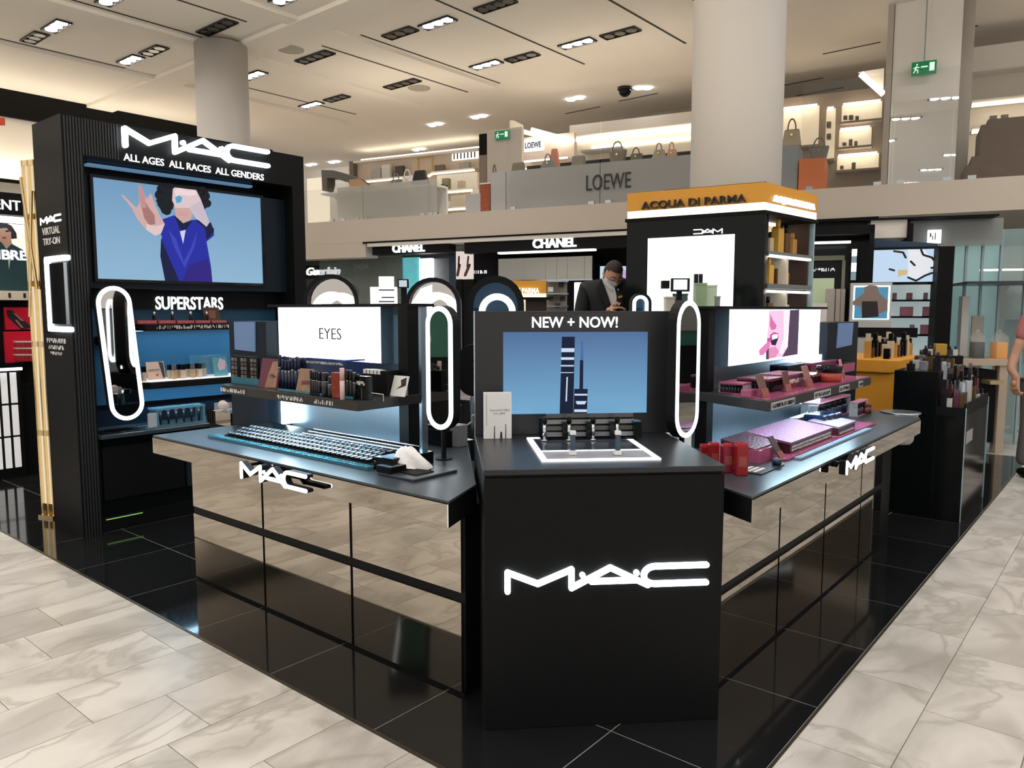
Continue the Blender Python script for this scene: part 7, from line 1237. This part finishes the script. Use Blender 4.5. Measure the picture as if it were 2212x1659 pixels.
zc = FY.pl(30, 783, 0)[1]; part(ys, 'counter_top', MB().box(1.0, FY.pl(50, 783, -0.02)[0], -0.06, 0.14, zc-0.04, zc), GLOSSB); part(ys, 'top_light', MB().box(1.0, FY.pl(48, 783, -0.06)[0], -0.055, -0.03, zc-0.07, zc-0.045), BOXL); part(ys, 'base', MB().box(1.0, FY.pl(50, 900, 0)[0], 0, 0.14, 0, zc-0.04), MATTE); part(ys, 'side_cupboard', MB().box(FY.pl(50, 900, 0)[0], FY.pl(82, 900, 0.05)[0], 0.05, 0.5, 0, FY.pl(66, 830, 0.05)[1]), BLACK)
SLAT = mat('lit_white_slat', (0.7, 0.7, 0.7), 0.4, emit=(1, 1, 1), es=0.35)
for k in range(9):
    x = FY.pl(47, 900, -0.01)[0]-0.075*(k+1)
    for j in range(3): part(ys, 'lit_slat', MB().box(x, x+0.048, -0.02, 0, 0.10+j*(zc-0.17)/3, 0.08+(j+1)*(zc-0.17)/3), SLAT)
for j in range(3):
    for k in range(4):
        px, py = 42+k*9, 740+j*14; x, z = FY.pl(px, py, 0.0); t = thing('lipstick_box', '%s little red and white box, %s tier of the red bay' % (nth[k], ('top', 'middle', 'bottom')[j]), 'box', FY, (x, 0.06, z-0.03), 'boxes in the red bay'); part(t, 'box', MB().box(x-0.016, x+0.016, 0.02, 0.10, z-0.055, z), mat('red_carton', (0.45, 0.03, 0.04), 0.4)); part(t, 'lid', MB().box(x-0.017, x+0.017, 0.018, 0.102, z, z+0.012), WHITEP)
# tall gold lattice post
gx0 = W.g(70, 1100, 0); t = thing('gold_screen_post', 'tall gold lit lattice post beside the tower', 'post', W, (-6.33, 2.25, 0)); LITG = glow('lit_ivory', (1.0, 0.86, 0.64), 0.75)
FG = Fr(-6.2, 2.1, 20); hp = 2.62
def gp(name, mb, m): o = bpy.data.objects.new(name, mb.mesh(name, [m])); COL.objects.link(o); o.parent = t; o.matrix_local = Matrix.Translation(Vector((-6.33, 2.25, 0))).inverted() @ FG.M
gp('post', MB().box(-0.125, -0.109, 0, 0.06, 0, hp), GOLD); gp('post', MB().box(-0.066, -0.050, 0, 0.06, 0, hp), GOLD); gp('post', MB().box(-0.013, 0.0, 0, 0.06, 0, hp), GOLD)
for z0, z1 in ((0.10, 0.62), (0.66, 1.28), (1.32, 1.72), (1.76, 2.2), (2.24, 2.58)):
    gp('lit_panel', MB().box(-0.109, -0.066, 0.02, 0.04, z0, z1), LITG); gp('lit_panel', MB().box(-0.050, -0.013, 0.02, 0.04, z0, z1), LITG); gp('cross_bar', MB().box(-0.125, 0, 0.0, 0.05, z1, z1+0.04), GOLD)
gp('lattice_bar', MB().rod((-0.119, -0.01, 2.5), (-0.020, -0.01, 1.7), 0.012), GOLD); gp('lattice_bar', MB().rod((-0.020, -0.01, 2.4), (-0.112, -0.01, 1.5), 0.012), GOLD); gp('foot', MB().box(-0.139, 0.01, -0.02, 0.08, 0, 0.02), GOLD)
solo('fire_sign', 'small red sign on the wall at the left edge', 'sign', FC, (FC.pl(3, 262, 12)[0], 12, FC.pl(3, 270, 12)[1]), MB().box(FC.pl(-8, 262, 12)[0], FC.pl(8, 262, 12)[0], 12, 12.03, FC.pl(3, 270, 12)[1], FC.pl(3, 254, 12)[1]), mat('sign_red', (0.6, 0.05, 0.02), 0.4))
# ================================================================== PEOPLE
def skin_obj(root, name, joints, edges, m, sub=2, rootj=0, parent=None):
    me = bpy.data.meshes.new(name); off = Vector(OFF[root.name]); me.from_pydata([tuple(Vector(j[0])-off) for j in joints], edges, [])
    o = bpy.data.objects.new(name, me); COL.objects.link(o); o.parent = parent or root; me.materials.append(m)
    sk = o.modifiers.new('skin', 'SKIN'); sk.use_smooth_shade = True
    for i, j in enumerate(joints):
        r = j[1]; me.skin_vertices[0].data[i].radius = (r, r) if not isinstance(r, tuple) else r
        me.skin_vertices[0].data[i].use_root = (i == rootj)
    s = o.modifiers.new('sub', 'SUBSURF'); s.levels = sub; s.render_levels = sub
    return o
def head_pts(seg=28, rings=20):
    P = []
    for i in range(rings+1):
        t = math.pi*i/rings
        row = []
        for k in range(seg):
            a = 2*math.pi*k/seg; x, y, z = math.sin(t)*math.sin(a), -math.sin(t)*math.cos(a), -math.cos(t)
            fr_ = max(0, -y)
            jaw = max(0, -z)
            X = 0.077*x*(1-0.33*jaw**1.6); Y = 0.098*y*(1-0.18*jaw)-0.012*jaw*fr_; Z = 0.122*z
            d = math.hypot(x, z+0.12); 
            if fr_ > 0.5: Y -= 0.022*math.exp(-(x*x)/0.012)*math.exp(-((z+0.12)/0.16)**2); Y -= 0.006*math.exp(-(x*x)/0.05)*math.exp(-((z+0.45)/0.08)**2); Y += 0.006*math.exp(-((abs(x)-0.38)**2)/0.02)*math.exp(-((z-0.06)/0.12)**2)
            row.append((X, Y, Z))
        P.append(row)
    return P
def head(root, c, pitch, yaw, hairm, skinm, mask=None, scale=1.0, parent=None):
    Rm = Matrix.Rotation(R(yaw), 3, 'Z') @ Matrix.Rotation(R(pitch), 3, 'X'); c = Vector(c); P = head_pts(); n = len(P[0])
    def T(p, k=1.0, dy=0): return c + Rm @ (Vector((p[0]*k, p[1]*k+dy, p[2]*k))*scale)
    vs = [T(p) for row in P for p in row]; fs = [(i*n+k, i*n+(k+1) % n, (i+1)*n+(k+1) % n, (i+1)*n+k) for i in range(len(P)-1) for k in range(n)]
    hd = part(root, 'head', MB().add(vs, fs, True), skinm, parent)
    def shell(name, k, cond, m, dy=0):
        mb = MB(); vv = [T(p, k, dy) for row in P for p in row]; vi = [T(p, k-0.04, dy) for row in P for p in row]; f2 = []
        for i in range(len(P)-1):
            for q in range(n):
                ids = (i*n+q, i*n+(q+1) % n, (i+1)*n+(q+1) % n, (i+1)*n+q); pc = [P[j//n][j % n] for j in ids]; cc = [sum(p[a] for p in pc)/4 for a in range(3)]
                if cond(*cc): f2.append(ids)
        mb.add(vv, f2, True); return part(root, name, mb, m, hd)
    shell('hair', 1.06, lambda x, y, z: z > 0.055-0.25*y if y < 0.0 else z > -0.055+0.1*y, hairm, 0.002)
    for s in (-1, 1):
        e = T((s*0.079, 0.012, -0.005)); part(root, 'ear', MB().ball(e, 0.02*scale, 10, 6, (0.55, 0.8, 1.5)), skinm, hd)
        e = T((s*0.031, -0.0865, 0.010)); part(root, 'eye', MB().ball(e, 0.010*scale, 10, 6, (1.35, 0.55, 0.42)), PRINTB, hd); e = T((s*0.031, -0.0855, 0.0155)); part(root, 'eyelid', MB().ball(e, 0.013*scale, 10, 6, (1.25, 0.6, 0.62)), skinm, hd)
        part(root, 'brow', MB().tube([T((s*0.015, -0.0945, 0.034)), T((s*0.032, -0.0895, 0.038)), T((s*0.048, -0.079, 0.034))], 0.0028*scale, 6), hairm, hd)
    a, b = T((-0.022, -0.092, -0.066)), T((0.022, -0.092, -0.066)); part(root, 'mouth', MB().rod(a, b, 0.005*scale, 6), mat('lips', (0.38, 0.16, 0.13), 0.5), hd)
    if mask:
        mk = shell('face_mask', 1.09, lambda x, y, z: y < -0.018 and -0.112 < z < -0.004+0.12*max(0, 0.06-abs(x))*1.0, mask, -0.004)
        for s in (-1, 1): part(root, 'mask_loop', MB().tube([T((s*0.068, -0.045, -0.02), 1.08), T((s*0.082, 0.0, 0.0), 1.04)], 0.0025, 6), mask, hd)
    return hd
def hand(root, name, wrist, dirv, palm_n, m, size=1.0, curl=0.6, parent=None):
    d = Vector(dirv).normalized(); nrm = Vector(palm_n).normalized(); side = d.cross(nrm).normalized(); w = Vector(wrist); mb = MB()
    for k in range(4): mb.rod(w+side*(k-1.5)*0.012*size, w+d*0.085*size+side*(k-1.5)*0.02*size, 0.016*size, 8, 0.012*size); mb.ball(w+d*0.085*size+side*(k-1.5)*0.02*size, 0.012*size, 8, 6)
    mb.ball(w+d*0.045*size, 0.03*size, 10, 6)
    for k, L in enumerate((0.068, 0.078, 0.072, 0.055)):
        p = w+d*0.085*size+side*(k-1.5)*0.02*size; a = 0.0; seg_ = [p]
        for s_, f in enumerate((0.45, 0.32, 0.23)):
            a += curl*(0.7 if s_ else 0.5); p = p+(d*math.cos(a)+nrm*math.sin(a))*L*f*size; seg_.append(p)
        mb.tube(seg_, 0.0088*size, 8)
    p = w+d*0.03*size-side*0.03*size; mb.tube([p, p+(d*0.6-side*0.6+nrm*0.4).normalized()*0.035*size, p+(d*0.9-side*0.3+nrm*0.6).normalized()*0.062*size], 0.010*size, 8)
    return part(root, name, mb, m, parent)
# ---- masked man behind the kiosk corner
DM = 6.45; K = DM/1657.0
def fp(px, py, dy=0.0): x, z = FC.pl(px, py, DM+dy); return (x, DM+dy, z)
cx = fp(1320, 640)[0]
man = thing('person', 'man in black suit and white face mask looking down at a phone', 'person', FC, (cx, DM, 0))
SUIT = mat('black_wool', (0.010, 0.011, 0.014), 0.75, var=0.2, vscale=20); SHIRT = mat('white_shirt', (0.72, 0.72, 0.72), 0.8); MSKIN = mat('man_skin', (0.52, 0.29, 0.21), 0.5, var=0.08, vscale=20); HAIR = mat('dark_brown_hair', (0.022, 0.012, 0.009), 0.65, bump=0.6, vscale=150)
zs = fp(1300, 606)[2]; hipz = 1.06
skin_obj(man, 'suit', [((cx, DM, hipz), (0.17, 0.13)), ((cx, DM, 1.30), (0.175, 0.125)), ((cx, DM, 1.55), (0.205, 0.135)), ((cx, DM+0.01, zs-0.05), (0.17, 0.10)), ((cx-0.02, DM, zs+0.015), 0.075),
    ((cx-0.21, DM, zs-0.07), 0.080), ((cx-0.265, DM+0.0, zs-0.36), 0.065), ((cx-0.10, DM-0.22, 1.49), 0.045),
    ((cx+0.21, DM+0.02, zs-0.07), 0.080), ((cx+0.25, DM+0.02, zs-0.36), 0.065), ((cx+0.10, DM-0.20, 1.52), 0.045),
    ((cx-0.10, DM, 0.95), 0.10), ((cx-0.11, DM, 0.52), 0.075), ((cx-0.11, DM+0.02, 0.09), 0.06), ((cx+0.10, DM, 0.95), 0.10), ((cx+0.11, DM, 0.52), 0.075), ((cx+0.11, DM+0.02, 0.09), 0.06)],
    [(0, 1), (1, 2), (2, 3), (3, 4), (3, 5), (5, 6), (6, 7), (3, 8), (8, 9), (9, 10), (0, 11), (11, 12), (12, 13), (0, 14), (14, 15), (15, 16)], SUIT)
hc = fp(1324, 593, -0.10)
part(man, 'neck', MB().rod((cx-0.03, DM+0.0, zs-0.04), (hc[0]-0.02, hc[1]+0.06, hc[2]-0.03), 0.062, 16, 0.055), MSKIN)
head(man, hc, 40, 16, HAIR, MSKIN, mask=mat('white_mask_cloth', (0.72, 0.70, 0.68), 0.9), scale=0.97)
dv = -0.152
part(man, 'shirt', MB().pic(FC, [(1303, 601), (1314, 609), (1328, 622), (1332, 640), (1331, 668), (1322, 668), (1314, 640), (1304, 612)], DM+dv, 0.05), SHIRT)
part(man, 'collar', MB().pic(FC, [(1300, 600), (1310, 606), (1324, 622), (1322, 628), (1306, 614)], DM+dv-0.012, 0.03), SHIRT)
part(man, 'lapel', MB().pic(FC, [(1296, 604), (1303, 612), (1314, 640), (1323, 668), (1312, 668), (1300, 640), (1292, 618)], DM+dv-0.010, 0.03), SUIT); part(man, 'lapel', MB().pic(FC, [(1331, 618), (1338, 626), (1346, 640), (1340, 668), (1331, 668), (1333, 640)], DM+dv-0.010, 0.03), SUIT)
a = fp(1340, 641, dv-0.02); part(man, 'name_badge', MB().rbox(a, (0.034, 0.006, 0.018), Matrix.Rotation(R(-20), 3, 'Y')), mat('amber_badge', (0.65, 0.32, 0.08), 0.4)); a = fp(1336, 626, dv-0.02); part(man, 'pin', MB().ball(a, 0.008, 8, 6), SILC)
ha = fp(1318, 667, -0.24); hb = fp(1343, 667, -0.24)
hand(man, 'hand', (ha[0]-0.02, ha[1], ha[2]-0.01), (0.8, -0.35, 0.25), (0.3, 0.1, -1), MSKIN, 1.05, 0.5); hand(man, 'hand', (hb[0]+0.03, hb[1], hb[2]-0.03), (-0.55, -0.4, 0.75), (-0.4, -0.2, -0.8), MSKIN, 1.0, 0.7)
ph = fp(1341, 661, -0.29); t = thing('phone', 'black phone held by the masked man', 'phone', FC, ph); part(t, 'body', MB().rbox(ph, (0.075, 0.012, 0.14), Matrix.Rotation(R(55), 3, 'Y') @ Matrix.Rotation(R(60), 3, 'X')), GLOSSB, bevel=0.003); part(t, 'camera_bump', MB().rbox((ph[0]+0.01, ph[1]-0.01, ph[2]+0.012), (0.02, 0.008, 0.02), Matrix.Rotation(R(55), 3, 'Y')), HOUS)
for s in (-1, 1): part(man, 'shoe', MB().ball((cx+s*0.11, DM-0.04, 0.05), 0.05, 12, 8, (0.95, 2.4, 1.0)), GLOSSB)
# ---- person walking out at the right edge
DR = 7.0; hx, hz = FC.pl(2180, 826, DR); px_ = FC.pl(2262, 700, DR)[0]
sh = thing('person', 'shopper in rose top and grey trousers cut by the right edge', 'person', FC, (px_, DR, 0)); SK2 = mat('tan_skin', (0.48, 0.27, 0.19), 0.5, var=0.06, vscale=20); TOP = mat('rose_jersey', (0.42, 0.16, 0.17), 0.85); TRO = mat('grey_trousers', (0.12, 0.12, 0.125), 0.85)
j = [((px_, DR, 1.0), (0.16, 0.12)), ((px_, DR, 1.22), (0.15, 0.11)), ((px_, DR, 1.42), (0.18, 0.12)), ((px_, DR, 1.53), (0.10, 0.08)), ((px_, DR, 1.60), 0.055), ((px_-0.19, DR, 1.45), 0.07), ((px_-0.23, DR, 1.27), 0.058), ((px_+0.19, DR, 1.45), 0.07), ((px_+0.23, DR, 1.27), 0.058)]
skin_obj(sh, 'top', j, [(0, 1), (1, 2), (2, 3), (3, 4), (2, 5), (5, 6), (2, 7), (7, 8)], TOP)
skin_obj(sh, 'trousers', [((px_, DR, 0.98), (0.17, 0.13)), ((px_-0.10, DR, 0.88), 0.10), ((px_-0.12, DR-0.02, 0.5), 0.075), ((px_-0.13, DR+0.02, 0.10), 0.065), ((px_+0.10, DR, 0.88), 0.10), ((px_+0.12, DR+0.03, 0.5), 0.075), ((px_+0.12, DR+0.1, 0.10), 0.065)], [(0, 1), (1, 2), (2, 3), (0, 4), (4, 5), (5, 6)], TRO)
skin_obj(sh, 'arm', [((px_-0.225, DR, 1.30), 0.050), ((px_-0.27, DR+0.01, 1.14), 0.043), ((px_-0.33, DR-0.03, 1.00), 0.040), ((hx+0.012, DR-0.07, hz+0.07), 0.029), ((hx+0.012, DR-0.07, hz+0.015), 0.026)], [(0, 1), (1, 2), (2, 3), (3, 4)], SK2)
skin_obj(sh, 'arm', [((px_+0.225, DR, 1.30), 0.048), ((px_+0.28, DR, 1.10), 0.042), ((px_+0.30, DR-0.06, 0.84), 0.028)], [(0, 1), (1, 2)], SK2)
hand(sh, 'hand', (hx+0.012, DR-0.07, hz+0.05), (-0.1, -0.1, -1), (0.9, 0.1, -0.1), SK2, 1.2, 0.95); hand(sh, 'hand', (px_+0.30, DR-0.06, 0.84), (0, -0.2, -1), (-1, 0, 0), SK2, 1.0, 0.7)
part(sh, 'neck', MB().rod((px_, DR, 1.52), (px_, DR, 1.64), 0.05, 14), SK2); head(sh, (px_, DR-0.01, 1.72), 5, 190, HAIR, SK2)
for s in (-1, 1): part(sh, 'shoe', MB().ball((px_+s*0.125, DR-0.02+(0.06 if s > 0 else 0), 0.045), 0.048, 12, 8, (0.95, 2.3, 0.95)), BLACK)

# ================================================================== STANDS ADDED ACROSS THE AISLE (out of view, to fill the mirror reflections)
def added_stand(lab, x, y, deg, w, h, m1, m2, base):
    f = Fr(x, y, deg); t = thing('added_stand', lab, 'shop unit', f, (0, 0, 0))
    part(t, 'base', MB().box(-w/2, w/2, -0.3, 0.3, 0, base), BLACK); part(t, 'wall', MB().box(-w/2, w/2, -0.05, 0.25, base, h), m1)
    part(t, 'panel', MB().box(-w*0.32, w*0.05, -0.09, -0.05, base+0.25, h-0.2), m2); part(t, 'panel', MB().box(w*0.12, w*0.4, -0.09, -0.05, base+0.15, h-0.45), mat('stand_cream', (0.6, 0.55, 0.48), 0.6))
    part(t, 'header', MB().box(-w/2-0.05, w/2+0.05, -0.2, 0.3, h, h+0.35), MATTE); part(t, 'strip_light', MB().box(-w/2, w/2, -0.16, -0.12, h-0.03, h), BOXL)
    return t
added_stand('added green and magenta stand out of view across the left aisle', -8.6, -3.6, 225, 4.5, 3.0, mat('sea_green_wall', (0.04, 0.16, 0.13), 0.5), mat('magenta_wall', (0.32, 0.04, 0.12), 0.5), 0.95)
added_stand('added sea green stand out of view across the right aisle', 3.4, 11.2, -60, 5.0, 3.0, mat('sea_green_wall', (0.04, 0.16, 0.13)), mat('grey_stand_panel', (0.25, 0.26, 0.27), 0.5), 0.95)
added_stand('added dark stand behind the viewer across the main aisle', 4.6, -4.4, 130, 6.0, 3.0, mat('taupe_stand_wall', (0.12, 0.10, 0.085), 0.6), mat('plum_panel', (0.12, 0.04, 0.05), 0.5), 0.95)
